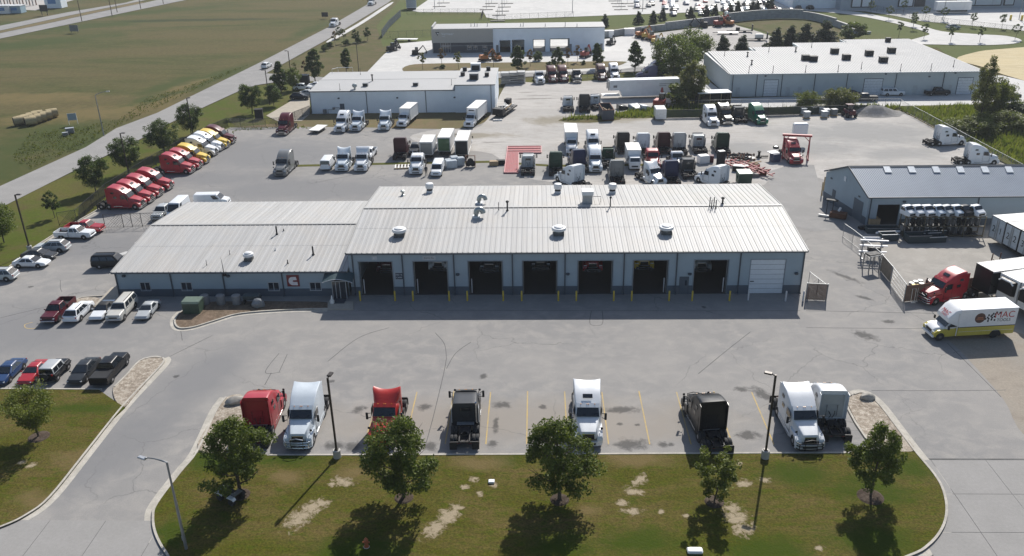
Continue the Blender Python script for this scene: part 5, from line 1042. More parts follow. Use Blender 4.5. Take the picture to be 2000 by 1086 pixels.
# middle and back rows, west side
truck(546.5, 346.5, -92, 'grey', 'grey sleeper tractor alone at the west end of the middle row', 'high', 'front', GB, windows=False)
truck(667, 336.5, -90, 'ice', 'pale day cab tractor with roof fairing beside the small white van', 'dayscoop', 'front', GB)
truck(704, 336.8, -90, 'white', 'white day cab tractor with roof fairing parked ahead of the white pickup', 'dayfair', 'front', GB)
truck(550, 265.5, -92, 'maroon', 'maroon sleeper tractor at the west end of the far row by the warehouse', 'high', 'front', GB, windows=False, bump=K['chrome'])
truck(662.5, 260.5, -94, 'white', 'white sleeper tractor with roof window in front of the warehouse door', 'high', 'front', GB)
truck(693.5, 257.7, -94, 'ice', 'pale day cab tractor right of the white sleeper by the warehouse', 'dayscoop', 'front', GB)
truck(749, 256.6, -92, 'ice', 'pale day cab tractor left of the white box truck by the warehouse', 'dayscoop', 'front', GB)
truck(780, 314, 90, 'dark_maroon', 'dark maroon sleeper tractor seen from behind left of the box trucks', 'high', 'rear', GB)
truck(812, 342.5, -90, 'white', 'white mid-roof tractor with bare dark grille beside the standing person', 'mid', 'front', GB)
# crowded yard row
truck(1031, 344.5, 90, 'silver', 'grey-backed tractor standing in front of the red steel deck', 'mid', 'rear', GY, back=PAINT['grey'])
truck(1086, 345, 91, 'dgreen', 'dark green sleeper tractor seen from behind, leftmost of the yard row', 'high', 'rear', GY)
truck(1136, 340, 100, 'navy', 'dark blue sleeper tractor seen from behind beside the dark green one', 'high', 'rear', GY)
truck(1092, 350, 128, 'white', 'white sleeper tractor parked askew behind the shop roof, left one', 'high', 'front', GY)
truck(1163.7, 338.5, -90, 'ice', 'pale sleeper tractor at the front of the nose-to-tail pair', 'high', 'front', GY, windows=False)
truck(1159.5, 304, -90, 'white', 'white sleeper tractor with roof window at the back of the nose-to-tail pair', 'high', 'front', GY)
truck(1191, 330, 92, 'dgreen', 'low dark green day cab beside the white cabover box truck', 'day', 'rear', GY)
truck(1207, 363, 90, 'grey', 'grey sleeper tractor seen from behind just over the shop roof edge', 'high', 'rear', GY, windows=False)
truck(1219, 303, 90, 'black', 'black sleeper tractor seen from behind, leftmost of the farther row', 'high', 'rear', GY)
truck(1258.5, 305, 90, 'ice', 'pale grey sleeper tractor seen from behind next to the black one', 'high', 'rear', GY, windows=False)
truck(1299, 303.5, 90, 'dark_maroon', 'dark maroon sleeper tractor seen from behind between two pale ones', 'high', 'rear', GY)
truck(1330, 304, 90, 'silver', 'silver sleeper tractor seen from behind beside the dark maroon one', 'high', 'rear', GY)
truck(1369, 302, 90, 'silver', 'silver mid-roof tractor seen from behind beside the dark green one', 'mid', 'rear', GY)
truck(1414, 304.5, 90, 'dgreen', 'dark green sleeper tractor seen from behind, rightmost of the farther row', 'high', 'rear', GY)
truck(1277, 333, -90, 'car_red', 'red mid-roof tractor with round roof in the crowded row', 'mid', 'front', GY)
truck(1291, 366, -65, 'white', 'white day cab with roof scoop parked askew over the shop roof edge', 'dayscoop', 'front', GY)
truck(1316, 364, 95, 'navy', 'navy blue sleeper tractor seen from behind over the shop roof edge', 'high', 'rear', GY, windows=False)
truck(1326, 335, -88, 'white', 'white day cab behind the navy sleeper tractor', 'day', 'front', GY)
truck(1349, 352, 90, 'dgrey', 'dark grey mid-roof tractor seen from behind with long black frame', 'mid', 'rear', GY, windows=False)
truck(1364, 352, 130, 'white', 'white sleeper tractor parked askew with two dark side windows beside red racking', 'high', 'front', GY)
# far back rows
GE = 'tractors along the dark screen fence'
truck(1394, 249, -86, 'white', 'white sleeper tractor leftmost along the dark screen fence', 'high', 'front', GE)
truck(1422, 245, -86, 'black', 'black sleeper tractor with bright bumper along the dark screen fence', 'wing', 'front', GE, bump=K['chrome'])
truck(1448.5, 242, 92, 'dgrey', 'dark grey mid-roof tractor seen from behind along the dark screen fence', 'mid', 'rear', GE)
truck(1490, 245, -80, 'green', 'bright green sleeper tractor along the dark screen fence', 'high', 'front', GE, windows=False)
GN = 'tractors at the north edge of the gravel yard'
truck(1055.6, 165.3, -84, 'white', 'small white day cab at the north edge of gravel yard', 'day', 'front', GN)
truck(1081, 163, -82, 'maroon', 'maroon sleeper tractor left of the north edge pair', 'high', 'front', GN, windows=False, grille='chrome')
truck(1102.5, 162, -82, 'maroon', 'maroon sleeper tractor right of the north edge pair', 'high', 'front', GN, windows=False, grille='chrome')
truck(1127.6, 163, -88, 'charcoal', 'dark day cab with two tall stacks at the north edge', 'day', 'front', GN, bump=K['chrome'])
truck(1177.2, 159, -84, 'dark_maroon', 'dark maroon sleeper tractor left of the tall white one', 'high', 'front', GN, windows=False, grille='chrome')
truck(1202, 157.5, -86, 'white', 'white high-roof sleeper tractor at the north edge of gravel yard', 'high', 'front', GN)
truck(1241, 155.5, 186, 'purple', 'dark blue sleeper tractor side on behind the long white trailer, nearer', 'high', 'front', GN, windows=False)
truck(1256, 144, 186, 'purple', 'dark blue sleeper tractor side on near the fence, farther', 'high', 'front', GN, windows=False)
truck(1110.6, 220, 90, 'white', 'white day cab seen from behind on the gravel by the green weeds', 'day', 'rear', GN)
truck(1142.4, 221, 90, 'dgrey', 'black-backed sleeper tractor seen from behind right of white day cab', 'high', 'rear', GN, windows=False)
truck(1170, 216, 100, 'white', 'white day cab half hidden behind the open dumpster', 'day', 'rear', GN)
# under the gantry, along the east fence, and by the east gate
truck(1555.5, 323, -90, 'red', 'red sleeper tractor standing under the red steel gantry', 'high', 'front')
truck(1880, 281, 4, 'white', 'white sleeper tractor side on by the east fence, farther one', 'high', 'front', 'white tractors by the east fence')
truck(1946, 320, -3, 'white', 'white sleeper tractor side on by the east fence, nearer the blue-grey shed', 'high', 'front', 'white tractors by the east fence')
truck(1799, 592, 200, 'red', 'red sleeper tractor with silver bull bar coupled to the black trailer', 'high', 'front', None, bull=True, tank='chrome')
# tractors in the bays, half in the dark
for i, c in ((0, 'maroon'), (1, 'white'), (2, 'dgrey'), (3, 'black'), (4, 'red'), (5, 'yellow'), (6, 'silver')):
    xm = (ops[i][0] + ops[i][1]) / 2; pq = tractor('high', True, False) if ('high', True, False) not in TK else TK[('high', True, False)]; TK[('high', True, False)] = pq
    nm = ('first', 'second', 'third', 'fourth', 'fifth', 'sixth', 'seventh')[i]
    build('high', pq[0], dict(paint=PAINT[c], paint2=PAINT[c], bumper=K['chrome'], grille=K['dark'], mirror=K['dark'], tank=K['alu'], ext=PAINT[c], bull=K['black'], back=PAINT[c]), 'truck_tractor', 'dark tractor nose seen inside the open %s bay from the left' % nm, 'semi truck', (xm + .1, YW + 5.5 + pq[1] + (.6 if i % 2 else 0), .02), -pi / 2, 'tractors inside the bays')

# box trucks
boxtruck(783.6, 250.3, -99, 'white box truck with square body facing the camera by the warehouse')
boxtruck(914.6, 251, -102, 'white refrigerated box truck at the right end of the warehouse', reefer=True, Lb=8.2, Hb=2.7)
boxtruck(833.5, 312, 89, 'white box truck seen from behind left of the green one', 'rear', door=PAINT['grey'], Lb=5.5, Hb=2.5)
boxtruck(868, 305.5, 88, 'box truck with green rear end between two other box trucks', 'rear', door=PAINT['dgreen'] if False else paint('green_tail', (.02, .10, .03)), Lb=7, Hb=2.8, cab='white')
boxtruck(902, 312, 89, 'box truck with black rear door right of the green-ended one', 'rear', door=PAINT['black'], box='tan', Lb=7.5, Hb=2.8)
boxtruck(1117, 303, -90, 'white box truck facing the camera behind dark blue tractor', Lb=7, Hb=2.7)
boxtruck(1239.8, 335, -90, 'white cabover box truck in the crowded yard row', cabover=True, Lb=5.0, Hb=2.5)

# cars
auto('pickup', 203, 453, -3, 'car_red', 'red pickup truck beside the black fence', group=None)
auto('pickup', 184, 464.5, -3, 'white', 'white extended cab pickup truck near the fence corner')
auto('suv', 137, 489, 183, 'silver', 'silver crossover with its tail toward the lot, by the lamp post', 'rear')
auto('sedan', 110, 505, -3, 'dgrey', 'dark grey sedan between silver crossover and white sedan')
auto('sedan', 96, 519.5, -1, 'white', 'white sedan with sunroof at the left lot edge')
auto('suv', 35.5, 545, 183, 'silver', 'silver crossover cut by the left picture edge', 'rear')
auto('bigsuv', 184, 521, 2, 'black', 'black suv parked left of the office wing roof', 'rear')
auto('sedan', 283, 462, 182, 'silver', 'silver car nose showing past the office wing roof near the gate', 'front')
auto('crew', 306, 434, -90, 'silver', 'silver pickup truck facing the camera beside the tall white van')
auto('hivan', 336, 434, -90, 'white', 'tall white cargo van behind the office wing roof')
auto('van', 382, 401, 2, 'white', 'white cargo van side on behind the office wing', 'rear')
auto('pickup', 94.5, 636, -88, 'maroon', 'dark maroon pickup truck with open bed, leftmost of row by the office', bump=K['chrome'])
auto('suv', 137.5, 634.5, 91, 'white', 'white crossover seen from behind next to maroon pickup', 'rear')
auto('conv', 187.5, 629.5, -88, 'white', 'white convertible with black soft top')
auto('bigsuv', 222.5, 633.5, -88, 'gold', 'beige large suv with roof rack between convertible and coupe', bump=K['chrome'])
auto('coupe', 276.5, 628.5, -88, 'silver', 'silver coupe at the right end of the row by the office')
auto('sedan', -4, 757, -88, 'blue', 'dark blue sedan cut by the left picture edge near the lawn')
auto('coupe', 48, 756, -88, 'car_red', 'red coupe between the blue sedan and the jeep-like off-roader')
auto('jeep', 92, 752, 91, 'black', 'black off-roader with grey hard top and rear spare wheel', 'rear', top=PAINT['silver'])
auto('sedan', 146.5, 755.5, -88, 'charcoal', 'charcoal sedan between the off-roader and black pickup')
auto('crew', 194, 759.5, 91, 'black', 'black crew cab pickup with covered bed and roof lights', 'rear', cover=True, top=PAINT['navy'] if False else None)
auto('van', 635.5, 335, 91, 'white', 'small white van with two rear windows in the middle row', 'rear')
auto('van', 851.5, 347, -91, 'white', 'white van facing the camera beside the standing person')
auto('crew', 716, 315, -92, 'white', 'white pickup with open bed behind the white day cab')
auto('crew', 808, 306, -90, 'dgrey', 'dark grey pickup facing the camera left of the box trucks')
# by the white warehouse
for px, py, k, c, lb in ((606, 194, 'suv', 'black', 'black suv with bright sill nearest on the warehouse car park'), (603, 186, 'sedan', 'silver', 'silver sedan second row on the warehouse car park'), (618, 181, 'sedan', 'dgrey', 'dark grey sedan by the warehouse corner'), (612, 175, 'suv', 'white', 'white crossover beside the warehouse roof corner'), (620, 170.5, 'sedan', 'white', 'white sedan farthest on the warehouse car park')):
    auto(k, px - (20 if k == 'suv' else 0) + 0, py, 178 if lb[0] == 'x' else -2, c, lb, 'mid', group='cars on the warehouse car park')
# by the long grey building
auto('bigsuv', 1742, 186.5, 2, 'white', 'white suv parked in front of the long grey building', 'mid')
auto('crew', 1829, 185.5, 2, 'black', 'black pickup in the shade of the long grey building', 'mid')
auto('sedan', 1665, 187.5, 2, 'black', 'black car in the shade beside the middle white door', 'mid')
auto('crew', 1622, 199.5, 178, 'dgrey', 'dark pickup with bright bed cover behind the shrub', 'mid', cover=True)
auto('crew', 1687, 197, 178, 'dgrey', 'dark pickup with pale bed cover on the lane by the grass', 'mid', cover=True)
auto('crew', 1944, 176, 0, 'black', 'black pickup at the right end of the grey building', 'mid')
auto('crew', 1966, 193, 2, 'charcoal', 'black pickup behind the big leafy tree on the right', 'mid')
# moving along the road
auto('suv', 521, 132, 86, 'white', 'white car driving on the road by the side road', 'mid')
truck(649, 53.5, -94, 'white', 'white tractor driving toward the camera on the road', 'mid', 'front', 'vehicles on the far road'); truck(723, 11.5, -94, 'white', 'white day cab driving on the road at top edge', 'day', 'front', 'vehicles on the far road')
auto('suv', 1861, 56.5, 10, 'silver', 'small silver car on the verge of the turning circle', 'mid')

# crowded far car lot: small cars, each its own
def small_car(col):
    def mk():
        m = MB(); m.loft([sec(2.2, .8, .3, .7, .08), sec(1.1, .9, .25, .95, .1), sec(-1.9, .9, .25, 1.0, .1), sec(-2.25, .8, .35, .85, .08)]); m.loft([sec(.9, .8, .9, 1.0, .05, .7), sec(.2, .8, .9, 1.5, .1, .62), sec(-1.3, .8, .9, 1.5, .1, .62), sec(-1.9, .8, .9, 1.05, .05, .7)])
        for x in (1.3, -1.3): m.tube([(x, -.92, .32), (x, .92, .32)], .32, 8)
        return m.mesh('parked_car', 40)
    return cached('small_car', mk)
rc = random.Random(5); n = 0
gl = dict(white='small white car in the crowded far car lot', silver='small silver car in the crowded far car lot', black='small black car in the crowded far car lot', dgrey='small dark grey car in the crowded far car lot', car_red='small red car in the crowded far car lot', blue='small blue car in the crowded far car lot')
cells = []
for r_ in range(11):
    for c_ in range(17):
        Y_ = 322 + r_ * 6.2; Xc = 36 + c_ * 4.6 + (r_ % 2) * 1.2 + (Y_ - 322) * .12
        cells.append((Xc, Y_))
for Xc, Y_ in cells:
    lim = 52 - (Y_ - 322) * .25
    if Xc < lim - 14 or (Xc < lim and rc.random() < .75) or rc.random() < .42 or Xc > 105: continue
    c = rc.choice(['white', 'white', 'silver', 'silver', 'dgrey', 'black', 'dgrey', 'black', 'blue', 'car_red'] if rc.random() < .8 else ['white', 'silver'])
    o = link('parked_car', small_car(c), PAINT[c], None, (Xc + rc.uniform(-.5, .5), Y_ + rc.uniform(-.8, .8), -.02), (0, 0, pi / 2 + rc.uniform(-.15, .15) + (pi if rc.random() < .5 else 0))); tag(o, gl[c], 'car', 'cars in the crowded far lot'); n += 1
for px, py, c, lb in ((1266.5, 13, 'grey', 'lone grey car apart in the middle of far lot'), (1243, 4, 'white', 'white vehicle near the rows of light stands in far lot'), (1359, 21, 'dgreen', 'dark green car at front edge of the far lot'), (1381, 21, 'white', 'white small truck at front edge of the far lot')):
    v = P(px, py); tag(link('parked_car', small_car(c), PAINT[c], None, (v.x, v.y, -.02), (0, 0, pi / 2)), lb, 'car')

# ---------------------------------------------------------------- trailers and the tool truck
def trailer(name, label, px, py, head, L_, W_, H_, z0, side, roofm, frontm=None, unit_=False, near='front', skirt=True, wheels_at=(-.36, -.24)):
    loc, a = place(px, py, head, -L_ / 2); t = thing(name, label, 'trailer', loc, a)
    part('trailer_body', MB().bx(-L_ / 2, L_ / 2, -W_ / 2, W_ / 2, z0, z0 + H_), side, t); part('trailer_roof', MB().bx(-L_ / 2 + .04, L_ / 2 - .04, -W_ / 2 + .04, W_ / 2 - .04, z0 + H_ + .003, z0 + H_ + .05), roofm, t)
    m = MB()
    for s in (1, -1): m.bx(-L_ / 2, L_ / 2, s * W_ / 2 - .0 if s > 0 else -W_ / 2 - .04, W_ / 2 + .04 if s > 0 else -W_ / 2, z0 + H_ - .12, z0 + H_ + .06).bx(-L_ / 2, L_ / 2, s * W_ / 2 if s > 0 else -W_ / 2 - .04, W_ / 2 + .04 if s > 0 else -W_ / 2, z0, z0 + .14)
    part('rail', m, K['alu'], t)
    if unit_:
        part('cooling_unit', MB().loft([sec(L_ / 2 + .02, 1.05, z0 + .9, z0 + H_ - .15, .1), sec(L_ / 2 + .45, .95, z0 + 1.0, z0 + H_ - .25, .12)]), K['black'], t); part('unit_trim', MB().tube([(L_ / 2 + .46, -.95, z0 + H_ - .5), (L_ / 2 + .5, -.6, z0 + H_ - .22), (L_ / 2 + .5, .6, z0 + H_ - .22), (L_ / 2 + .46, .95, z0 + H_ - .5)], .09, 6), K['white'], t)
    part('frame', MB().bx(-L_ / 2 + .2, L_ / 2 - .4, -.5, .5, z0 - .25, z0).bx(L_ / 2 - 2.6, L_ / 2 - 2.45, -.9, -.75, .05, z0).bx(L_ / 2 - 2.6, L_ / 2 - 2.45, .75, .9, .05, z0), K['frame'], t)
    tm, r_ = wheel_meshes(.5, .58, 'dualt', True)
    for f in wheels_at:
        for s in (1, -1):
            o = link('wheel', tm, K['tyre'], t, (f * L_, s * (W_ / 2 - .32), .5)); link('rim', r_, K['rim'], o)
    return t
trailer('dry_van_trailer', 'black-sided trailer with white roof coupled behind the red tractor', 1909, 585.5, 195, 14, 2.55, 2.8, 1.15, PAINT['black'], K['cream'])
trailer('refrigerated_trailer', 'white trailer with black cooling unit right behind the tool truck, farther', 1958, 606, 198, 13, 2.6, 2.75, 1.15, K['white'], K['cream'], unit_=True)
trailer('refrigerated_trailer', 'white trailer with black cooling unit nearest the right picture edge', 1999, 627, 198, 13, 2.6, 2.75, 1.15, K['white'], K['cream'], unit_=True)
v = P(1955, 548); t = thing('steel_frame_rack', 'dark upright steel frame posts on the pale deck behind black trailer', 'rack', v, radians(8))
for x in (-1.9, -.9, 3.6, 4.6): part('post', MB().bar((x, 0, 0), (x + .1, 0, 3.6), .09), K['rust'], t)
for x in (-1.9, 3.6): part('brace', MB().bar((x, 0, 3.0), (x + 1.0, 0, 2.3), .06).bar((x, 0, 1.2), (x + 1.0, 0, 1.2), .06), K['rust'], t)
part('deck', MB().bx(-.5, 9, .3, 2.6, 1.1, 1.3), K['cream'], t)
# numbered trailers standing side by side, ends to the yard
A0 = P(1927, 470); A1 = P(2003, 513)
dv = (A1 - A0); dv.z = 0; Lw = dv.length; u = dv.normalized(); nrm = Vector((-u.y, u.x, 0)); ang = atan2(u.y, u.x)
nums = [('2', '1'), ('2', '2'), ('3', '3'), ('4', '4')]; wts = 2.55
for i in range(4):
    c = A0 + u * (i * 2.68 + .1); t = thing('storage_trailer', ('white storage trailer with 2 1 on its doors, farthest of the numbered row', 'white storage trailer with paired twos on its doors', 'white storage trailer with paired threes on its doors', 'white storage trailer at the near end of the numbered row, cut by picture edge')[i], 'trailer', c, ang, 'numbered storage trailers')
    part('trailer_body', MB().bx(0, wts, .06, 12, .75, 3.55), K['cream'], t); part('trailer_roof', MB().bx(.02, wts - .02, .02, 11.98, 3.553, 3.60), K['cream'], t)
    for k in (0, 1):
        x0 = .05 + k * 1.25; d = part('door', MB().box((x0 + .6, .02, 2.12), (1.16, .07, 2.66), ch=.02), M('dirty_white_door', (.55, .60, .62), .5, dirt=(.3, .33, .34)), t)
        part('lock_bar', MB().tube([(x0 + (1.05 if k == 0 else .15), -.05, .85), (x0 + (1.05 if k == 0 else .15), -.05, 3.4)], .025, 6), K['galv'], d)
        link('lettering', text_mesh(nums[i][k], 1.15, .005), K['black'], d, (x0 + .62, -.022, 2.0), (pi / 2, 0, 0))
    part('post_trim', MB().bx(-.04, .04, -.03, .06, .6, 3.6).bx(wts - .04, wts + .04, -.03, .06, .6, 3.6).bx(.05, wts - .05, -.03, .05, .6, .75).bx(.05, wts - .05, -.03, .05, 3.48, 3.6), K['dark'] if i else K['alu'], t); part('axle_set', MB().bx(.3, wts - .3, 1.2, 3.4, .3, .74), K['frame'], t)
# long white exhibition trailer in the back yard
loc, a = place(1203, 191.5, 186.5, 0); a = radians(183); v = P(1258, 190); t = thing('gooseneck_trailer', 'long white enclosed gooseneck trailer in the back gravel yard', 'trailer', v, radians(5))
part('trailer_body', MB().prism([(-8.0, 2.0), (-8.0, 4.1), (7.6, 4.1), (7.6, .55), (-5.2, .55), (-5.6, 1.7), (-5.9, 2.0)], -1.28, 1.28), K['white'], t); part('trailer_roof', MB().bx(-7.9, 7.5, -1.2, 1.2, 4.103, 4.16), K['white'], t)
part('nose_deck', MB().bx(-9.6, -5.7, -1.2, 1.0, .75, .95), K['cream'], t); part('vent', MB().bx(-7.2, -6.4, -1.31, -1.283, 2.6, 3.1), K['grey'], t)
part('lettering', MB().bx(3.0, 6.0, -1.3, -1.283, 3.1, 3.2).bx(3.0, 4.6, -1.3, -1.283, 2.7, 2.8).bx(6.0, 6.06, -1.3, -1.283, 3.1, 3.5), K['grey'], t)
part('nose_post', MB().bx(-8.35, -8.1, -1.2, -1.0, 2.0, 3.9).bx(-8.35, -8.1, 1.0, 1.2, 2.0, 3.9), K['galv'], t)
tm, r_ = wheel_meshes(.5, .58, 'dualt', True)
for x in (5.0, 6.2): 
    for s in (1, -1): o = link('wheel', tm, K['tyre'], t, (x, s * 1.0, .5)); link('rim', r_, K['rim'], o)
# white and yellow tool truck
loc, a = place(1810, 657, 186, -4.3); t = thing('tool_truck', 'white and yellow tool truck with red lettering and round badge', 'delivery truck', loc, a)
WT = K['white']; YT = paint('yellow_band', (.52, .43, .06))
part('cargo_body', MB().bx(-4.1, 1.9, -1.22, 1.22, 1.52, 3.45), WT, t); part('lower_body', MB().bx(-4.1, 1.9, -1.21, 1.21, .55, 1.515), YT, t); part('belt_line', MB().bx(-4.1, 1.9, -1.235, 1.235, 1.49, 1.56), K['dark'], t)
part('roof', MB().loft([sec(-4.15, 1.24, 3.4, 3.5, .05), sec(1.9, 1.24, 3.4, 3.5, .05)]), WT, t); part('roof_cap', MB().loft([sec(1.9, 1.22, 1.56, 3.48, .1), sec(2.35, 1.2, 1.8, 3.3, .12, 1.12), sec(3.0, 1.1, 2.05, 2.5, .1, 1.02)]), WT, t, 35)
part('cab', MB().loft([sec(1.905, 1.06, .6, 2.1, .1, 1.0), sec(2.5, 1.04, .6, 2.1, .1, .95), sec(3.05, 1.0, .6, 1.55, .1, .95)]), WT, t, 35)
part('hood', MB().loft([sec(3.0, .98, .7, 1.5, .12, .86), sec(4.0, .9, .7, 1.32, .12, .74), sec(4.22, .8, .7, 1.1, .1, .7)]), WT, t, 40)
for s in (1, -1):
    arc = [(3.55 + .48 * cos(radians(q)), .45 + .48 * sin(radians(q))) for q in range(180, -1, -30)]
    part('fender', MB().prism([(1.95, .5)] + arc + [(4.25, .55), (4.28, .95), (3.9, 1.18), (1.95, 1.42)], .7 * s if s > 0 else -1.08, 1.08 if s > 0 else -.7), YT, t)
    part('side_window', MB().prism([(2.0, 1.55), (2.95, 1.5), (2.55, 2.05), (2.0, 2.05)], 1.075 * s - .02, 1.075 * s + .01), K['glass'], t); part('mirror', MB().box((3.0, 1.35 * s, 1.6), (.12, .2, .4)), K['dark'], t)
    part('headlight', MB().box((4.2, .72 * s, .95), (.14, .36, .2)), K['lamp'], t)
part('windshield', MB().quad((3.12, -.92, 1.52), (3.12, .92, 1.52), (2.62, .86, 2.1), (2.62, -.86, 2.1), .03), K['glass'], t); part('grille', MB().bx(4.2, 4.26, -.5, .5, .78, 1.06), K['dark'], t); part('bumper', MB().box((4.28, 0, .52), (.22, 2.1, .26), ch=.05), WT, t)
part('side_rail', MB().bx(2.02, 2.08, 1.2, 1.28, .6, 3.1).bx(-4.0, 1.8, 1.215, 1.225, 1.0, 1.03), K['cream'], t)
tm, r_ = wheel_meshes(.45, .3, 'tt')
for x in (3.55, -2.2):
    for s in (1, -1): o = link('wheel', tm, K['tyre'], t, (x, s * .95, .45)); link('rim', r_, K['steelrim'], o)
part('wheel_arch', MB().prism([(-2.2 + .62 * cos(radians(q)), .45 + .62 * sin(radians(q))) for q in range(-10, 191, 20)], 1.1, 1.216), K['dark'], t)
# the side seen by the camera is the truck's left side (+Y local)
rd = M('lettering_red', (.42, .03, .03), .5)
lt = lambda s, size, x, z, mat, sl=0: link('lettering', text_mesh(s, size, .004), mat, t, (x, 1.226, z), (pi / 2, 0, pi))
lt('MAC', 1.0, -2.75, 2.75, rd); lt('TOOLS', .46, -2.75, 2.16, K['dark'])
fl = MB()
for i in range(6):
    for j in range(5):
        if (i + j) % 2 == 0: x = -1.85 + i * .17 - .06 * j + .25 * sin(j); z = 2.1 + j * .2 + .08 * sin(i * 1.2); fl.bx(x, x + .17, 1.222, 1.23, z, z + .2)
part('checker_flag', fl, K['dark'], t)
part('round_badge', MB().lathe([(.01, 0), (.56, 0), (.56, .008), (.01, .009)], 24, (-.2, 1.222, 2.5), 'Y'), M('badge_brown', (.09, .04, .03), .5), t)
part('badge_stripe', MB().bx(-.6, .2, 1.233, 1.238, 2.3, 2.36).bx(-.5, .1, 1.233, 1.238, 2.5, 2.6).bx(-.55, .15, 1.233, 1.238, 2.42, 2.46), M('badge_orange', (.42, .16, .08), .5), t)
q = link('lettering', text_mesh('MAC', .62, .004), rd, t, (2.86, 0, 2.78), None); q.rotation_euler = (Matrix(((0, -.80, .60), (1, 0, 0), (0, .60, .80)))).to_euler(); q.location = (2.78, 0, 2.86)
q = link('lettering', text_mesh('TOOLS', .3, .004), rd, t); q.rotation_euler = (Matrix(((0, -.80, .60), (1, 0, 0), (0, .60, .80)))).to_euler(); q.location = (3.0, 0, 2.585)
# small flat trailer by the maroon tractor
v = P(622, 256); t = thing('flat_trailer', 'small flat trailer with pale wooden deck by the maroon tractor', 'trailer', v, radians(80))
part('deck', MB().bx(-2.2, 2.2, -1.1, 1.1, .6, .72), K['cream'], t); part('frame', MB().bx(-2.2, 2.2, -.9, .9, .48, .6).bar((-2.2, 0, .55), (-3.4, 0, .5), .12), K['dark'], t)
for x in (-.45, .45):
    for s in (1, -1): link('wheel', wheel_meshes(.36, .23, ('car', .36))[0], K['tyre'], t, (x, s * .95, .36))

# ================================================================ TREES AND PLANTS
def leafmat(name, a, b):
    m, nt, bs = newmat(name); g = nt.nodes.new('ShaderNodeNewGeometry'); p = _pos(nt)
    n = _noise(nt, .9, 3, .6, p); f = _math(nt, 'ADD', _math(nt, 'MULTIPLY', g.outputs['Random Per Island'], .55), _math(nt, 'MULTIPLY', n, .55))
    c = _ramp(nt, f, [(.2, a), (.8, b)]); nt.links.new(c, bs.inputs['Base Color']); bs.inputs['Roughness'].default_value = .55; bs.inputs['Specular IOR Level'].default_value = .3
    tr = nt.nodes.new('ShaderNodeBsdfTranslucent'); nt.links.new(_mix(nt, 1.0, c, (1.25, 1.35, .55), 'MULTIPLY'), tr.inputs['Color'])
    mx = nt.nodes.new('ShaderNodeMixShader'); mx.inputs[0].default_value = .42; out = nt.nodes['Material Output']
    nt.links.new(bs.outputs[0], mx.inputs[1]); nt.links.new(tr.outputs[0], mx.inputs[2]); nt.links.new(mx.outputs[0], out.inputs['Surface']); return m
LM = dict(mid=leafmat('leaf_green', (.055, .085, .014), (.15, .18, .036)), dark=leafmat('leaf_dark', (.034, .058, .016), (.09, .125, .034)), light=leafmat('leaf_light', (.085, .11, .016), (.17, .19, .035)), conifer=leafmat('needle_green', (.018, .032, .018), (.045, .066, .032)), weed=leafmat('weed_leaf', (.075, .105, .022), (.17, .18, .05)), brown=leafmat('dry_leaf', (.10, .06, .03), (.19, .12, .06)), olive=leafmat('olive_leaf', (.085, .10, .026), (.16, .16, .055)))
BARK = M('tree_bark', (.085, .065, .048), .9, var=.3, scale=6, bump=.3)
def crown_mesh(seed, H, R, z0, n, leaf, shape='oval', clumps=46):
    r = random.Random(seed); m = MB(); cs = []
    for i in range(clumps):
        while True:
            h = r.random(); a = r.uniform(0, 2 * pi)
            if shape == 'oval': rad = R * (sin(pi * min(1, .10 + h * .90)) ** .62) * (1 - .18 * h)
            elif shape == 'cone': rad = R * (1 - h) ** .8 + .08
            elif shape == 'round': rad = R * sqrt(max(0, 1 - (2 * h - 1) ** 2))
            elif shape == 'column': rad = R * (.45 + .55 * sin(pi * min(1, h * 1.1))) * (1 - .75 * h ** 2)
            else: rad = R * (.35 + .65 * h)
            ph = seed * 1.7; rad *= 1 + .20 * sin(2 * a + ph + 2.5 * h) + .13 * sin(3 * a + ph * 2 - 4 * h)
            if r.random() > rad / R: continue
            q = rad * sqrt(r.uniform(.08, 1.0)) * r.uniform(.82, 1.1)
            cs.append((cos(a) * q, sin(a) * q, z0 + h * H, r.uniform(.15, .27) * R * (1.2 if shape == 'round' else 1))); break
    per = n // clumps
    for cx, cy, cz, cr in cs:
        for k in range(per):
            d = Vector((r.gauss(0, 1), r.gauss(0, 1), r.gauss(0, .8))); d = d.normalized() * cr * r.random() ** .45
            p = Vector((cx, cy, cz)) + d; q = Euler((r.uniform(-1.0, 1.0), r.uniform(-1.0, 1.0), r.uniform(0, 6.28))).to_matrix(); s = leaf * r.uniform(.6, 1.25)
            m.add([p + q @ Vector(v) for v in ((-s, -.45 * s, 0), (s * .2, -.62 * s, .08 * s), (s, 0, 0), (s * .1, .6 * s, .08 * s))], [(0, 1, 2, 3)])
    return m.mesh('crown')
def trunk_mesh(seed, H, r0, spread, limbs=9, lean=.1, zl=.35):
    r = random.Random(seed); m = MB(); top = Vector((r.uniform(-lean, lean), r.uniform(-lean, lean), H * .86))
    pts = [(0, 0, -.15), (0, 0, .1), (top.x * .3, top.y * .3, H * .35), (top.x * .7, top.y * .7, H * .6), tuple(top)]
    m.tube(pts, [r0 * 1.5, r0, r0 * .8, r0 * .5, r0 * .12], 8)
    for i in range(limbs):
        t = zl + (.9 - zl) * i / limbs; b = Vector((top.x * t, top.y * t, H * .86 * t)); a = i * 2.4 + r.uniform(-.4, .4); L = spread * r.uniform(.65, 1.0) * (1.15 - t * .6)
        mid = b + Vector((cos(a) * L * .5, sin(a) * L * .5, L * .32)); e = b + Vector((cos(a) * L, sin(a) * L, L * .85)); rr_ = r0 * (.55 - .35 * t)
        m.tube([b, mid, e], [rr_, rr_ * .6, rr_ * .15], 5, False)
        for s_ in (-1, 1): f = mid + Vector((cos(a + s_ * .8) * L * .45, sin(a + s_ * .8) * L * .45, L * .35)); m.tube([mid, f], [rr_ * .5, rr_ * .1], 4, False)
    return m.mesh('trunk', 60)
TREES = {}
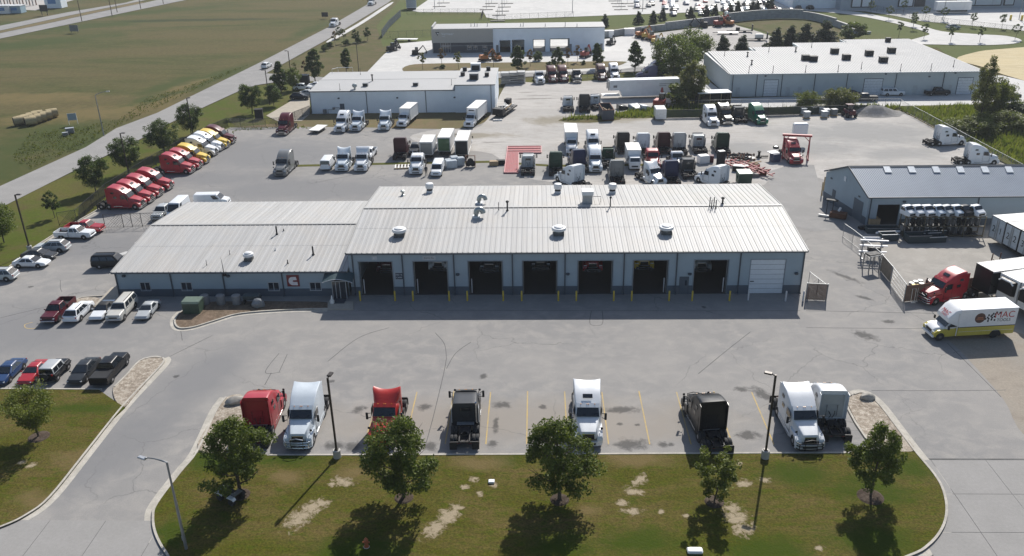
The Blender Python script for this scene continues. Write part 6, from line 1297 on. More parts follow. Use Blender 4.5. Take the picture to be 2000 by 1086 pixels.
def tree(kind, px, py, label, h, w_=None, mat='mid', cat='tree', group=None, name='shade_tree', seed=1, z=0.0, bark=None, world=None):
    key = (kind, seed)
    if key not in TREES:
        K_ = dict(big=('oval', 5.0, 2.4, 1.5, 13000, .105, 90, .12), fore=('oval', 5.2, 2.5, 1.25, 12500, .105, 95, .14), small=('oval', 3.2, 1.6, 1.6, 5000, .11, 50, .07), round=('round', 5.2, 2.9, 1.7, 9000, .15, 90, .13), column=('column', 6.4, 1.7, 1.2, 6000, .16, 80, .11), wide=('round', 6.5, 4.2, 1.2, 12000, .18, 110, .2), cone=('cone', 6.5, 2.3, .2, 7000, .19, 120, .14), sapling=('oval', 1.8, .75, 1.5, 700, .12, 20, .035), thin=('spread', 2.9, 1.35, .4, 4200, .085, 50, .05), willow=('column', 8.5, 3.2, 2.6, 8000, .16, 110, .14), scrub=('round', 2.6, 2.6, .0, 8000, .12, 90, .05), bush=('round', 1.5, 1.0, .1, 3000, .10, 44, .04), spread=('spread', 3.2, 2.6, 1.3, 9500, .09, 85, .11))[kind]
        sh_, H, R, z0, n, lf, cl, tr = K_
        TREES[key] = (crown_mesh(seed * 13 + len(kind), H, R, z0, n, lf, sh_, cl), trunk_mesh(seed * 7 + 3, z0 + H, tr, R * 1.05, 10 if kind not in ('sapling', 'bush') else 5, .35, max(.12, z0 / (z0 + H) * .9)), z0 + H)
    c, t, Ht = TREES[key]; s = h / Ht; v = P(px, py, z) if world is None else Vector(world)
    root = thing(name, label, cat, v, random.Random(px * 3 + py).uniform(0, 6.28), group); ws = (w_ or 1.0) * s
    for nm, me, mt in (('trunk', t, bark or BARK), ('crown', c, LM[mat])): o = link(nm, me, mt, root); o.scale = (ws, ws, s)
    return root
DM = groundmat('dark_mulch', (.075, .055, .042), (.055, .042, .033), (.10, .08, .065), .3, 2, 12, (.4, .6), 1, .8, .4)
def mulch_ring(px, py, r, z=.121): v = P(px, py, z); o = part('mulch_ring', MB().lathe([(.05, .10), (r * .5, .10), (r * .85, .06), (r, .0), (r * .98, -.05)], 18), DM, None, 0, (v.x, v.y, z)); o['kind'] = 'structure'
# lawn in front
FT = 'trees on the front lawn'
for i, (px, py, h, w_, k, m_, lb) in enumerate(((470, 966, 6.9, 1.0, 'fore', 'mid', 'leafy tree on front lawn shading a parked quad bike'), (789, 972, 7.3, 1.0, 'fore', 'mid', 'dense leafy tree in front of the bright red day cab'), (1093, 976, 7.0, 1.0, 'fore', 'mid', 'dense leafy tree in front of the lone white tractor'), (1395, 980, 4.0, 1.1, 'thin', 'light', 'thin sparse young tree on front lawn by the sandy patch'), (1700, 970, 6.3, .86, 'big', 'mid', 'slender leafy tree with mulch ring at right of front lawn'))):
    tree(k, px, py, lb, h, w_, m_, group=FT, seed=i + 1, z=.12)
    mulch_ring(px, py, .75 if i != 4 else 1.0)
tree('spread', 76, 853, 'small feathery tree with mulch ring on the west lawn', 4.3, 1.0, 'light', seed=3, z=.12); mulch_ring(76, 853, .9)
# west roadside
GW = 'round trees along the west roadside'
tree('round', 8, 473, 'round tree at the left picture edge by the black lamp post', 5.4, .95, 'mid', group=GW, seed=1); tree('small', 107, 424, 'small young tree between two round trees on roadside lawn', 3.9, .9, 'dark', group=GW, seed=2)
tree('round', 187, 374, 'round tree just beyond the small young roadside tree', 5.6, .9, 'dark', group=GW, seed=2); tree('round', 253, 338, 'round dark tree with a lamp post in front of it', 6.0, .95, 'dark', group=GW, seed=3); tree('round', 322, 301, 'round dark tree beside the gap in the red tractor row', 6.2, 1.0, 'dark', group=GW, seed=1); tree('round', 374, 265, 'round dark tree beside the yellow and white tractors', 6.0, .9, 'dark', group=GW, seed=2)
for px, py, h, k, m_, lb in ((493, 222, 6.8, 'big', 'dark', 'dark tree left of the warehouse car park'), (550, 188, 8.5, 'column', 'dark', 'tall dark tree beside the parked black suv'), (535, 206, 4.6, 'round', 'dark', 'low round tree below the tall dark tree'), (573, 176, 5.0, 'round', 'mid', 'small tree behind the warehouse car park'), (616, 160, 8.6, 'column', 'dark', 'tall tree at the left end of white warehouse roof'), (677, 141, 6.6, 'column', 'dark', 'tall tree behind the white warehouse roof')):
    tree(k, px, py, lb, h, 1.0 if k != 'column' else 1.15, m_, seed=4)
for px, py, h, m_, lb in ((596, 145, 3.5, 'brown', 'bare brownish sapling left of the tall warehouse tree'), (577, 147, 3.2, 'olive', 'thin sapling beside the side road lamp'), (655, 88, 4.2, 'brown', 'reddish young tree near the far road'), (672, 84, 4.2, 'olive', 'young tree with open crown near the far road'), (695, 83, 3.8, 'dark', 'small dark young tree on the far meadow'), (718, 79, 4.0, 'dark', 'young dark tree near the dark fence'), (663, 75, 3.5, 'dark', 'dark sapling close to the far road')):
    tree('sapling' if m_ in ('brown', 'olive') else 'small', px, py, lb, h, 1.1, m_, seed=2, name='young_tree')
for px, py in ((634, 99), (645, 93), (700, 84), (678, 88)): tree('bush', px, py, 'low dark shrub on the far meadow', 1.6, 1.2, 'dark', 'shrub', 'low shrubs on the far meadow', 'shrub', 1)
# planting bed of the dealership
for px, py, h, k, m_, lb in ((1012, 144, 7.6, 'column', 'dark', 'dark feathery tree behind the stacked racks'), (1089, 137, 6.4, 'column', 'dark', 'dark feathery tree between two maroon tractors'), (1166, 134, 7.0, 'column', 'dark', 'dark feathery tree behind the dark maroon tractor'), (1240, 139, 8.2, 'column', 'dark', 'tall feathery tree beside the side road bend')): tree(k, px, py, lb, h, 1.25, m_, seed=5)
for px, py, m_, lb in ((826, 136, 'olive', 'thin sapling at the west end of planting bed'), (863, 128, 'brown', 'brownish sapling second in the planting bed'), (896, 135, 'olive', 'thin olive sapling in front of dealership'), (964, 131, 'brown', 'sapling beside the orange machine'), (1036, 130, 'brown', 'reddish sapling right of the feathery tree'), (1109, 127, 'brown', 'bare sapling near the wide open bay'), (1128, 121, 'brown', 'bare sapling near the right end of dealership')): tree('sapling', px, py, lb, 4.4, 1.3, m_, seed=3, name='young_tree')
tree('bush', 1051, 118, 'small round shrub by the dealership bays', 2.2, 1.2, 'dark', 'shrub', None, 'shrub', 1)
for px, py in ((865, 134), (1073, 128), (1140, 126)): tree('bush', px, py, 'tiny shrub in the planting bed', 1.0, 1.2, 'dark', 'shrub', 'tiny shrubs in the planting bed', 'shrub', 1)
# big trees in the middle
tree('wide', 1352, 128, 'big spreading tree at the left end of long grey building', 8.8, 1.0, 'mid', seed=2); tree('wide', 1315, 152, 'big leafy tree in front of the spreading tree', 9.5, 1.0, 'mid', seed=3); tree('big', 1352, 200, 'loose pale tree beside the open shed', 8.8, 1.1, 'olive', seed=6); tree('bush', 1332, 203, 'bushy undergrowth beside the white camper', 4.4, 1.3, 'weed', 'shrub', None, 'shrub', 2)
for px, py, h, lb in ((1411, 116, 6.6, 'dark spruce leftmost behind the long grey building'), (1448, 113, 6.2, 'dark spruce second behind the long grey building'), (1513, 103, 7.0, 'dark spruce third behind the long grey building'), (1540, 100, 7.2, 'dark spruce fourth behind the long grey building'), (1571, 97, 7.4, 'dark spruce fifth behind the long grey building'), (1608, 95, 8.0, 'dark spruce rightmost behind the long grey building')): tree('cone', px, py, lb, h, 1.3, 'conifer', seed=1, name='spruce_tree', group='spruces behind the grey building')
tree('bush', 1662, 76, 'green bush at the end of retaining wall', 4.5, 1.3, 'mid', 'shrub', None, 'shrub', 3)
for px, py in ((1247, 46), (1276, 45), (1294, 39), (1349, 36), (1379, 33), (1396, 31), (1426, 30), (1441, 25), (1468, 25), (1478, 24), (1498, 22), (1505, 19), (1182, 52)): tree('cone', px, py, 'small dark conifer on the bank above the retaining wall', 4.2, 1.2, 'conifer', 'tree', 'small conifers on the bank', 'conifer', 1)
for px, py in ((1701, 27), (1736, 38), (1764, 26), (1784, 51), (1806, 38), (1843, 41), (1783, 58), (1755, 72), (1804, 76), (1856, 82), (1913, 82), (1956, 56), (1982, 77), (1899, 53), (1560, 8)): tree('sapling', px, py, 'slim young tree by the turning circle', 4.6, 1.2, 'dark', 'tree', 'slim young trees by the turning circle', 'young_tree', 4)
# right edge
tree('willow', 1912, 243, 'tall wispy tree with bare upper limbs right of the gravel yard', 12.5, .8, 'olive', seed=2); tree('wide', 1938, 232, 'bushy green tree beside the tall wispy tree', 7.5, .8, 'weed', seed=4); tree('scrub', 1895, 262, 'low willow scrub at the foot of wispy tree', 2.8, 1.5, 'weed', 'shrub', None, 'shrub', 4); tree('scrub', 1960, 252, 'low scrub right of the bushy green tree', 3.0, 1.5, 'weed', 'shrub', None, 'shrub', 2)
tree('scrub', 1575, 207, 'feathery shrub on the lane edge near green tractor', 2.8, .9, 'weed', 'shrub', None, 'shrub', 1); tree('scrub', 1638, 207, 'rounded shrub in front of the dark pickup', 3.4, 1.0, 'olive', 'shrub', None, 'shrub', 3); tree('bush', 1988, 238, 'dark shrub in front of the dark screen at right edge', 3.4, 1.8, 'dark', 'shrub', None, 'shrub', 1)
# tall weeds that nobody could count
def weeds(name, polys, dens, hmin, hmax, mat, seed, w_=.16):
    r = random.Random(seed); m = MB()
    for poly in polys:
        W = [P(a, b) for a, b in poly]; xs = [v.x for v in W]; ys = [v.y for v in W]; n = len(W)
        for _ in range(int((max(xs) - min(xs)) * (max(ys) - min(ys)) * dens)):
            x, y = r.uniform(min(xs), max(xs)), r.uniform(min(ys), max(ys)); ins = False; j = n - 1
            for i in range(n):
                if (W[i].y > y) != (W[j].y > y) and x < (W[j].x - W[i].x) * (y - W[i].y) / (W[j].y - W[i].y) + W[i].x: ins = not ins
                j = i
            if not ins: continue
            h = r.uniform(hmin, hmax) * (.5 + .5 * abs(sin(x * .7) * cos(y * .45 + x * .2))); a = r.uniform(0, pi); ww = w_ * r.uniform(.5, 1.3); lx, ly = r.uniform(-.25, .25) * h, r.uniform(-.25, .25) * h
            m.add([(x - cos(a) * ww, y - sin(a) * ww, 0), (x + cos(a) * ww, y + sin(a) * ww, 0), (x + lx, y + ly, h)], [(0, 1, 2)])
    o = part(name, m, mat, None); o['kind'] = 'stuff'
weeds('tall_weeds', [[(1500, 213), (1640, 208), (1760, 207), (1760, 212), (1690, 220), (1500, 221)], [(1195, 225), (1240, 214), (1330, 206), (1400, 211), (1400, 227), (1300, 229), (1210, 231)], [(1095, 235), (1130, 227), (1200, 228), (1205, 233)], [(1755, 213), (1890, 206), (2040, 202), (2040, 345), (1890, 278)]], 9, .5, 1.5, LM['weed'], 3)
weeds('field_tufts', [[(20, 310), (60, 260), (230, 235), (290, 190), (360, 170), (460, 135), (490, 125), (225, 248), (165, 284), (60, 330)]], 3.5, .15, .5, leafmat('field_weed', (.045, .06, .016), (.10, .10, .032)), 4, .16)
weeds('screen_side_weeds', [[(445, 262), (470, 249), (600, 247), (600, 251), (470, 255)], [(120, 440), (205, 385), (300, 325), (392, 271), (396, 274), (304, 330), (190, 408)]], 5, .1, .4, LM['weed'], 6)

# ================================================================ LAMPS, FENCES, SMALL THINGS
BL = M('dark_bronze_pole', (.035, .028, .024), .45, .3)
def lot_lamp(px, py, label, H=7.6, base=True, arm=(-.55, 0), group='dark lot lamps'):
    t = thing('lot_lamp', label, 'lamp post', P(px, py, .1 if base else 0), 0, group); b = .75 if base else 0
    if base: part('base', MB().lathe([(.33, -.15), (.33, .72), (.29, .76)], 14), K['concrete'], t, 40)
    part('pole', MB().bx(-.075, .075, -.075, .075, b, H).box((0, 0, b + .06), (.3, .3, .1)), BL, t)
    part('lamp_head', MB().bar((0, 0, H - .1), (arm[0] * .5, arm[1] * .5, H), .07).box((arm[0], arm[1], H + .02), (.62, .36, .14), atan2(arm[1], arm[0]), ch=.03), BL, t)
lot_lamp(659, 893, 'dark lamp post on concrete base left of the bright red day cab', 7.7, arm=(.1, .5)); lot_lamp(1494, 894, 'dark lamp post on concrete base right of the black tractor', 7.9, arm=(-.5, .25))
lot_lamp(59, 490, 'dark lamp post beside the silver crossover at left', 7.9, arm=(.5, 0)); lot_lamp(253, 347, 'dark lamp post in front of the round dark tree', 7.6, arm=(.5, 0)); lot_lamp(378, 268, 'dark lamp post behind the white sleeper tractors', 7.6, arm=(.3, .2)); lot_lamp(527, 204, 'thin dark lamp post by the low round tree', 7.6, False); lot_lamp(570, 160, 'dark lamp post behind the small car park trees', 7.6, False); lot_lamp(701, 142, 'dark lamp post behind the white warehouse', 7.6, False)
def street_lamp(px, py, label, H, arm, group='curved street lamps'):
    t = thing('street_lamp', label, 'street lamp', P(px, py, .1), 0, group); a = Vector(arm)
    pts = [(0, 0, -.1), (0, 0, H * .5), (0, 0, H * .93)] + [(a.x * q, a.y * q, H * .93 + H * .07 * sin(q * pi * .5) * (1 if q < .6 else 1) + a.z * q) for q in (.12, .3, .55, .8, 1.0)]
    part('pole', MB().tube(pts, [.12, .1, .075, .065, .06, .05, .045, .04], 8), K['galv'], t, 40); part('hand_hole', MB().bx(-.09, .09, -.16, -.1, .9, 1.3), K['galv'], t)
    part('lamp_head', MB().box((a.x * 1.1, a.y * 1.1, H + a.z * 1.05), (.7, .3, .16), atan2(a.y, a.x), ch=.04), K['alu'], t)
street_lamp(364, 1072, 'silver street lamp with curved arm over the driveway', 8.2, (-2.0, .9, -.9)); street_lamp(203, 264, 'thin street lamp across the road by the field', 8.5, (2.2, .4, 0))
for px, py, lb, H in ((160, 41, 'utility pole nearest beside the highway', 10), (219, 31, 'utility pole second beside the highway', 10.5), (229, 24, 'short signpost beside the highway', 6), (275, 17, 'utility pole third beside the highway', 10), (319, 7, 'utility pole farthest beside the highway', 9)):
    t = thing('utility_pole', lb, 'utility pole', P(px, py), 0, 'utility poles beside the highway'); part('pole', MB().tube([(0, 0, -.2), (0, 0, H)], [.16, .1], 7), BARK, t); part('crossarm', MB().bar((-.8, 0, H - .6), (.8, 0, H - .6), .12), BARK, t)
for px, py, H, lb in ((849, 17, 9, 'light pole at the west end of far lot'), (981, 28, 11, 'light pole at the corner of far lot'), (1255, 22, 11, 'light pole in the middle of far lot'), (1118, 26, 9, 'thin pole at the front edge of far lot'), (1504, 17, 9, 'light pole at the east end of far lot'), (1841, 38, 9, 'light pole on the dock yard'), (1990, 38, 10, 'light pole with yellow base on the dock yard'), (1969, 191, 0, '')):
    if not H: continue
    t = thing('light_pole', lb, 'lamp post', P(px, py), 0, 'light poles far back'); part('pole', MB().tube([(0, 0, -.1), (0, 0, H)], [.13, .08], 7), K['galv'], t); part('lamp_head', MB().box((0, 0, H), (1.2, .4, .15)), K['grey'], t)
for px, py in ((972, 39), (975, 28), (981, 20), (985, 12), (990, 5), (950, 17), (955, 11), (960, 5), (1206, 5), (1213, 17), (1209, 11), (1201, 0), (1249, 15), (1239, 10), (1225, 5), (858, 11), (866, 4)):
    t = thing('light_stand', 'small lamp stand with dark shade on the far lot', 'lamp post', P(px, py + 2), 0, 'small stands on the far lot'); part('post', MB().tube([(0, 0, 0), (0, 0, 4.2)], .06, 6), K['galv'], t); part('island', MB().box((0, 0, .05), (5.2, 1.6, .2), ch=.05), M('tree_pit', (.16, .15, .13), .9), t)
for sx in (-2, 0, 2): pass
v = P(1992, 39)
for sx in (-3.2, 0, 3.2): part_ = solo('yellow_bollard', MB().lathe([(.35, 0), (.35, 1.7), (.1, 1.8)], 10), K['yellow'], 'yellow bollard round the dock yard light pole', 'bollard', (v.x + sx, v.y + abs(sx) * .3 - 1, 0), 0, 'yellow bollards on the dock yard')

def fence(name, label, pts, H, post_mat, infill, gap=3.0, z=0.0, wire=.22, rail=True, group=None, cat='fence', wt=.018, solid=None, postr=.035):
    """posts, rails and an infill of real wires, slats or screen along a line on the ground"""
    W = [P(a, b, z) for a, b in pts]; root = thing(name, label, cat, W[0], 0, group); o0 = W[0]
    W = [v - o0 for v in W]; post = MB().tube([(0, 0, -.1), (0, 0, H + .05)], postr, 6).mesh('post'); wm = MB(); rm_ = MB(); sm = MB()
    for i in range(len(W) - 1):
        a, b = W[i], W[i + 1]; d = b - a; L = d.length; n = max(1, round(L / gap))
        for k in range(n + (1 if i == len(W) - 2 else 0)): p = a + d * (k / n); link('post', post, post_mat, root, p)
        if rail: rm_.bar(a + Vector((0, 0, H)), b + Vector((0, 0, H)), .05); rm_.bar(a + Vector((0, 0, .08)), b + Vector((0, 0, .08)), .03)
        if wire:
            q = int(L / wire); u = d / L
            for k in range(q):
                p = a + u * (k * wire); e = min(1.0, H * .5); wm.bar(p + Vector((0, 0, .06)), p + u * min(H, L - k * wire) + Vector((0, 0, min(H, max(.1, L - k * wire)))), wt); 
                wm.bar(p + Vector((0, 0, H)), p + u * min(H, L - k * wire) + Vector((0, 0, max(.06, H - max(.1, L - k * wire)))), wt)
        if solid:
            u = d / L; q = max(1, int(L / .12))
            for k in range(q): p = a + u * (k * L / q); pe = a + u * ((k + .86) * L / q); sm.bar(p + Vector((0, 0, H * .5 + .03)), pe + Vector((0, 0, H * .5 + .03)), .02, H - .12)
    if rail: part('rail', rm_, post_mat, root)
    if wire: o = part('wire_mesh', wm, infill, root); o['kind'] = 'stuff'
    if solid: o = part('privacy_slats', sm, solid, root); o['kind'] = 'stuff'
    return root
BF = M('black_fence_metal', (.02, .022, .022), .6); SCR = M('dark_screen_cloth', (.022, .035, .03), .8, var=.2, scale=1)
fence('black_fence', 'black mesh fence along the west side behind the tractor row', [(116, 440), (151, 434), (209, 382), (300, 324), (390, 273), (446, 248)], 1.9, BF, BF, 3.0, wire=.26, wt=.035)
fence('black_gate', 'black mesh gate line between red pickup and silver pickup', [(206, 444.5), (242, 444), (259, 442.5), (278.5, 442), (324, 440)], 1.95, BF, BF, 2.6, wire=.4, wt=.025, postr=.05, cat='gate')
fence('black_fence', 'black mesh fence in front of the warehouse car park', [(446, 248), (520, 249), (546, 247), (606, 223)], 1.8, BF, BF, 2.6, wire=.3, wt=.035)
fence('screened_fence', 'dark screened fence behind the four back row tractors', [(1300, 231), (1400, 229.5), (1500, 226), (1600, 223), (1692, 221)], 1.7, BF, BF, 3.0, wire=None, solid=SCR)
fence('wire_fence', 'chain-link fence with pale top rail running diagonally at right', [(1757, 213), (1800, 236), (1850, 264), (1920, 303), (2010, 353)], 1.9, K['galv'], K['galv'], 3.0, wire=.4, wt=.014)
fence('wire_fence', 'chain-link fence along the lane by the weeds', [(1345, 213), (1420, 211.5), (1500, 212), (1640, 210), (1757, 210)], 1.8, K['galv'], K['galv'], 3.2, wire=.5, wt=.012)
fence('wire_fence', 'chain-link fence along the parts yard driveway', [(1646, 463), (1664, 476), (1680, 489), (1722, 527)], 1.9, K['galv'], K['galv'], 2.4, wire=.3, wt=.012)
fence('slatted_fence', 'tan slatted fence section beside the sliding gate', [(1719, 529), (1738, 552)], 2.1, K['galv'], K['galv'], 2.4, wire=None, solid=M('tan_slats', (.22, .18, .14), .8, var=.2), postr=.06)
fence('slatted_fence', 'brown slatted fence behind the red tractor by the drums', [(1766, 590), (1800, 586), (1850, 579), (1930, 570)], 2.0, K['rust'], K['rust'], 2.6, wire=None, solid=K['brownmesh'])
fence('slatted_gate', 'brown slatted gate beside the right end of repair shop', [(1573, 586), (1613, 588)], 2.1, K['galv'], K['galv'], 2.6, wire=None, solid=K['brownmesh'], cat='gate', postr=.07)
fence('wire_fence', 'short chain-link fence running back along the repair shop end', [(1578, 560), (1613, 588)], 1.9, K['galv'], K['galv'], 1.8, wire=.4, wt=.012)
fence('wire_fence', 'fence at the north edge of gravel yard', [(1060, 158), (1190, 150), (1330, 142)], 1.6, K['galv'], K['galv'], 3.0, wire=None)
fence('dark_fence', 'dark blue-green mesh fence on the grass left of dealership', [(746, 74), (760, 54), (783, 32)], 2.4, BF, BF, 3.0, wire=None, solid=M('teal_screen', (.03, .055, .065), .8))
fence('black_fence', 'thin black fence left of the dealership', [(746, 74), (842, 70)], 1.9, BF, BF, 2.6, wire=.5, wt=.02); fence('black_fence', 'thin black fence along the edge of far lot', [(795, 28), (944, 27), (940, 38)], 1.9, BF, BF, 3.2, wire=.6, wt=.02); fence('black_fence', 'thin black fence at the corner of far lot', [(940, 38), (1000, 38), (1120, 33)], 1.9, BF, BF, 3.2, wire=.6, wt=.02); fence('dark_fence', 'dark fence between turning circle and dock yard', [(1590, 8), (1640, 13), (1700, 20), (1790, 36), (1850, 48), (1920, 56), (2010, 66)], 1.9, BF, BF, 3.4, wire=.6, wt=.022)
# the sliding gate frame leaning out and its posts
v = P(1738, 556); v2 = P(1764, 592); d = v2 - v
t = thing('sliding_gate', 'tall galvanised gate frame standing at the yard entrance', 'gate', v, atan2(d.y, d.x)); L_ = d.length
part('frame', MB().tube([(0, 0, .1), (0, 0, 2.3)], .06, 6).tube([(L_, 0, 0), (L_, 0, 2.3)], .06, 6).tube([(0, 0, 2.3), (L_, 0, 2.3)], .04, 6).tube([(0, 0, .15), (L_, 0, .15)], .04, 6), K['galv'], t)
for z in (.6, 1.05, 1.5, 1.9): part('rail', MB().tube([(0, 0, z), (L_, 0, z)], .035, 6), K['galv'], t)
o = part('wire_mesh', MB().bx(0, .01, 0, .01, 0, .01), K['galv'], t); wm = MB()
for k in range(int(L_ / .25)): wm.bar((k * .25, .03, .1), (min(L_, k * .25 + 2.2), .03, min(2.3, .1 + min(L_, k * .25 + 2.2) - k * .25)), .012)
o.data = wm.mesh('wire_mesh'); o.data.materials.append(K['galv']); o['kind'] = 'stuff'
v = P(1681, 502); t = thing('cantilever_rack', 'galvanised rack frame with long white tubes over yard fence', 'rack', v, radians(-8))
for x in (0, 2.2): part('post', MB().bx(x - .08, x + .08, -.08, .08, 0, 2.6).bx(x - .08, x + .08, -.9, .9, 0, .12), K['galv'], t)
for z in (.9, 1.7, 2.4): part('arm', MB().bx(-.06, .06, -.9, .2, z, z + .1).bx(2.14, 2.26, -.9, .2, z, z + .1), K['galv'], t); part('long_tube', MB().bx(-.5, 2.8, -.75, -.5, z + .1, z + .22), K['white'], t)
part('dark_box', MB().box((1.3, -.3, 1.25), (1.4, .7, .6), ch=.05), K['black'], t)
for k, (px, py) in enumerate(((1697, 535), (1718, 527))): pass
v = P(1696, 532); t = thing('tube_stand', 'grey tubular frame standing over the driveway edge', 'frame', v, radians(20))
for x, y in ((0, 0), (1.5, 0), (0, 1.1), (1.5, 1.1)): part('post', MB().bx(x - .05, x + .05, y - .05, y + .05, 0, 2.0), K['galv'], t)
part('top_frame', MB().bx(-.1, 1.6, -.06, .06, 2.0, 2.1).bx(-.1, 1.6, 1.04, 1.16, 2.0, 2.1), K['galv'], t); part('dark_top', MB().bx(-.05, 1.55, .07, 1.03, 2.0, 2.2), K['dark'], t)

# bollards at the bays
def bollard(px, py, mat, label, H=1.25, group='bollards at the bays'):
    v = P(px, py); solo('bollard', MB().lathe([(.10, -.1), (.10, H - .06), (.07, H), (.01, H + .02)], 12), mat, label, 'bollard', v, 0, group, 40)
WB = M('worn_white_bollard', (.55, .55, .56), .5)
for px, lb in ((704, 'left of first bay'), (772, 'right of first bay'), (807, 'left of second bay'), (877.5, 'right of second bay'), (913, 'left of third bay'), (983, 'right of third bay'), (1019, 'left of fourth bay'), (1090.5, 'right of fourth bay'), (1125.5, 'left of fifth bay'), (1198.5, 'right of fifth bay'), (1233.5, 'left of sixth bay'), (1306.5, 'right of sixth bay'), (1351.5, 'left of seventh bay'), (1424.5, 'right of seventh bay')): bollard(px, 587.5, K['yellow'], 'yellow bollard ' + lb)
for px, py, lb in ((1461, 586, 'white bollard left of the closed bay door'), (1534, 588, 'white bollard right of the closed bay door'), (1568, 588, 'white bollard at the shop corner'), (1577, 580, 'white bollard behind the corner, by brown gate')): bollard(px, py, WB, lb)
for i in range(7):
    xa, xb = ops[i][0], ops[i][1]; nm = ('first', 'second', 'third', 'fourth', 'fifth', 'sixth', 'seventh')[i]
    for x, sd in ((xa + .3, 'left'), (xb - .3, 'right')):
        if (i, sd) in ((0, 'left'), (1, 'left'), (2, 'left'), (5, 'right'), (6, 'right')): solo('guard_post', MB().lathe([(.07, 0), (.07, 1.8), (.01, 1.85)], 8), WB, 'pale guard post inside the %s side of the %s bay' % (sd, nm), 'bollard', (x, YW + .5, 0), 0, 'guard posts inside the bays')
for px, py in ((1604, 383), (1608, 372)): bollard(px, py, K['wood'], 'wooden post beside the blue-grey shed gable, %s' % ('nearer' if px == 1604 else 'farther'), 2.2, 'wooden posts by the shed')

# by the office wing
v = P(379, 607, .1); t = thing('transformer_box', 'dark green transformer box on the mulch island', 'transformer', v)
GT = M('transformer_green', (.045, .075, .05), .5); part('cabinet', MB().bx(-.95, .95, -.75, .75, -.1, 1.25), GT, t); part('lid', MB().prism([(-.85, 1.252), (.85, 1.252), (.8, 1.42), (-.6, 1.42)], -1.0, 1.0, 'X'), M('transformer_lid', (.10, .14, .11), .5), t); part('door', MB().bx(-.93, -.01, -.79, -.752, 0, 1.2).bx(.01, .93, -.79, -.752, 0, 1.2), GT, t); part('pad', MB().bx(-1.15, 1.15, -.95, .95, -.18, -.1), K['concrete'], t)
for px, lb in ((401.5, 'left'), (432.5, 'middle'), (463, 'right')):
    v = P(px, 593, .1); t = thing('condenser_unit', 'round grey condenser unit, %s of three by the office wall' % lb, 'air conditioner', v, 0, 'condenser units by the office wall')
    part('cabinet', MB().lathe([(.48, -.1), (.5, .05), (.5, .95), (.46, 1.0), (.36, 1.02)], 16), K['grey'], t, 40); part('fan_grille', MB().lathe([(.34, 1.0), (.34, 1.03), (.05, 1.03)], 16), K['dark'], t); part('top_ring', MB().lathe([(.36, 1.02), (.5, .98), (.5, 1.06), (.36, 1.08)], 16), K['galv'], t)
v = P(484, 592, .1); t = thing('dark_tank', 'dark long utility tank on frame by the office wall', 'tank', v); part('tank', MB().box((.6, 0, .85), (2.0, .8, .6), ch=.12), M('dark_teal', (.025, .045, .055), .5), t)
for x in (-.3, 1.5): part('leg', MB().bx(x - .05, x + .05, -.35, .35, 0, .55), K['dark'], t)
def rock(px, py, s, label, z=.1, seed=1, col=None):
    r = random.Random(seed); m = MB(); prof = []
    secs = []
    for i in range(7):
        a = pi * i / 6; rad = max(.05, sin(a)); secs.append([(-cos(a) * s[0] + r.uniform(-.05, .05), cos(b) * rad * s[1] * r.uniform(.85, 1.1), max(-.1, sin(b) * rad * s[2] * r.uniform(.85, 1.1) + s[2] * .35)) for b in [2 * pi * k / 9 for k in range(9)]])
    solo('boulder', m.loft(secs), col or M('limestone', (.36, .34, .30), .9, var=.25, scale=2.5, bump=.5), label, 'boulder', P(px, py, z), r.uniform(-.4, .4), None, 35)
rock(505, 598, (.75, .6, .75), 'grey boulder on the mulch by the office wall', col=M('grey_stone', (.2, .21, .22), .9, var=.2, bump=.4)); rock(462, 786, (1.0, .55, .5), 'flat pale boulder at the tip of left gravel bed', seed=3); rock(1694, 778, (.7, .45, .42), 'pale boulder at the tip of right gravel bed', seed=5)
v = P(649, 592, .1); t = thing('wet_floor_cone', 'small pale cone-shaped ash bin left of the entrance', 'ash bin', v); part('body', MB().lathe([(.25, 0), (.28, .3), (.12, .55), (.05, .95), (.01, 1.0)], 12), K['cream'], t, 40)
# things on the lawn
v = P(452, 975, .12); t = thing('quad_bike', 'black and white quad bike parked under the left lawn tree', 'quad bike', v, radians(150))
part('body', MB().loft([sec(.75, .25, .5, .8, .08), sec(.3, .35, .45, .95, .1), sec(-.2, .3, .5, .85, .1), sec(-.8, .35, .55, .85, .08)]), K['black'], t, 40); part('seat', MB().loft([sec(.05, .16, .84, .95, .05), sec(-.6, .2, .84, .98, .06)]), K['dark'], t, 40); part('rack', MB().bx(.45, .95, -.4, .4, .92, .95).bx(-1.0, -.5, -.42, .42, .92, .95), K['galv'], t); part('handlebar', MB().tube([(.3, 0, .9), (.2, 0, 1.15), (.15, -.42, 1.2)], .025, 6).tube([(.2, 0, 1.15), (.15, .42, 1.2)], .025, 6), K['dark'], t)
for s in (1, -1):
    for x in (.65, -.65): part('wheel', MB().lathe([(.12, -.13), (.3, -.12), (.32, 0), (.3, .12), (.12, .13)], 12, (x, .5 * s, .32), 'Y'), K['tyre'], t, 40); part('fender', MB().prism([(x - .4, .6), (x - .25, .78), (x + .25, .78), (x + .4, .6), (x + .3, .68), (x - .3, .68)], .34 * s, .66 * s), K['white'] if s > 0 else K['black'], t)
v = P(716, 1068, .12); t = thing('fire_hydrant', 'small orange fire hydrant in the shade on the lawn', 'fire hydrant', v); HO = M('hydrant_orange', (.35, .10, .035), .5)
part('barrel', MB().lathe([(.2, 0), (.2, .06), (.13, .08), (.13, .55), (.17, .57), (.17, .62), (.12, .72), (.04, .78), (.04, .84)], 12), HO, t, 40); part('nozzle', MB().tube([(-.25, 0, .42), (.25, 0, .42)], .065, 8).tube([(0, -.24, .38), (0, 0, .38)], .085, 8), HO, t); part('collar', MB().lathe([(.22, -.02), (.22, .03), (.15, .05)], 12), WB, t)
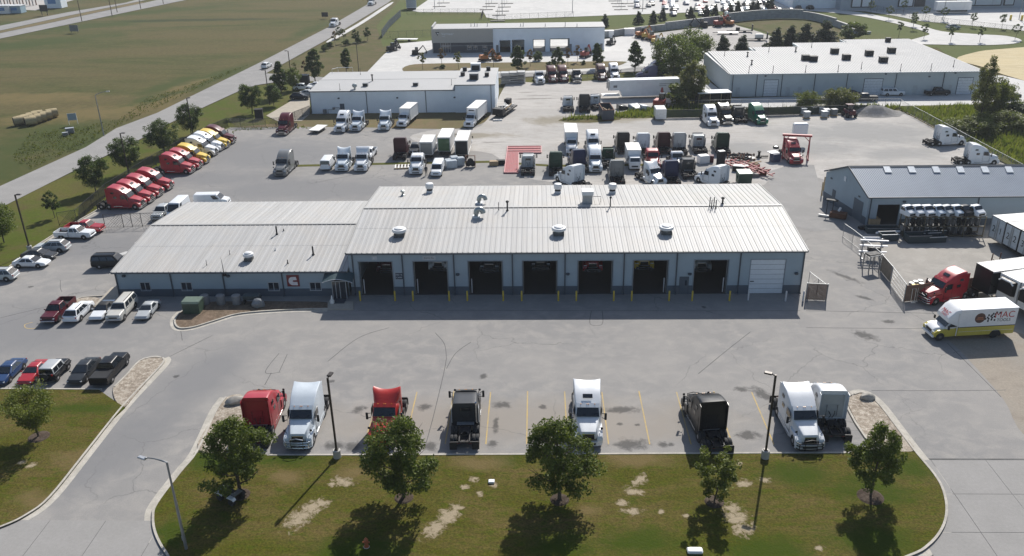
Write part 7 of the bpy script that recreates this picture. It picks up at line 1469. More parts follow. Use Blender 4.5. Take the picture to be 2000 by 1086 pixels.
v = P(1357, 1078, .12); t = thing('white_utility_lid', 'white rounded utility lid at the bottom edge of lawn', 'utility box', v); part('lid', MB().box((0, 0, .12), (1.1, .55, .28), ch=.08), K['white'], t); part('base', MB().bx(-.5, .5, -.24, .24, -.1, .0), K['grey'], t)
v = P(960, 942, .12); t = thing('white_utility_lid', 'small white lid with fine print among the sandy patches', 'utility box', v); part('lid', MB().box((0, 0, .1), (.5, .42, .16), ch=.04), K['white'], t); part('base', MB().bx(-.22, .22, -.2, .2, -.06, .02), K['grey'], t)
# across the road
for i, (px, py) in enumerate(((40, 243), (47.5, 241), (55, 238.5), (65, 235), (75, 231.5), (62, 243.5), (71, 240), (81, 236.5), (92, 232.5), (103, 228))):
    v = P(px, py); m = MB().lathe([(.3, -.72), (.74, -.70), (.78, -.4), (.77, .4), (.74, .70), (.3, .72)], 18, (0, 0, .74), 'Y')
    o = solo('hay_bale', m, M('baled_hay', (.38, .31, .18), .95, var=.25, scale=5, bump=.6), ('round hay bale in the back row' if i < 5 else 'round hay bale in the front row') + ', %s from the left' % ('first', 'second', 'third', 'fourth', 'fifth')[i % 5], 'hay bale', v, radians(-52), 'round hay bales in two rows', 40)
    o.scale = (1.15, 1.55, 1.15)
    for s_ in (1, -1): part('bale_end', MB().lathe([(.02, .0), (.66, .0), (.68, -.02), (.02, -.03)], 16, (0, s_ * .73, .74), 'Y'), M('bale_end_dark', (.085, .065, .055), .95, var=.3, scale=6), o)
v = P(144, 243); t = thing('notice_board', 'pale upright board on two posts near the hay bales', 'sign', v, radians(20)); part('board', MB().bx(-.8, .8, -.04, .04, .9, 2.3), M('board_face', (.30, .36, .42), .6), t); part('post', MB().bx(-.86, -.78, -.05, .05, 0, 2.3).bx(.78, .86, -.05, .05, 0, 2.3), K['cream'], t)
for px, py, d_, lb in ((137.5, 259, (1.5, .9, .9), 'grey ground cabinet with dark side near hay bales'), (128, 264, (1.0, .6, .5), 'small low ground cabinet beside the larger one')): v = P(px, py); t = thing('ground_cabinet', lb, 'utility box', v, radians(25), 'ground cabinets across the road'); part('cabinet', MB().bx(-d_[0] / 2, d_[0] / 2, -d_[1] / 2, d_[1] / 2, 0, d_[2]), K['grey'], t); part('lid', MB().bx(-d_[0] / 2 - .04, d_[0] / 2 + .04, -d_[1] / 2 - .04, d_[1] / 2 + .04, d_[2] + .002, d_[2] + .08), K['alu'], t)
v = P(146, 64); t = thing('billboard', 'small grey billboard on the field edge by the highway', 'sign', v); part('board', MB().bx(-1.5, 1.5, -.08, .08, .5, 2.6), K['grey'], t); part('post', MB().bx(-1.2, -1.1, -.05, .05, 0, .5).bx(1.1, 1.2, -.05, .05, 0, .5), K['dark'], t)
v = P(635, 36); t = thing('road_sign', 'dark small sign on the verge by the ditch', 'sign', v); part('board', MB().bx(-1.2, 1.2, -.05, .05, .6, 2.2), K['dark'], t); part('post', MB().bx(-.05, .05, .06, .14, 0, 1.6), K['dark'], t)
# top left compound
for px, py, d_, m_, lb in ((105, 16, (7, 5, 4.5), BM['wwall'], 'white and blue cabin at top left compound'), (5, 27, (6, 4, 3), K['white'], 'white container nearest the left edge of compound'), (30, 26, (5, 4, 2.8), M('pale_blue_box', (.3, .42, .5), .6), 'pale blue container in the compound')): v = P(px, py); t = thing('site_container', lb, 'container', v); part('box', MB().bx(-d_[0] / 2, d_[0] / 2, 0, d_[1], 0, d_[2]), m_, t); part('roof', MB().bx(-d_[0] / 2 - .1, d_[0] / 2 + .1, -.1, d_[1] + .1, d_[2] + .002, d_[2] + .2), K['white'], t); part('blue_panel', MB().bx(-d_[0] * .3, d_[0] * .2, -.04, -.002, d_[2] * .4, d_[2] * .8), M('blue_panel', (.06, .2, .45), .5), t)
v = P(88, 30); t = thing('dark_sign', 'dark twin post sign in front of the compound', 'sign', v); part('board', MB().bx(-1.6, 1.6, -.1, .1, 1.5, 4), K['dark'], t); part('post', MB().bx(-1.2, -1, -.1, .1, 0, 1.5).bx(1, 1.2, -.1, .1, 0, 1.5), K['dark'], t)
rq = random.Random(9)
for k in range(12): v = P(3 + k * 6.2, 10 + rq.uniform(-3, 4)); t = thing('steel_mast', 'thin steel mast in the top left compound', 'mast', v, 0, 'thin masts in the compound'); part('mast', MB().bar((0, 0, 0), (0, 0, 6 + rq.uniform(0, 4)), .35), K['rust'] if k % 2 else K['grey'], t); part('crossarm', MB().bar((-1.2, 0, 4), (1.2, 0, 4), .25), K['grey'], t)
sheet('compound_ground', [(-40, 16), (70, 20), (150, -2), (60, -20), (-60, -10)], -.06, GM['gravel'])
# white van body at the far lot corner
v = P(804, 19); t = thing('white_cube_trailer', 'white box trailer at the west corner of far lot', 'trailer', v, radians(8)); part('body', MB().bx(-2, 2, 0, 5.5, .7, 4), K['white'], t); part('end_panel', MB().bx(-1.9, 1.9, -.04, -.002, .9, 3.9), M('grey_end', (.3, .34, .38), .6), t); part('chassis', MB().bx(-1.8, 1.8, .2, 5, .2, .7), K['dark'], t)
# retaining wall in stepped runs, built of blocks
wall = thing('retaining_wall', 'long curved stepped retaining wall of grey blocks', 'wall', (0, 0, 0)); wpts = smooth([(1182, 73.5), (1235, 66), (1300, 59), (1350, 53), (1400, 47), (1432, 43), (1470, 39), (1500, 37), (1540, 36), (1580, 38.5), (1620, 48), (1650, 58), (1672, 66), (1700, 66)], 3, False)
W = [P(a, b) for a, b in wpts]; bm = MB(); rb = random.Random(4); acc = 0
for i in range(len(W) - 1):
    a, b = W[i], W[i + 1]; d = b - a; L = d.length; n = max(1, round(L / 2.0)); u = d / L; frac = i / (len(W) - 1); rows = [3, 3, 4, 4, 4, 5, 5, 5, 5, 4, 4, 3, 2, 1][min(13, int(frac * 14))]
    for k in range(n):
        for r_ in range(rows): p = a + u * (L * (k + .5) / n); bm.box((p.x, p.y + rb.uniform(-.05, .05), .3 + r_ * .6), (L / n - .06, .7, .56), atan2(u.y, u.x))
o = part('wall_block', bm, M('wall_block_grey', (.30, .32, .33), .9, var=.18, scale=.8, bump=.3), wall); o['kind'] = 'stuff'
cp = MB()
for i in range(len(W) - 1):
    frac = i / (len(W) - 1); rows = [3, 3, 4, 4, 4, 5, 5, 5, 5, 4, 4, 3, 2, 1][min(13, int(frac * 14))]; cp.bar(W[i] + Vector((0, 0, rows * .6 + .1)), W[i + 1] + Vector((0, 0, rows * .6 + .1)), .8, .14)
part('coping', cp, K['concrete'], wall)
# machines on the far equipment yard
def machine(px, py, label, col, rz=0, s=1.0, boom=True):
    t = thing('small_digger', label, 'construction machine', P(px, py), rz); cm_ = col
    for y in (-.8, .8): part('track', MB().loft([sec(1.4 * s, .22, .1, .55 * s, .1), sec(-1.4 * s, .22, .1, .55 * s, .1)]), K['dark'], t, 0, (0, y * s, 0))
    part('body', MB().box((-.3 * s, 0, 1.05 * s), (2.0 * s, 1.7 * s, .9 * s), ch=.12), cm_, t); part('cab', MB().box((.2 * s, -.3 * s, 1.9 * s), (1.0 * s, .9 * s, 1.1 * s), ch=.08), K['glass'], t)
    if boom: part('boom', MB().bar((.7 * s, .3, 1.2 * s), (2.3 * s, .3, 2.8 * s), .28 * s).bar((2.3 * s, .3, 2.8 * s), (3.3 * s, .3, 1.0 * s), .22 * s), cm_, t); part('bucket', MB().prism([(3.1 * s, 1.0 * s), (3.6 * s, .9 * s), (3.3 * s, .2 * s), (2.8 * s, .4 * s)], 0, .6 * s), K['dark'], t)
OR = M('machine_orange', (.42, .14, .03), .5, var=.25, scale=2); RD = M('machine_red', (.30, .035, .025), .5, var=.25, scale=2); YE = M('machine_yellow', (.45, .30, .05), .5, var=.2)
for i, (px, py, c, rz, s, lb) in enumerate(((1252, 73, OR, .3, 1.2, 'orange digger at the front of the machine line'), (1262, 76, YE, 1.2, 1.2, 'yellow digger second in the machine line'), (1272, 79, OR, 2.2, 1.1, 'orange digger third in the machine line'), (1281, 85, YE, .6, 1.0, 'yellow loader low in the machine line'), (1293, 90, K['cream'], 1.9, 1.0, 'pale machine near the spreading tree'), (1310, 92, K['cream'], 0.2, 1.0, 'pale machine behind the spreading tree'), (1404, 52, RD, .2, 1.3, 'red machine at the left of the far red group'), (1414, 49, RD, 1.4, 1.3, 'red machine in the middle of the far red group'), (1423, 51, OR, 2.6, 1.2, 'orange-red machine at the right of the far red group'), (1372, 54, K['dark'], 3.0, 1.2, 'dark low machine in front of retaining wall'), (947, 119, OR, .4, 1.1, 'orange digger on display by the planting bed'), (972, 118, OR, 2.0, .9, 'smaller orange machine on display beside the digger'), (1143, 112, RD, 1.0, 1.1, 'orange-red spider-like machine by the planting bed'), (765, 100, K['dark'], .8, 1.0, 'dark machine at the lot edge left of dealership'), (772, 94, K['dark'], 1.4, .9, 'dark machine behind the first at the lot edge'), (813, 107, K['dark'], .1, .9, 'dark small machine on display at the lot corner'), (1192, 88, K['dark'], .9, .9, 'dark machine by the right wall of dealership'))): machine(px, py, lb, c, rz, s)
for px, py, lb in ((1423, 67, 'flat equipment trailer left of the pair near spruces'), (1450, 63, 'low equipment trailer with ramp up near the dry slope'), (1478, 79, 'low equipment trailer with pale tank near the spruces'), (797, 80, 'utility trailer with pale body left of dealership')):
    t = thing('equipment_trailer', lb, 'trailer', P(px, py), radians(-5)); part('deck', MB().bx(-3.4, 3, -1.1, 1.1, .5, .68), K['cream'] if px in (1423, 797) else K['dark'], t); part('tongue', MB().bar((-3.4, 0, .55), (-5, 0, .5), .18), K['dark'], t)
    for s in (1, -1): part('wheel', MB().lathe([(.1, -.1), (.36, -.1), (.36, .1), (.1, .1)], 10, (.6, s * 1.2, .36), 'Y'), K['tyre'], t)
    if px in (1450, 1478): part('ramp', MB().bx(2.9, 3.05, -1.0, 1.0, .6, 2.4), K['dark'], t); part('load', MB().box((.6, 0, 1.3), (2.4, 1.4, 1.2), ch=.2) if px == 1478 else MB().box((-1.5, 0, 1.1), (1.2, 1.0, .9), ch=.1), K['cream'] if px == 1478 else K['dark'], t)
for px, lb in ((1188, 'left'), (1229, 'right')): t = thing('white_storage_cube', 'white storage cube at the foot of retaining wall, ' + lb, 'container', P(px, 72 if px < 1200 else 68)); part('box', MB().bx(-1.6, 1.6, -1, 1, 0, 1.9), K['white'], t); part('lid', MB().bx(-1.65, 1.65, -1.05, 1.05, 1.902, 2.0), K['cream'], t)
v = P(1819, 14); t = thing('dock_trailer', 'white trailer backed against the dock warehouse', 'trailer', (v.x, 318, 0)); part('trailer_body', MB().bx(-6, 6, -1.3, 1.3, 1.2, 4.1), K['white'], t); part('frame', MB().bx(-5, 5, -1, 1, .6, 1.19), K['dark'], t)

# yard clutter
v = P(1391, 204); t = thing('open_shed', 'small open shed with white flat roof beside grey building', 'shed', v, radians(5)); part('roof', MB().bx(-3.6, 3.6, -1.6, 1.6, 2.7, 2.85), K['white'], t); part('back_panel', MB().bx(-3.5, 3.5, 1.4, 1.5, 0, 2.7), K['dark'], t)
for x in (-3.4, -1, 1.4, 3.4): part('post', MB().bx(x - .06, x + .06, -1.5, -1.38, 0, 2.7), K['wood'], t)
part('side_panel', MB().bx(-3.55, -3.5, -1.4, 1.4, 0, 2.7).bx(3.5, 3.55, -1.4, 1.4, 0, 2.7), K['dark'], t)
a = P(1177, 235.5); b = P(1199.5, 235.5); t = thing('open_dumpster', 'open-topped dark dumpster with debris in the gravel yard', 'dumpster', (a + b) / 2, radians(4)); DB = M('dumpster_slate', (.055, .065, .085), .6); wv = (b - a).length / 2
part('walls', MB().bx(-wv, wv, 0, .1, .15, 2.1).bx(-wv, wv, 6.0, 6.1, .15, 2.1).bx(-wv, -wv + .1, .1, 6.0, .15, 2.1).bx(wv - .1, wv, .1, 6.0, .15, 2.1), DB, t); part('floor', MB().bx(-wv, wv, 0, 6.1, 0, .148), K['rust'], t); part('rim', MB().bx(-wv - .05, wv + .05, -.06, .1, 2.1, 2.2).bx(-wv - .05, -wv + .1, .1, 6, 2.1, 2.2).bx(wv - .1, wv + .05, .1, 6, 2.1, 2.2).bx(-wv - .05, wv + .05, 6, 6.16, 2.1, 2.2), K['rust'], t)
part('rib', MB().bx(-wv * .5, -wv * .5 + .1, -.08, 0, .2, 2.0).bx(wv * .5, wv * .5 + .1, -.08, 0, .2, 2.0), DB, t)
for k in range(9): part('debris', MB().bar((rq.uniform(-.9, .9), rq.uniform(.6, 4), 1.0 + rq.uniform(0, .6)), (rq.uniform(-.9, .9), rq.uniform(2, 5.5), 1.1 + rq.uniform(0, .7)), .16), K['wood'], t)
v = P(1290.5, 237.5); t = thing('enclosed_trailer', 'small white enclosed trailer seen from behind in the yard', 'trailer', v, pi / 2); part('body', MB().loft([sec(0, 1.05, .5, 2.5, .1), sec(3.4, 1.05, .5, 2.5, .1), sec(3.9, .8, .7, 2.2, .2)]), K['white'], t, 35); part('rear_door', MB().bx(-.03, -.002, -.95, .95, .6, 2.35), K['cream'], t)
for s in (1, -1): part('wheel', MB().lathe([(.1, -.1), (.34, -.1), (.34, .1), (.1, .1)], 10, (1.8, s * 1.1, .34), 'Y'), K['tyre'], t)
part('tongue', MB().bar((3.9, 0, .5), (5.2, 0, .45), .12), K['dark'], t)
def hood_thing(px, py, col, label, rz=0, s=1.0, up=False, z=0.0, group=None, world=None):
    t = thing('truck_hood', label, 'truck part', P(px, py, z) if world is None else world, rz, group)
    part('shell', MB().loft([sec(1.1 * s, .6 * s, 0, .5 * s, .15 * s), sec(.6 * s, .85 * s, 0, .75 * s, .18 * s), sec(-.8 * s, 1.05 * s, 0, 1.05 * s, .2 * s), sec(-1.0 * s, 1.0 * s, .1, 1.0 * s, .2 * s)]), col, t, 40); part('grille_opening', MB().bx(1.08 * s, 1.12 * s, -.4 * s, .4 * s, .1 * s, .4 * s), K['dark'], t)
    for s_ in (1, -1): part('fender_flare', MB().prism([(-.7 * s, 0), (-.6 * s, .4 * s), (.2 * s, .45 * s), (.5 * s, 0)], .95 * s * s_, 1.2 * s * s_), col, t)
    return t
hood_thing(1215, 213, PAINT['black'], 'dark truck hood lying on gravel left of pale ones', .2); hood_thing(1240, 214, PAINT['silver'], 'grey and maroon truck hood lying on gravel in the middle', -1.2, 1.1); hood_thing(1259, 213, K['white'], 'white truck hood lying on gravel beside the red machine', .4); hood_thing(1313, 200, PAINT['white'], 'pale truck hood beside the rear of the long white trailer', 1.0, 1.2)
machine(1288, 211, 'dark red farm machine parked beside the pale hoods', RD, 1.2, 1.3)
t = thing('rusty_loader', 'dark red loader at the end of pallet row by fence', 'loader', P(1658, 228), -1.4); part('body', MB().box((0, 0, 1.0), (2.6, 1.5, .9), ch=.12), PAINT['maroon'], t); part('cab', MB().box((-.3, 0, 1.9), (1.1, 1.2, 1.0), ch=.08), K['glass'], t); part('cab_roof', MB().bx(-.9, .35, -.65, .65, 2.4, 2.5), PAINT['maroon'], t)
for x in (.9, -.9):
    for s in (1, -1): part('wheel', MB().lathe([(.15, -.18), (.5, -.18), (.5, .18), (.15, .18)], 12, (x, s * .85, .5), 'Y'), K['tyre'], t)
for i, (px, py, m_) in enumerate(((1568, 224, 'a'), (1575, 231, 'b'), (1589, 222, 'c'), (1602, 222, 'd'), (1609, 230, 'e'), (1613, 226, 'f'), (1628, 226, 'g'))):
    t = thing('pallet_tank', ('caged white tank at the left end of the pallet row', 'caged tank standing forward at left of the pallet row', 'caged dark tank third in the pallet row', 'caged white tank fourth in the pallet row', 'caged white tank standing forward at right of the pallet row', 'caged tank behind the forward right one', 'blue-grey barrel box at the right of the pallet row')[i], 'tank', P(px, py), .2, 'caged tanks by the fence'); part('tank', MB().box((0, 0, .75), (1.1, 1.0, 1.1), ch=.1), K['grey'] if i in (2, 6) else M('tank_side', (.3, .32, .34), .5), t); part('cap', MB().bx(-.58, .58, -.53, .53, 1.32, 1.4), K['white'] if i != 6 else K['grey'], t); part('pallet', MB().bx(-.6, .6, -.55, .55, 0, .17), K['wood'], t)
# gravel mound
mm = MB(); N_ = 22
for j in range(9):
    for i in range(N_): a = 2 * pi * i / N_; rr2 = j / 8; mm.v.append((cos(a) * 6.2 * rr2 * (1 + .08 * sin(3 * a)), sin(a) * 3.6 * rr2, 1.75 * (.5 + .5 * cos(pi * min(1, rr2))) + .06 * sin(i * 2.3 + j)))
mm.f = [(j * N_ + i, j * N_ + (i + 1) % N_, (j + 1) * N_ + (i + 1) % N_, (j + 1) * N_ + i) for j in range(8) for i in range(N_)]
v = P(1708, 222); o = solo('gravel_mound', mm, groundmat('grey_gravel', (.24, .235, .225), (.2, .195, .19), (.27, .265, .26), .2, 1.2, 6, (.4, .6), 1, .8, .25), 'grey gravel mound by the fence corner', 'gravel pile', (v.x, v.y, 0), 0, None, 40)
# red steel gantry
GA, GB_ = P(1527, 307), P(1577, 309.5); hg = 3.9; t = thing('steel_gantry', 'red steel gantry crane over the red tractor', 'gantry crane', GA, atan2((GB_ - GA).y, (GB_ - GA).x)); L_ = (GB_ - GA).length
part('beam', MB().bx(-.3, L_ + .3, -.14, .14, hg - .15, hg + .18).bx(-.3, L_ + .3, -.25, .25, hg + .182, hg + .22), K['redsteel'], t)
for x, nm in ((0, 'l'), (L_, 'r')):
    part('leg', MB().bar((x, -1.2, .15), (x, -.1, hg - .15), .16).bar((x, 1.2, .15), (x, .1, hg - .15), .16).bar((x, -.75, 1.4), (x, .75, 1.4), .1), K['redsteel'], t); part('foot', MB().bx(x - .12, x + .12, -1.5, 1.5, .05, .2), K['redsteel'], t); part('knee_brace', MB().bar((x, 0, hg - 1.0), (x + (.9 if x == 0 else -.9), 0, hg - .1), .1), K['redsteel'], t)
v = P(1559, 283); solo('white_box', MB().box((0, 0, 2.6), (2.6, 1.0, 2.2), ch=.15), K['white'], 'white box standing behind the red gantry', 'box', (v.x, v.y, .3))
v = P(1513, 315); t = thing('blue_tank', 'dark blue bin with white lid left of the gantry', 'bin', v, .3); part('bin', MB().box((0, 0, .7), (1.5, 1.2, 1.4), ch=.08), M('dull_navy', (.05, .06, .11), .5), t); part('lid', MB().bx(-.9, .7, -.2, 1.3, 1.42, 1.5), K['white'], t)
v = P(1515.5, 289); t = thing('lone_tyre', 'tyre lying flat on the gravel left of gantry', 'tyre', v); part('tyre', MB().lathe([(.3, 0), (.52, .02), (.55, .15), (.52, .28), (.3, .3)], 16), K['tyre'], t, 40); part('top', MB().lathe([(.02, .29), (.3, .3), (.3, .31)], 12), K['alu'], t)
# red steel deck on the ground
q = [P(991.6, 287.5), P(1057, 287), P(1057, 300), P(1012.5, 300), P(1012.5, 339), P(984.8, 339)]; t = thing('red_deck', 'red ribbed steel decking with pale edges beside a grey tractor', 'steel deck', (0, 0, 0))
RK = M('red_deck_paint', (.26, .018, .028), .6, var=.2, scale=1.5, dirt=(.2, .06, .06)); part('plate', MB().add([(p.x, p.y, z) for z in (0, .16) for p in q], [(5, 4, 3, 2, 1, 0), (6, 7, 8, 9, 10, 11)] + [(i, (i + 1) % 6, (i + 1) % 6 + 6, i + 6) for i in range(6)]), RK, t)
for k in range(9): f = k / 8; a = q[5].lerp(q[4], f) if True else 0; b = q[0].lerp(q[3] + (q[0] - q[3]) * 0 + Vector((0, q[0].y - q[3].y, 0)), f); part('deck_rib', MB().bar((a.x * .98 + b.x * .02, a.y + .2, .2), (a.x + (b.x - a.x) * .9, b.y - 3.2, .2), .07), RK, t)
for i in range(6): a, b = q[i], q[(i + 1) % 6]; part('edge_angle', MB().bar((a.x, a.y, .19), (b.x, b.y, .19), .14), M('pale_red_edge', (.48, .22, .22), .6), t)
for k in range(2): part('cross_rib', MB().bar((q[0].x, q[0].y - 1.5 - k * 1.6, .22), (q[1].x, q[1].y - 1.5 - k * 1.6, .22), .12), M('pale_red_edge', (.48, .22, .22), .6), t)
# red racking frames lying in a diagonal stack
A_ = P(1414, 318); t = thing('red_racking', 'stack of red steel racking frames lying diagonally', 'steel racking', A_, 0)
for k in range(7):
    o_ = Vector((k * .62 - .4, -k * .35, .3 + (k % 3) * .25)); e_ = o_ + Vector((2.6, -7.0, .25)); part('upright', MB().bar(o_, e_, .14), K['redsteel'], t)
    for j in range(5): p = o_.lerp(e_, (j + .5) / 5); part('crossbar', MB().bar(p, p + Vector((.75, .25, .2)), .12, .2), K['redsteel'] if (j + k) % 2 else M('pink_red', (.45, .16, .16), .5), t)
v = P(1452, 357.5); t = thing('green_dumpster', 'dark green dumpster with pale lids at the yard edge', 'dumpster', v, radians(3)); GD = M('dumpster_green', (.02, .05, .035), .6); part('bin', MB().prism([(-.75, .15), (-.95, 1.75), (.95, 1.9), (.8, .15)], -1.05, 1.05, 'X'), GD, t); part('lid', MB().quad((-1.08, -.98, 1.78), (-.02, -.98, 1.78), (-.02, .98, 1.95), (-1.08, .98, 1.95), .06).quad((.02, -.98, 1.78), (1.08, -.98, 1.78), (1.08, .98, 1.95), (.02, .98, 1.95), .06), M('lid_pale_green', (.22, .32, .27), .5), t); part('side_pocket', MB().bx(-1.2, -1.05, -.3, .3, .9, 1.2).bx(1.05, 1.2, -.3, .3, .9, 1.2), GD, t)
# scrap row
def axle(px, py, rz, lb): t = thing('truck_axle', lb, 'axle', P(px, py), rz, 'scrap axles in the yard'); part('beam', MB().tube([(-1.0, 0, .4), (1.0, 0, .4)], .11, 8).lathe([(.05, -.2), (.3, -.1), (.3, .1), (.05, .2)], 10, (0, 0, .4), 'Y'), K['frame'], t); part('hub', MB().lathe([(.1, -1.05), (.25, -1.0), (.25, -.85), (.1, -.8)], 10, (0, 0, .4), 'X').lathe([(.1, .8), (.25, .85), (.25, 1.0), (.1, 1.05)], 10, (0, 0, .4), 'X'), K['rust'], t)
ra = random.Random(12)
for i in range(12): axle(1431 + i % 6 * 6.2, 307 + (i // 6) * 7 + ra.uniform(-2, 2), ra.uniform(-.5, .5), 'dark axle in the scrap row behind the green dumpster')
for i, (px, py) in enumerate(((1458, 309), (1466, 312))):
    t = thing('pallet', 'weathered pallet standing in the scrap row, ' + ('left' if i == 0 else 'right'), 'pallet', P(px, py), .2)
    for k in range(6): part('slat', MB().bx(-.6 + k * .22, -.45 + k * .22, -.5, .5, .3, .34), K['cream'], t)
    part('stringer', MB().bx(-.65, .75, -.5, -.4, .1, .299).bx(-.65, .75, .4, .5, .1, .299), K['wood'], t)
for px, py, d_, m_, lb in ((1446, 334, (2.6, 1.2, .9), K['dark'], 'long dark steel box with pale top in the scrap row'), (1473, 328, (1.6, 1.0, .7), K['wood'], 'bundle of brown timber in the scrap row'), (1472, 345, (1.5, 1.0, .5), M('dull_mauve', (.15, .13, .13), .7), 'low grey-brown fender heap near the dumpster'), (1487, 341, (1.6, 1.1, .6), K['rust'], 'rusty scrap heap at the right of scrap row'), (1407, 322, (1.2, .9, 2.4), K['dark'], 'tall dark cabinet with white top beside the red racking'), (1373, 318, (1.8, 1.4, 1.3), K['white'], 'white cab shell in the crowded row'), (1386, 316, (1.3, 1.1, 1.1), PAINT['maroon'], 'maroon cab part in the crowded row')):
    t = thing('scrap_crate', lb, 'scrap', P(px, py), ra.uniform(-.3, .3)); part('body', MB().box((0, 0, d_[2] / 2), d_, ch=.06), m_, t); part('top', MB().bx(-d_[0] * .45, d_[0] * .45, -d_[1] * .45, d_[1] * .45, d_[2] + .002, d_[2] + .07), K['cream'] if m_ in (K['dark'], K['white']) else m_, t)
    if m_ in (K['rust'], K['wood']): part('beam', MB().bar((-1.2, -.3, d_[2] + .2), (1.2, .2, d_[2] + .3), .14).bar((-1.0, .4, d_[2] + .2), (1.1, -.2, d_[2] + .35), .12), m_, t)
t = thing('scrap_axle_post', 'black upright scrap casting right of the pallets', 'scrap', P(1482, 308)); part('casting', MB().lathe([(.5, 0), (.45, .3), (.2, .4), (.2, .9), (.35, 1.1), (.05, 1.3)], 10), K['black'], t, 40); part('arm', MB().bar((0, 0, .3), (1.6, .1, .25), .22), K['black'], t)
# middle row clutter
for px, py, d_, lb in ((881, 326, (1.9, 1.8, 1.3), 'pale grey cube by the black-ended box truck'), (888, 322, (1.3, 1.4, 1.5), 'pale grey cube behind the first one'), (899.5, 322.5, (1.3, 1.2, 1.4), 'pale upright crate right of the two cubes')): t = thing('pale_crate', lb, 'crate', P(px, py), .3); part('box', MB().box((0, 0, d_[2] / 2), d_, ch=.08), M('pale_wrap', (.42, .47, .51), .4), t); part('strap', MB().box((0, 0, d_[2] / 2), (d_[0] + .02, .12, d_[2] + .02)), K['grey'], t)
t = thing('tyre_carrier', 'dark upright tyre carrier right of pale crates', 'tyre rack', P(919.5, 326)); 
for k in range(3): part('tyre', MB().lathe([(.25, -.14), (.5, -.13), (.52, 0), (.5, .13), (.25, .14)], 14, (-.4 + k * .38, 0, .6 + .45 * (k % 2)), 'Y'), K['tyre'], t, 40)
part('frame', MB().bx(-.8, -.72, -.4, .4, 0, 2.0).bx(.72, .8, -.4, .4, 0, 2.0).bx(-.8, .8, -.05, .05, 1.9, 2.0), K['rust'], t)
t = thing('pallet', 'pale empty pallet frame on the ground beside the white mid-roof tractor', 'pallet', P(785, 327), .1)
for k in range(5): part('slat', MB().bx(-1.2 + k * .55, -.95 + k * .55, -1.0, 1.0, .2, .26), K['cream'], t)
part('stringer', MB().bx(-1.25, 1.3, -1.0, -.85, .02, .198).bx(-1.25, 1.3, .85, 1.0, .02, .198), K['wood'], t)
for px, py, m_, lb in ((964.5, 323, K['wood'], 'brown wooden crate left of the red deck'), (978, 321, K['dark'], 'dark round bundle left of the red deck')): t = thing('small_crate', lb, 'crate', P(px, py), .1); part('box', MB().box((0, 0, .4), (1.5, .9, .8), ch=.06), m_, t); part('board', MB().bx(-.7, .7, -.48, -.452, .2, .35).bx(-.7, .7, -.48, -.452, .45, .6), m_, t)
# stacked frames by the warehouse end
for i, px in enumerate((987, 1003, 1018)):
    t = thing('frame_stack', 'stack of grey steel frames behind the warehouse end, ' + ('left', 'middle', 'right')[i], 'steel frames', P(px, 163 - i), 0, 'stacked steel frames')
    for k in range(3): part('frame', MB().bx(-1.0, 1.0, -1.4, -1.3, .1 + k * 1.0, .3 + k * 1.0).bx(-1.0, 1.0, 1.3, 1.4, .1 + k * 1.0, .3 + k * 1.0).bx(-1.0, -.9, -1.3, 1.3, .1 + k, .3 + k).bx(.9, 1.0, -1.3, 1.3, .1 + k, .3 + k).bx(-.9, .9, -1.2, 1.2, .35 + k, .7 + k), K['grey'] if k % 2 else K['galv'], t)
    for x in (-1, 1): part('upright', MB().bx(x - .04, x + .04, -1.45, -1.4, 0, 3.2), K['galv'], t)
# flatbed loaded with junk at the warehouse corner
v = P(972, 231); t = thing('junk_flatbed', 'low flatbed trailer loaded with timber and junk at warehouse corner', 'trailer', v, radians(72)); part('deck', MB().bx(0, 9, -1.2, 1.2, .6, .85), K['frame'], t); part('end_box', MB().bx(.0, 1.6, -1.15, 1.15, .852, 1.9), K['black'], t)
for k in range(16): part('timber', MB().bar((ra.uniform(1.8, 4), ra.uniform(-1, 1), 1.0 + ra.uniform(0, .7)), (ra.uniform(4, 8.5), ra.uniform(-1, 1), 1.0 + ra.uniform(0, .8)), .22, .16), (K['wood'], K['cream'], K['galv'])[k % 3], t)
part('dark_bin', MB().box((8.0, .6, 1.6), (1.6, 1.2, 1.4), ch=.08), K['black'], t)
for x in (2.0, 3.2):
    for s in (1, -1): part('wheel', MB().lathe([(.1, -.2), (.45, -.2), (.45, .2), (.1, .2)], 10, (x, s * .95, .45), 'Y'), K['tyre'], t)
v = P(972, 236); solo('white_beam', MB().bx(-.9, .9, -.2, .2, 0, .3), K['cream'], 'short white beam lying at the front of junk flatbed', 'beam', v, .1)
solo('dark_cabinet', MB().bx(-.8, .8, -.6, .6, 0, 2.0).bx(-.85, .85, -.65, .65, 2.0, 2.1), K['dark'], 'dark cabinet behind the far maroon tractor by the fence', 'utility box', P(507, 232), .2)
t = thing('dark_dumpster', 'dark square dumpster enclosure behind the parked cars', 'dumpster', P(595, 165), 0); part('bin', MB().bx(-1.2, 1.2, -.8, .8, .1, 2.3), K['dark'], t); part('lid', MB().bx(-1.25, 1.25, -.85, .85, 2.302, 2.4), K['grey'], t)
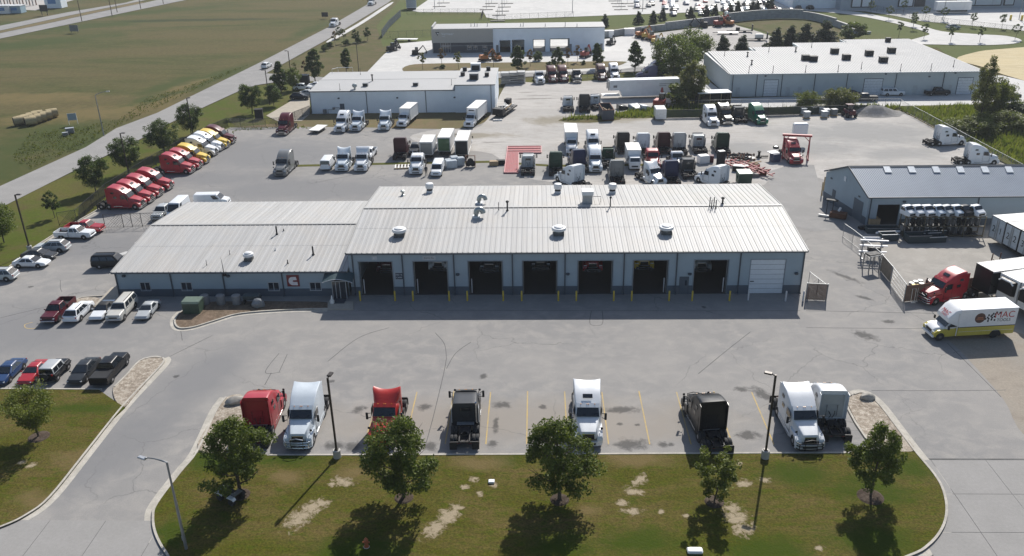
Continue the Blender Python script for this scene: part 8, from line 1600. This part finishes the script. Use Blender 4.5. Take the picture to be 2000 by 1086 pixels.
# hoods on the steel rack at the parts shed
ra0, ra1 = P(1762, 463), P(1918, 463); t = thing('parts_rack', 'three-level steel rack of truck parts in front of blue-grey shed', 'storage rack', ra0, atan2((ra1 - ra0).y, (ra1 - ra0).x)); RL_ = (ra1 - ra0).length; RM = M('rack_olive', (.10, .085, .05), .6)
nb = 4
for k in range(nb + 1):
    x = RL_ * k / nb
    for y in (0, 1.5): part('post', MB().bx(x - .05, x + .05, y - .05, y + .05, 0, 2.9), RM, t)
for z in (.15, 1.45, 2.75):
    part('beam', MB().bx(0, RL_, -.06, .06, z, z + .12).bx(0, RL_, 1.44, 1.56, z, z + .12), RM, t)
    for k in range(int(RL_ / .9)): part('shelf_board', MB().bx(k * .9 + .05, k * .9 + .85, .07, 1.43, z + .03, z + .1), K['wood'] if z > 2 else K['dark'], t)
ra0v = ra0; hx = [(1770, 'white'), (1789, 'white'), (1808, 'white'), (1830, 'ice'), (1846, 'silver'), (1865, 'ice'), (1881, 'black'), (1903, 'white')]; aR = atan2((ra1 - ra0).y, (ra1 - ra0).x)
for i, (px, c) in enumerate(hx):
    f = (px - 1762) / (1918 - 1762); w3 = ra0 + (ra1 - ra0) * f + Vector((-(sin(aR)) * .75, cos(aR) * .75, 2.88))
    t = thing('truck_nose', '%s truck cab nose on top of the parts rack, %s from the left' % (c if c not in ('ice',) else 'pale', ('first', 'second', 'third', 'fourth', 'fifth', 'sixth', 'seventh', 'eighth')[i]), 'truck part', w3, aR - 1.25 + ra.uniform(-.1, .1), 'truck noses on the parts rack')
    part('shell', MB().loft([sec(-.7, .78, .1, 1.2, .12, .66), sec(-.1, .78, .1, 1.22, .12, .62), sec(.28, .8, .1, .78, .1, .72), sec(.8, .74, .1, .6, .1, .62), sec(.86, .7, .1, .5, .1, .6)]), PAINT[c], t, 35)
    part('windshield', MB().quad((.27, -.62, .80), (.27, .62, .80), (-.05, .56, 1.16), (-.05, -.56, 1.16), .03), K['glass'], t); part('grille_opening', MB().bx(.84, .89, -.5, .5, .16, .42), K['dark'], t)
    for s_ in (1, -1): part('side_window', MB().prism([(-.6, .7), (.15, .68), (-.1, 1.08), (-.6, 1.1)], .755 * s_ - .02, .755 * s_ + .02), K['glass'], t)
rp = random.Random(31)
for i in range(22):
    lv = 1 if i < 13 else 0; x = .5 + (i % 13) * (RL_ - 1) / 12.5 if lv else .8 + (i - 13) * (RL_ - 1.4) / 9; z = 1.55 if lv else .25
    w3 = ra0 + Vector((cos(aR) * x - sin(aR) * .7, sin(aR) * x + cos(aR) * .7, z)); tt = thing('bumper_part', 'truck bumper panel stored on the %s shelf of parts rack' % ('middle' if lv else 'bottom'), 'truck part', w3, aR + rp.uniform(-.2, .2), 'bumper panels on the %s shelf' % ('middle' if lv else 'bottom'))
    cm2 = (K['grey'], K['dark'], PAINT['dgrey'], PAINT['grey'])[i % 4]; part('panel', MB().box((0, 0, .48), (.12, 1.1, .95), 0, 0, .12, ch=.03).box((.25, 0, .4), (.1, 1.0, .8), 0, 0, -.1, ch=.03), cm2, tt); part('bracket', MB().bar((-.15, -.3, .1), (.3, .3, .6), .07), K['galv'], tt)
# bins on the yard floor
BT = M('dark_teal_bin', (.035, .055, .06), .6)
def binbox(px, py, d_, m_, lb, rz=0.0, lip=None):
    t = thing('steel_bin', lb, 'bin', P(px, py), rz, None); x, y, h = d_
    part('walls', MB().bx(-x / 2, x / 2, -y / 2, -y / 2 + .05, .08, h).bx(-x / 2, x / 2, y / 2 - .05, y / 2, .08, h).bx(-x / 2, -x / 2 + .05, -y / 2 + .05, y / 2 - .05, .08, h).bx(x / 2 - .05, x / 2, -y / 2 + .05, y / 2 - .05, .08, h), m_, t); part('base', MB().bx(-x / 2, x / 2, -y / 2, y / 2, 0, .078), K['dark'], t)
    part('rim', MB().bx(-x / 2 - .04, x / 2 + .04, -y / 2 - .04, -y / 2 + .05, h, h + .07).bx(-x / 2 - .04, x / 2 + .04, y / 2 - .05, y / 2 + .04, h, h + .07), lip or K['galv'], t)
binbox(1705, 441, (1.4, .9, 1.1), K['wood'], 'brown wooden bin at the left of shed opening', .1, K['wood']); binbox(1722, 453, (4.2, 1.3, .7), BT, 'long dark teal bin in front of the shed opening', -.05); binbox(1734, 468, (2.2, 1.2, .9), BT, 'dark bin with white lip in front of teal bin', .05, K['white']); binbox(1790, 471, (2.9, 1.6, 1.0), BT, 'large dark bin with bright edge in front of the rack', .05); binbox(1825, 470, (2.3, 1.5, .75), BT, 'dark bin with pale board on top in front of the rack', .1, K['cream']); binbox(1822, 459, (3.2, .9, .8), BT, 'long bin with pale rim close to the rack', .0, K['cream'])
solo('white_pipe', MB().tube([(-1.6, 0, .5), (1.6, 0, .6)], .16, 10), K['white'], 'white pipe lying over the bins near the shed', 'pipe', P(1733, 461), .08); solo('white_tube', MB().tube([(-1.5, 0, .4), (1.5, 0, .3)], .18, 10), K['white'], 'white tube near the yard fence corner', 'pipe', P(1705, 470), .05); solo('black_sheet', MB().box((0, 0, .2), (1.5, .8, .4), ch=.1), K['black'], 'black rubber heap at the shed corner', 'rubber heap', P(1687, 447), .2)
t = thing('rusty_skid', 'rusty skid and steel legs beside the shed gable', 'scrap', P(1627, 421), -.5); part('skid', MB().box((.8, -.6, .45), (2.2, 1.2, .8), ch=.06), K['rust'], t); part('legs', MB().bx(-1.0, -.92, -.1, .0, 0, 2.2).bx(-.2, -.12, -.1, 0, 0, 2.2).bx(-1.2, .4, -.3, .3, 2.2, 2.32), K['dark'], t); part('canister', MB().tube([(.7, -.3, .85), (.9, -.1, 1.4)], .16, 8), K['white'], t); part('pale_board', MB().bx(-1.8, -.4, -1.2, -.9, .1, .3), K['cream'], t)
# oil drums
dl = [(1778, 566, 'cream'), (1786, 563, 'galv'), (1783, 570, 'yellow'), (1790, 571, 'yellow'), (1797, 567, 'galv'), (1803, 571, 'white'), (1811, 560, 'redsteel'), (1816, 563, 'redsteel'), (1824, 560, 'galv'), (1832, 561, 'redsteel'), (1827, 566, 'redsteel'), (1838, 564, 'galv'), (1795, 561, 'galv'), (1810, 573, 'cream')]
cn = dict(cream='cream', galv='grey', yellow='yellow-topped', white='white', redsteel='red')
for i, (px, py, c) in enumerate(dl):
    t = thing('oil_drum', '%s drum among the drums behind the brown slatted fence' % cn[c], 'drum', P(px, py), 0, 'oil drums behind the fence'); part('drum', MB().lathe([(.29, 0), (.30, .02), (.29, .3), (.305, .32), (.29, .34), (.29, .6), (.305, .62), (.29, .64), (.29, .9), (.3, .92)], 14), K['redsteel'] if c == 'redsteel' else (K['grey'] if c != 'yellow' else K['rust']), t, 40); part('lid', MB().lathe([(.27, .90), (.28, .93), (.02, .93)], 14), K[c] if c != 'redsteel' else K['cream'], t)
for px, py in ((1782, 590), (1786, 588)): t = thing('gas_bottle_trolley', 'pale trolley frame by the brown fence, ' + ('left' if px == 1782 else 'right'), 'trolley', P(px, py)); part('frame', MB().tube([(-.2, 0, 0), (-.2, .1, 1.6), (.2, .1, 1.6), (.2, 0, 0)], .03, 6), K['cream'], t); part('plate', MB().bx(-.25, .25, -.3, 0, .02, .06), K['cream'], t)

# ---------------------------------------------------------------- the person standing by the white van
def person(px, py, label, rz):
    root = thing('person', label, 'person', P(px, py), rz); me = bpy.data.meshes.new('body')
    V = [(0, 0, .95), (0, 0, 1.2), (0, 0, 1.42), (0, .0, 1.52), (0, .03, 1.68), (.2, 0, 1.4), (.27, .02, 1.12), (.25, .14, .9), (-.2, 0, 1.4), (-.27, .02, 1.12), (-.25, .12, .88), (.1, 0, .88), (.11, .02, .5), (.12, 0, .08), (.12, .14, .04), (-.1, 0, .88), (-.11, .04, .5), (-.13, 0, .08), (-.13, .14, .04), (0, .03, 1.76)]
    E = [(0, 1), (1, 2), (2, 3), (3, 4), (4, 19), (2, 5), (5, 6), (6, 7), (2, 8), (8, 9), (9, 10), (0, 11), (11, 12), (12, 13), (13, 14), (0, 15), (15, 16), (16, 17), (17, 18)]
    R = [.16, .15, .16, .06, .1, .075, .05, .04, .075, .05, .04, .095, .07, .05, .045, .095, .07, .05, .045, .08]
    me.from_pydata(V, E, []); o = bpy.data.objects.new('body', me); COL.objects.link(o); o.modifiers.new('skin', 'SKIN'); s = o.modifiers.new('sub', 'SUBSURF'); s.levels = 1; s.render_levels = 1
    for i, v in enumerate(me.skin_vertices[0].data if me.skin_vertices else []): v.radius = (R[i], R[i])
    if not me.skin_vertices:
        bpy.context.view_layer.update()
    me2 = bpy.data.meshes.new_from_object(o.evaluated_get(bpy.context.evaluated_depsgraph_get())); bpy.data.objects.remove(o); me2.name = 'body'
    me2.materials.clear(); link('body', me2, M('dark_workwear', (.045, .045, .055), .9, var=.2, scale=3), root)
    part('face', MB().lathe([(.01, -.11), (.07, -.08), (.085, 0), (.07, .07), (.01, .1)], 10, (0, .075, 1.68)), M('skin', (.38, .22, .15), .6), root, 60); part('hair', MB().lathe([(.105, -.02), (.112, .04), (.08, .1), (.01, .125)], 12, (0, .02, 1.72)), M('dark_hair', (.03, .02, .015), .8), root, 60)
    for s_ in (1, -1): part('hand', MB().lathe([(.01, -.08), (.04, -.04), (.04, .03), (.01, .06)], 8, (.25 * s_, .16, .86)), M('skin', (.38, .22, .15), .6), root, 60)
person(832.5, 343, 'standing person in dark clothes between white tractor and white van', radians(200))

# ================================================================ AIR
hz = tag(link('haze', MB().bx(-460, 460, -90, 640, -1.5, 47).mesh('haze')), kind='stuff')
hm = bpy.data.materials.new('summer_haze'); hm.use_nodes = True; hn = hm.node_tree; hn.nodes.clear()
pv = hn.nodes.new('ShaderNodeVolumePrincipled'); pv.inputs['Color'].default_value = (.86, .92, 1, 1); pv.inputs['Density'].default_value = .00016; pv.inputs['Anisotropy'].default_value = .2
ho = hn.nodes.new('ShaderNodeOutputMaterial'); hn.links.new(pv.outputs[0], ho.inputs['Volume']); hz.data.materials.append(hm)
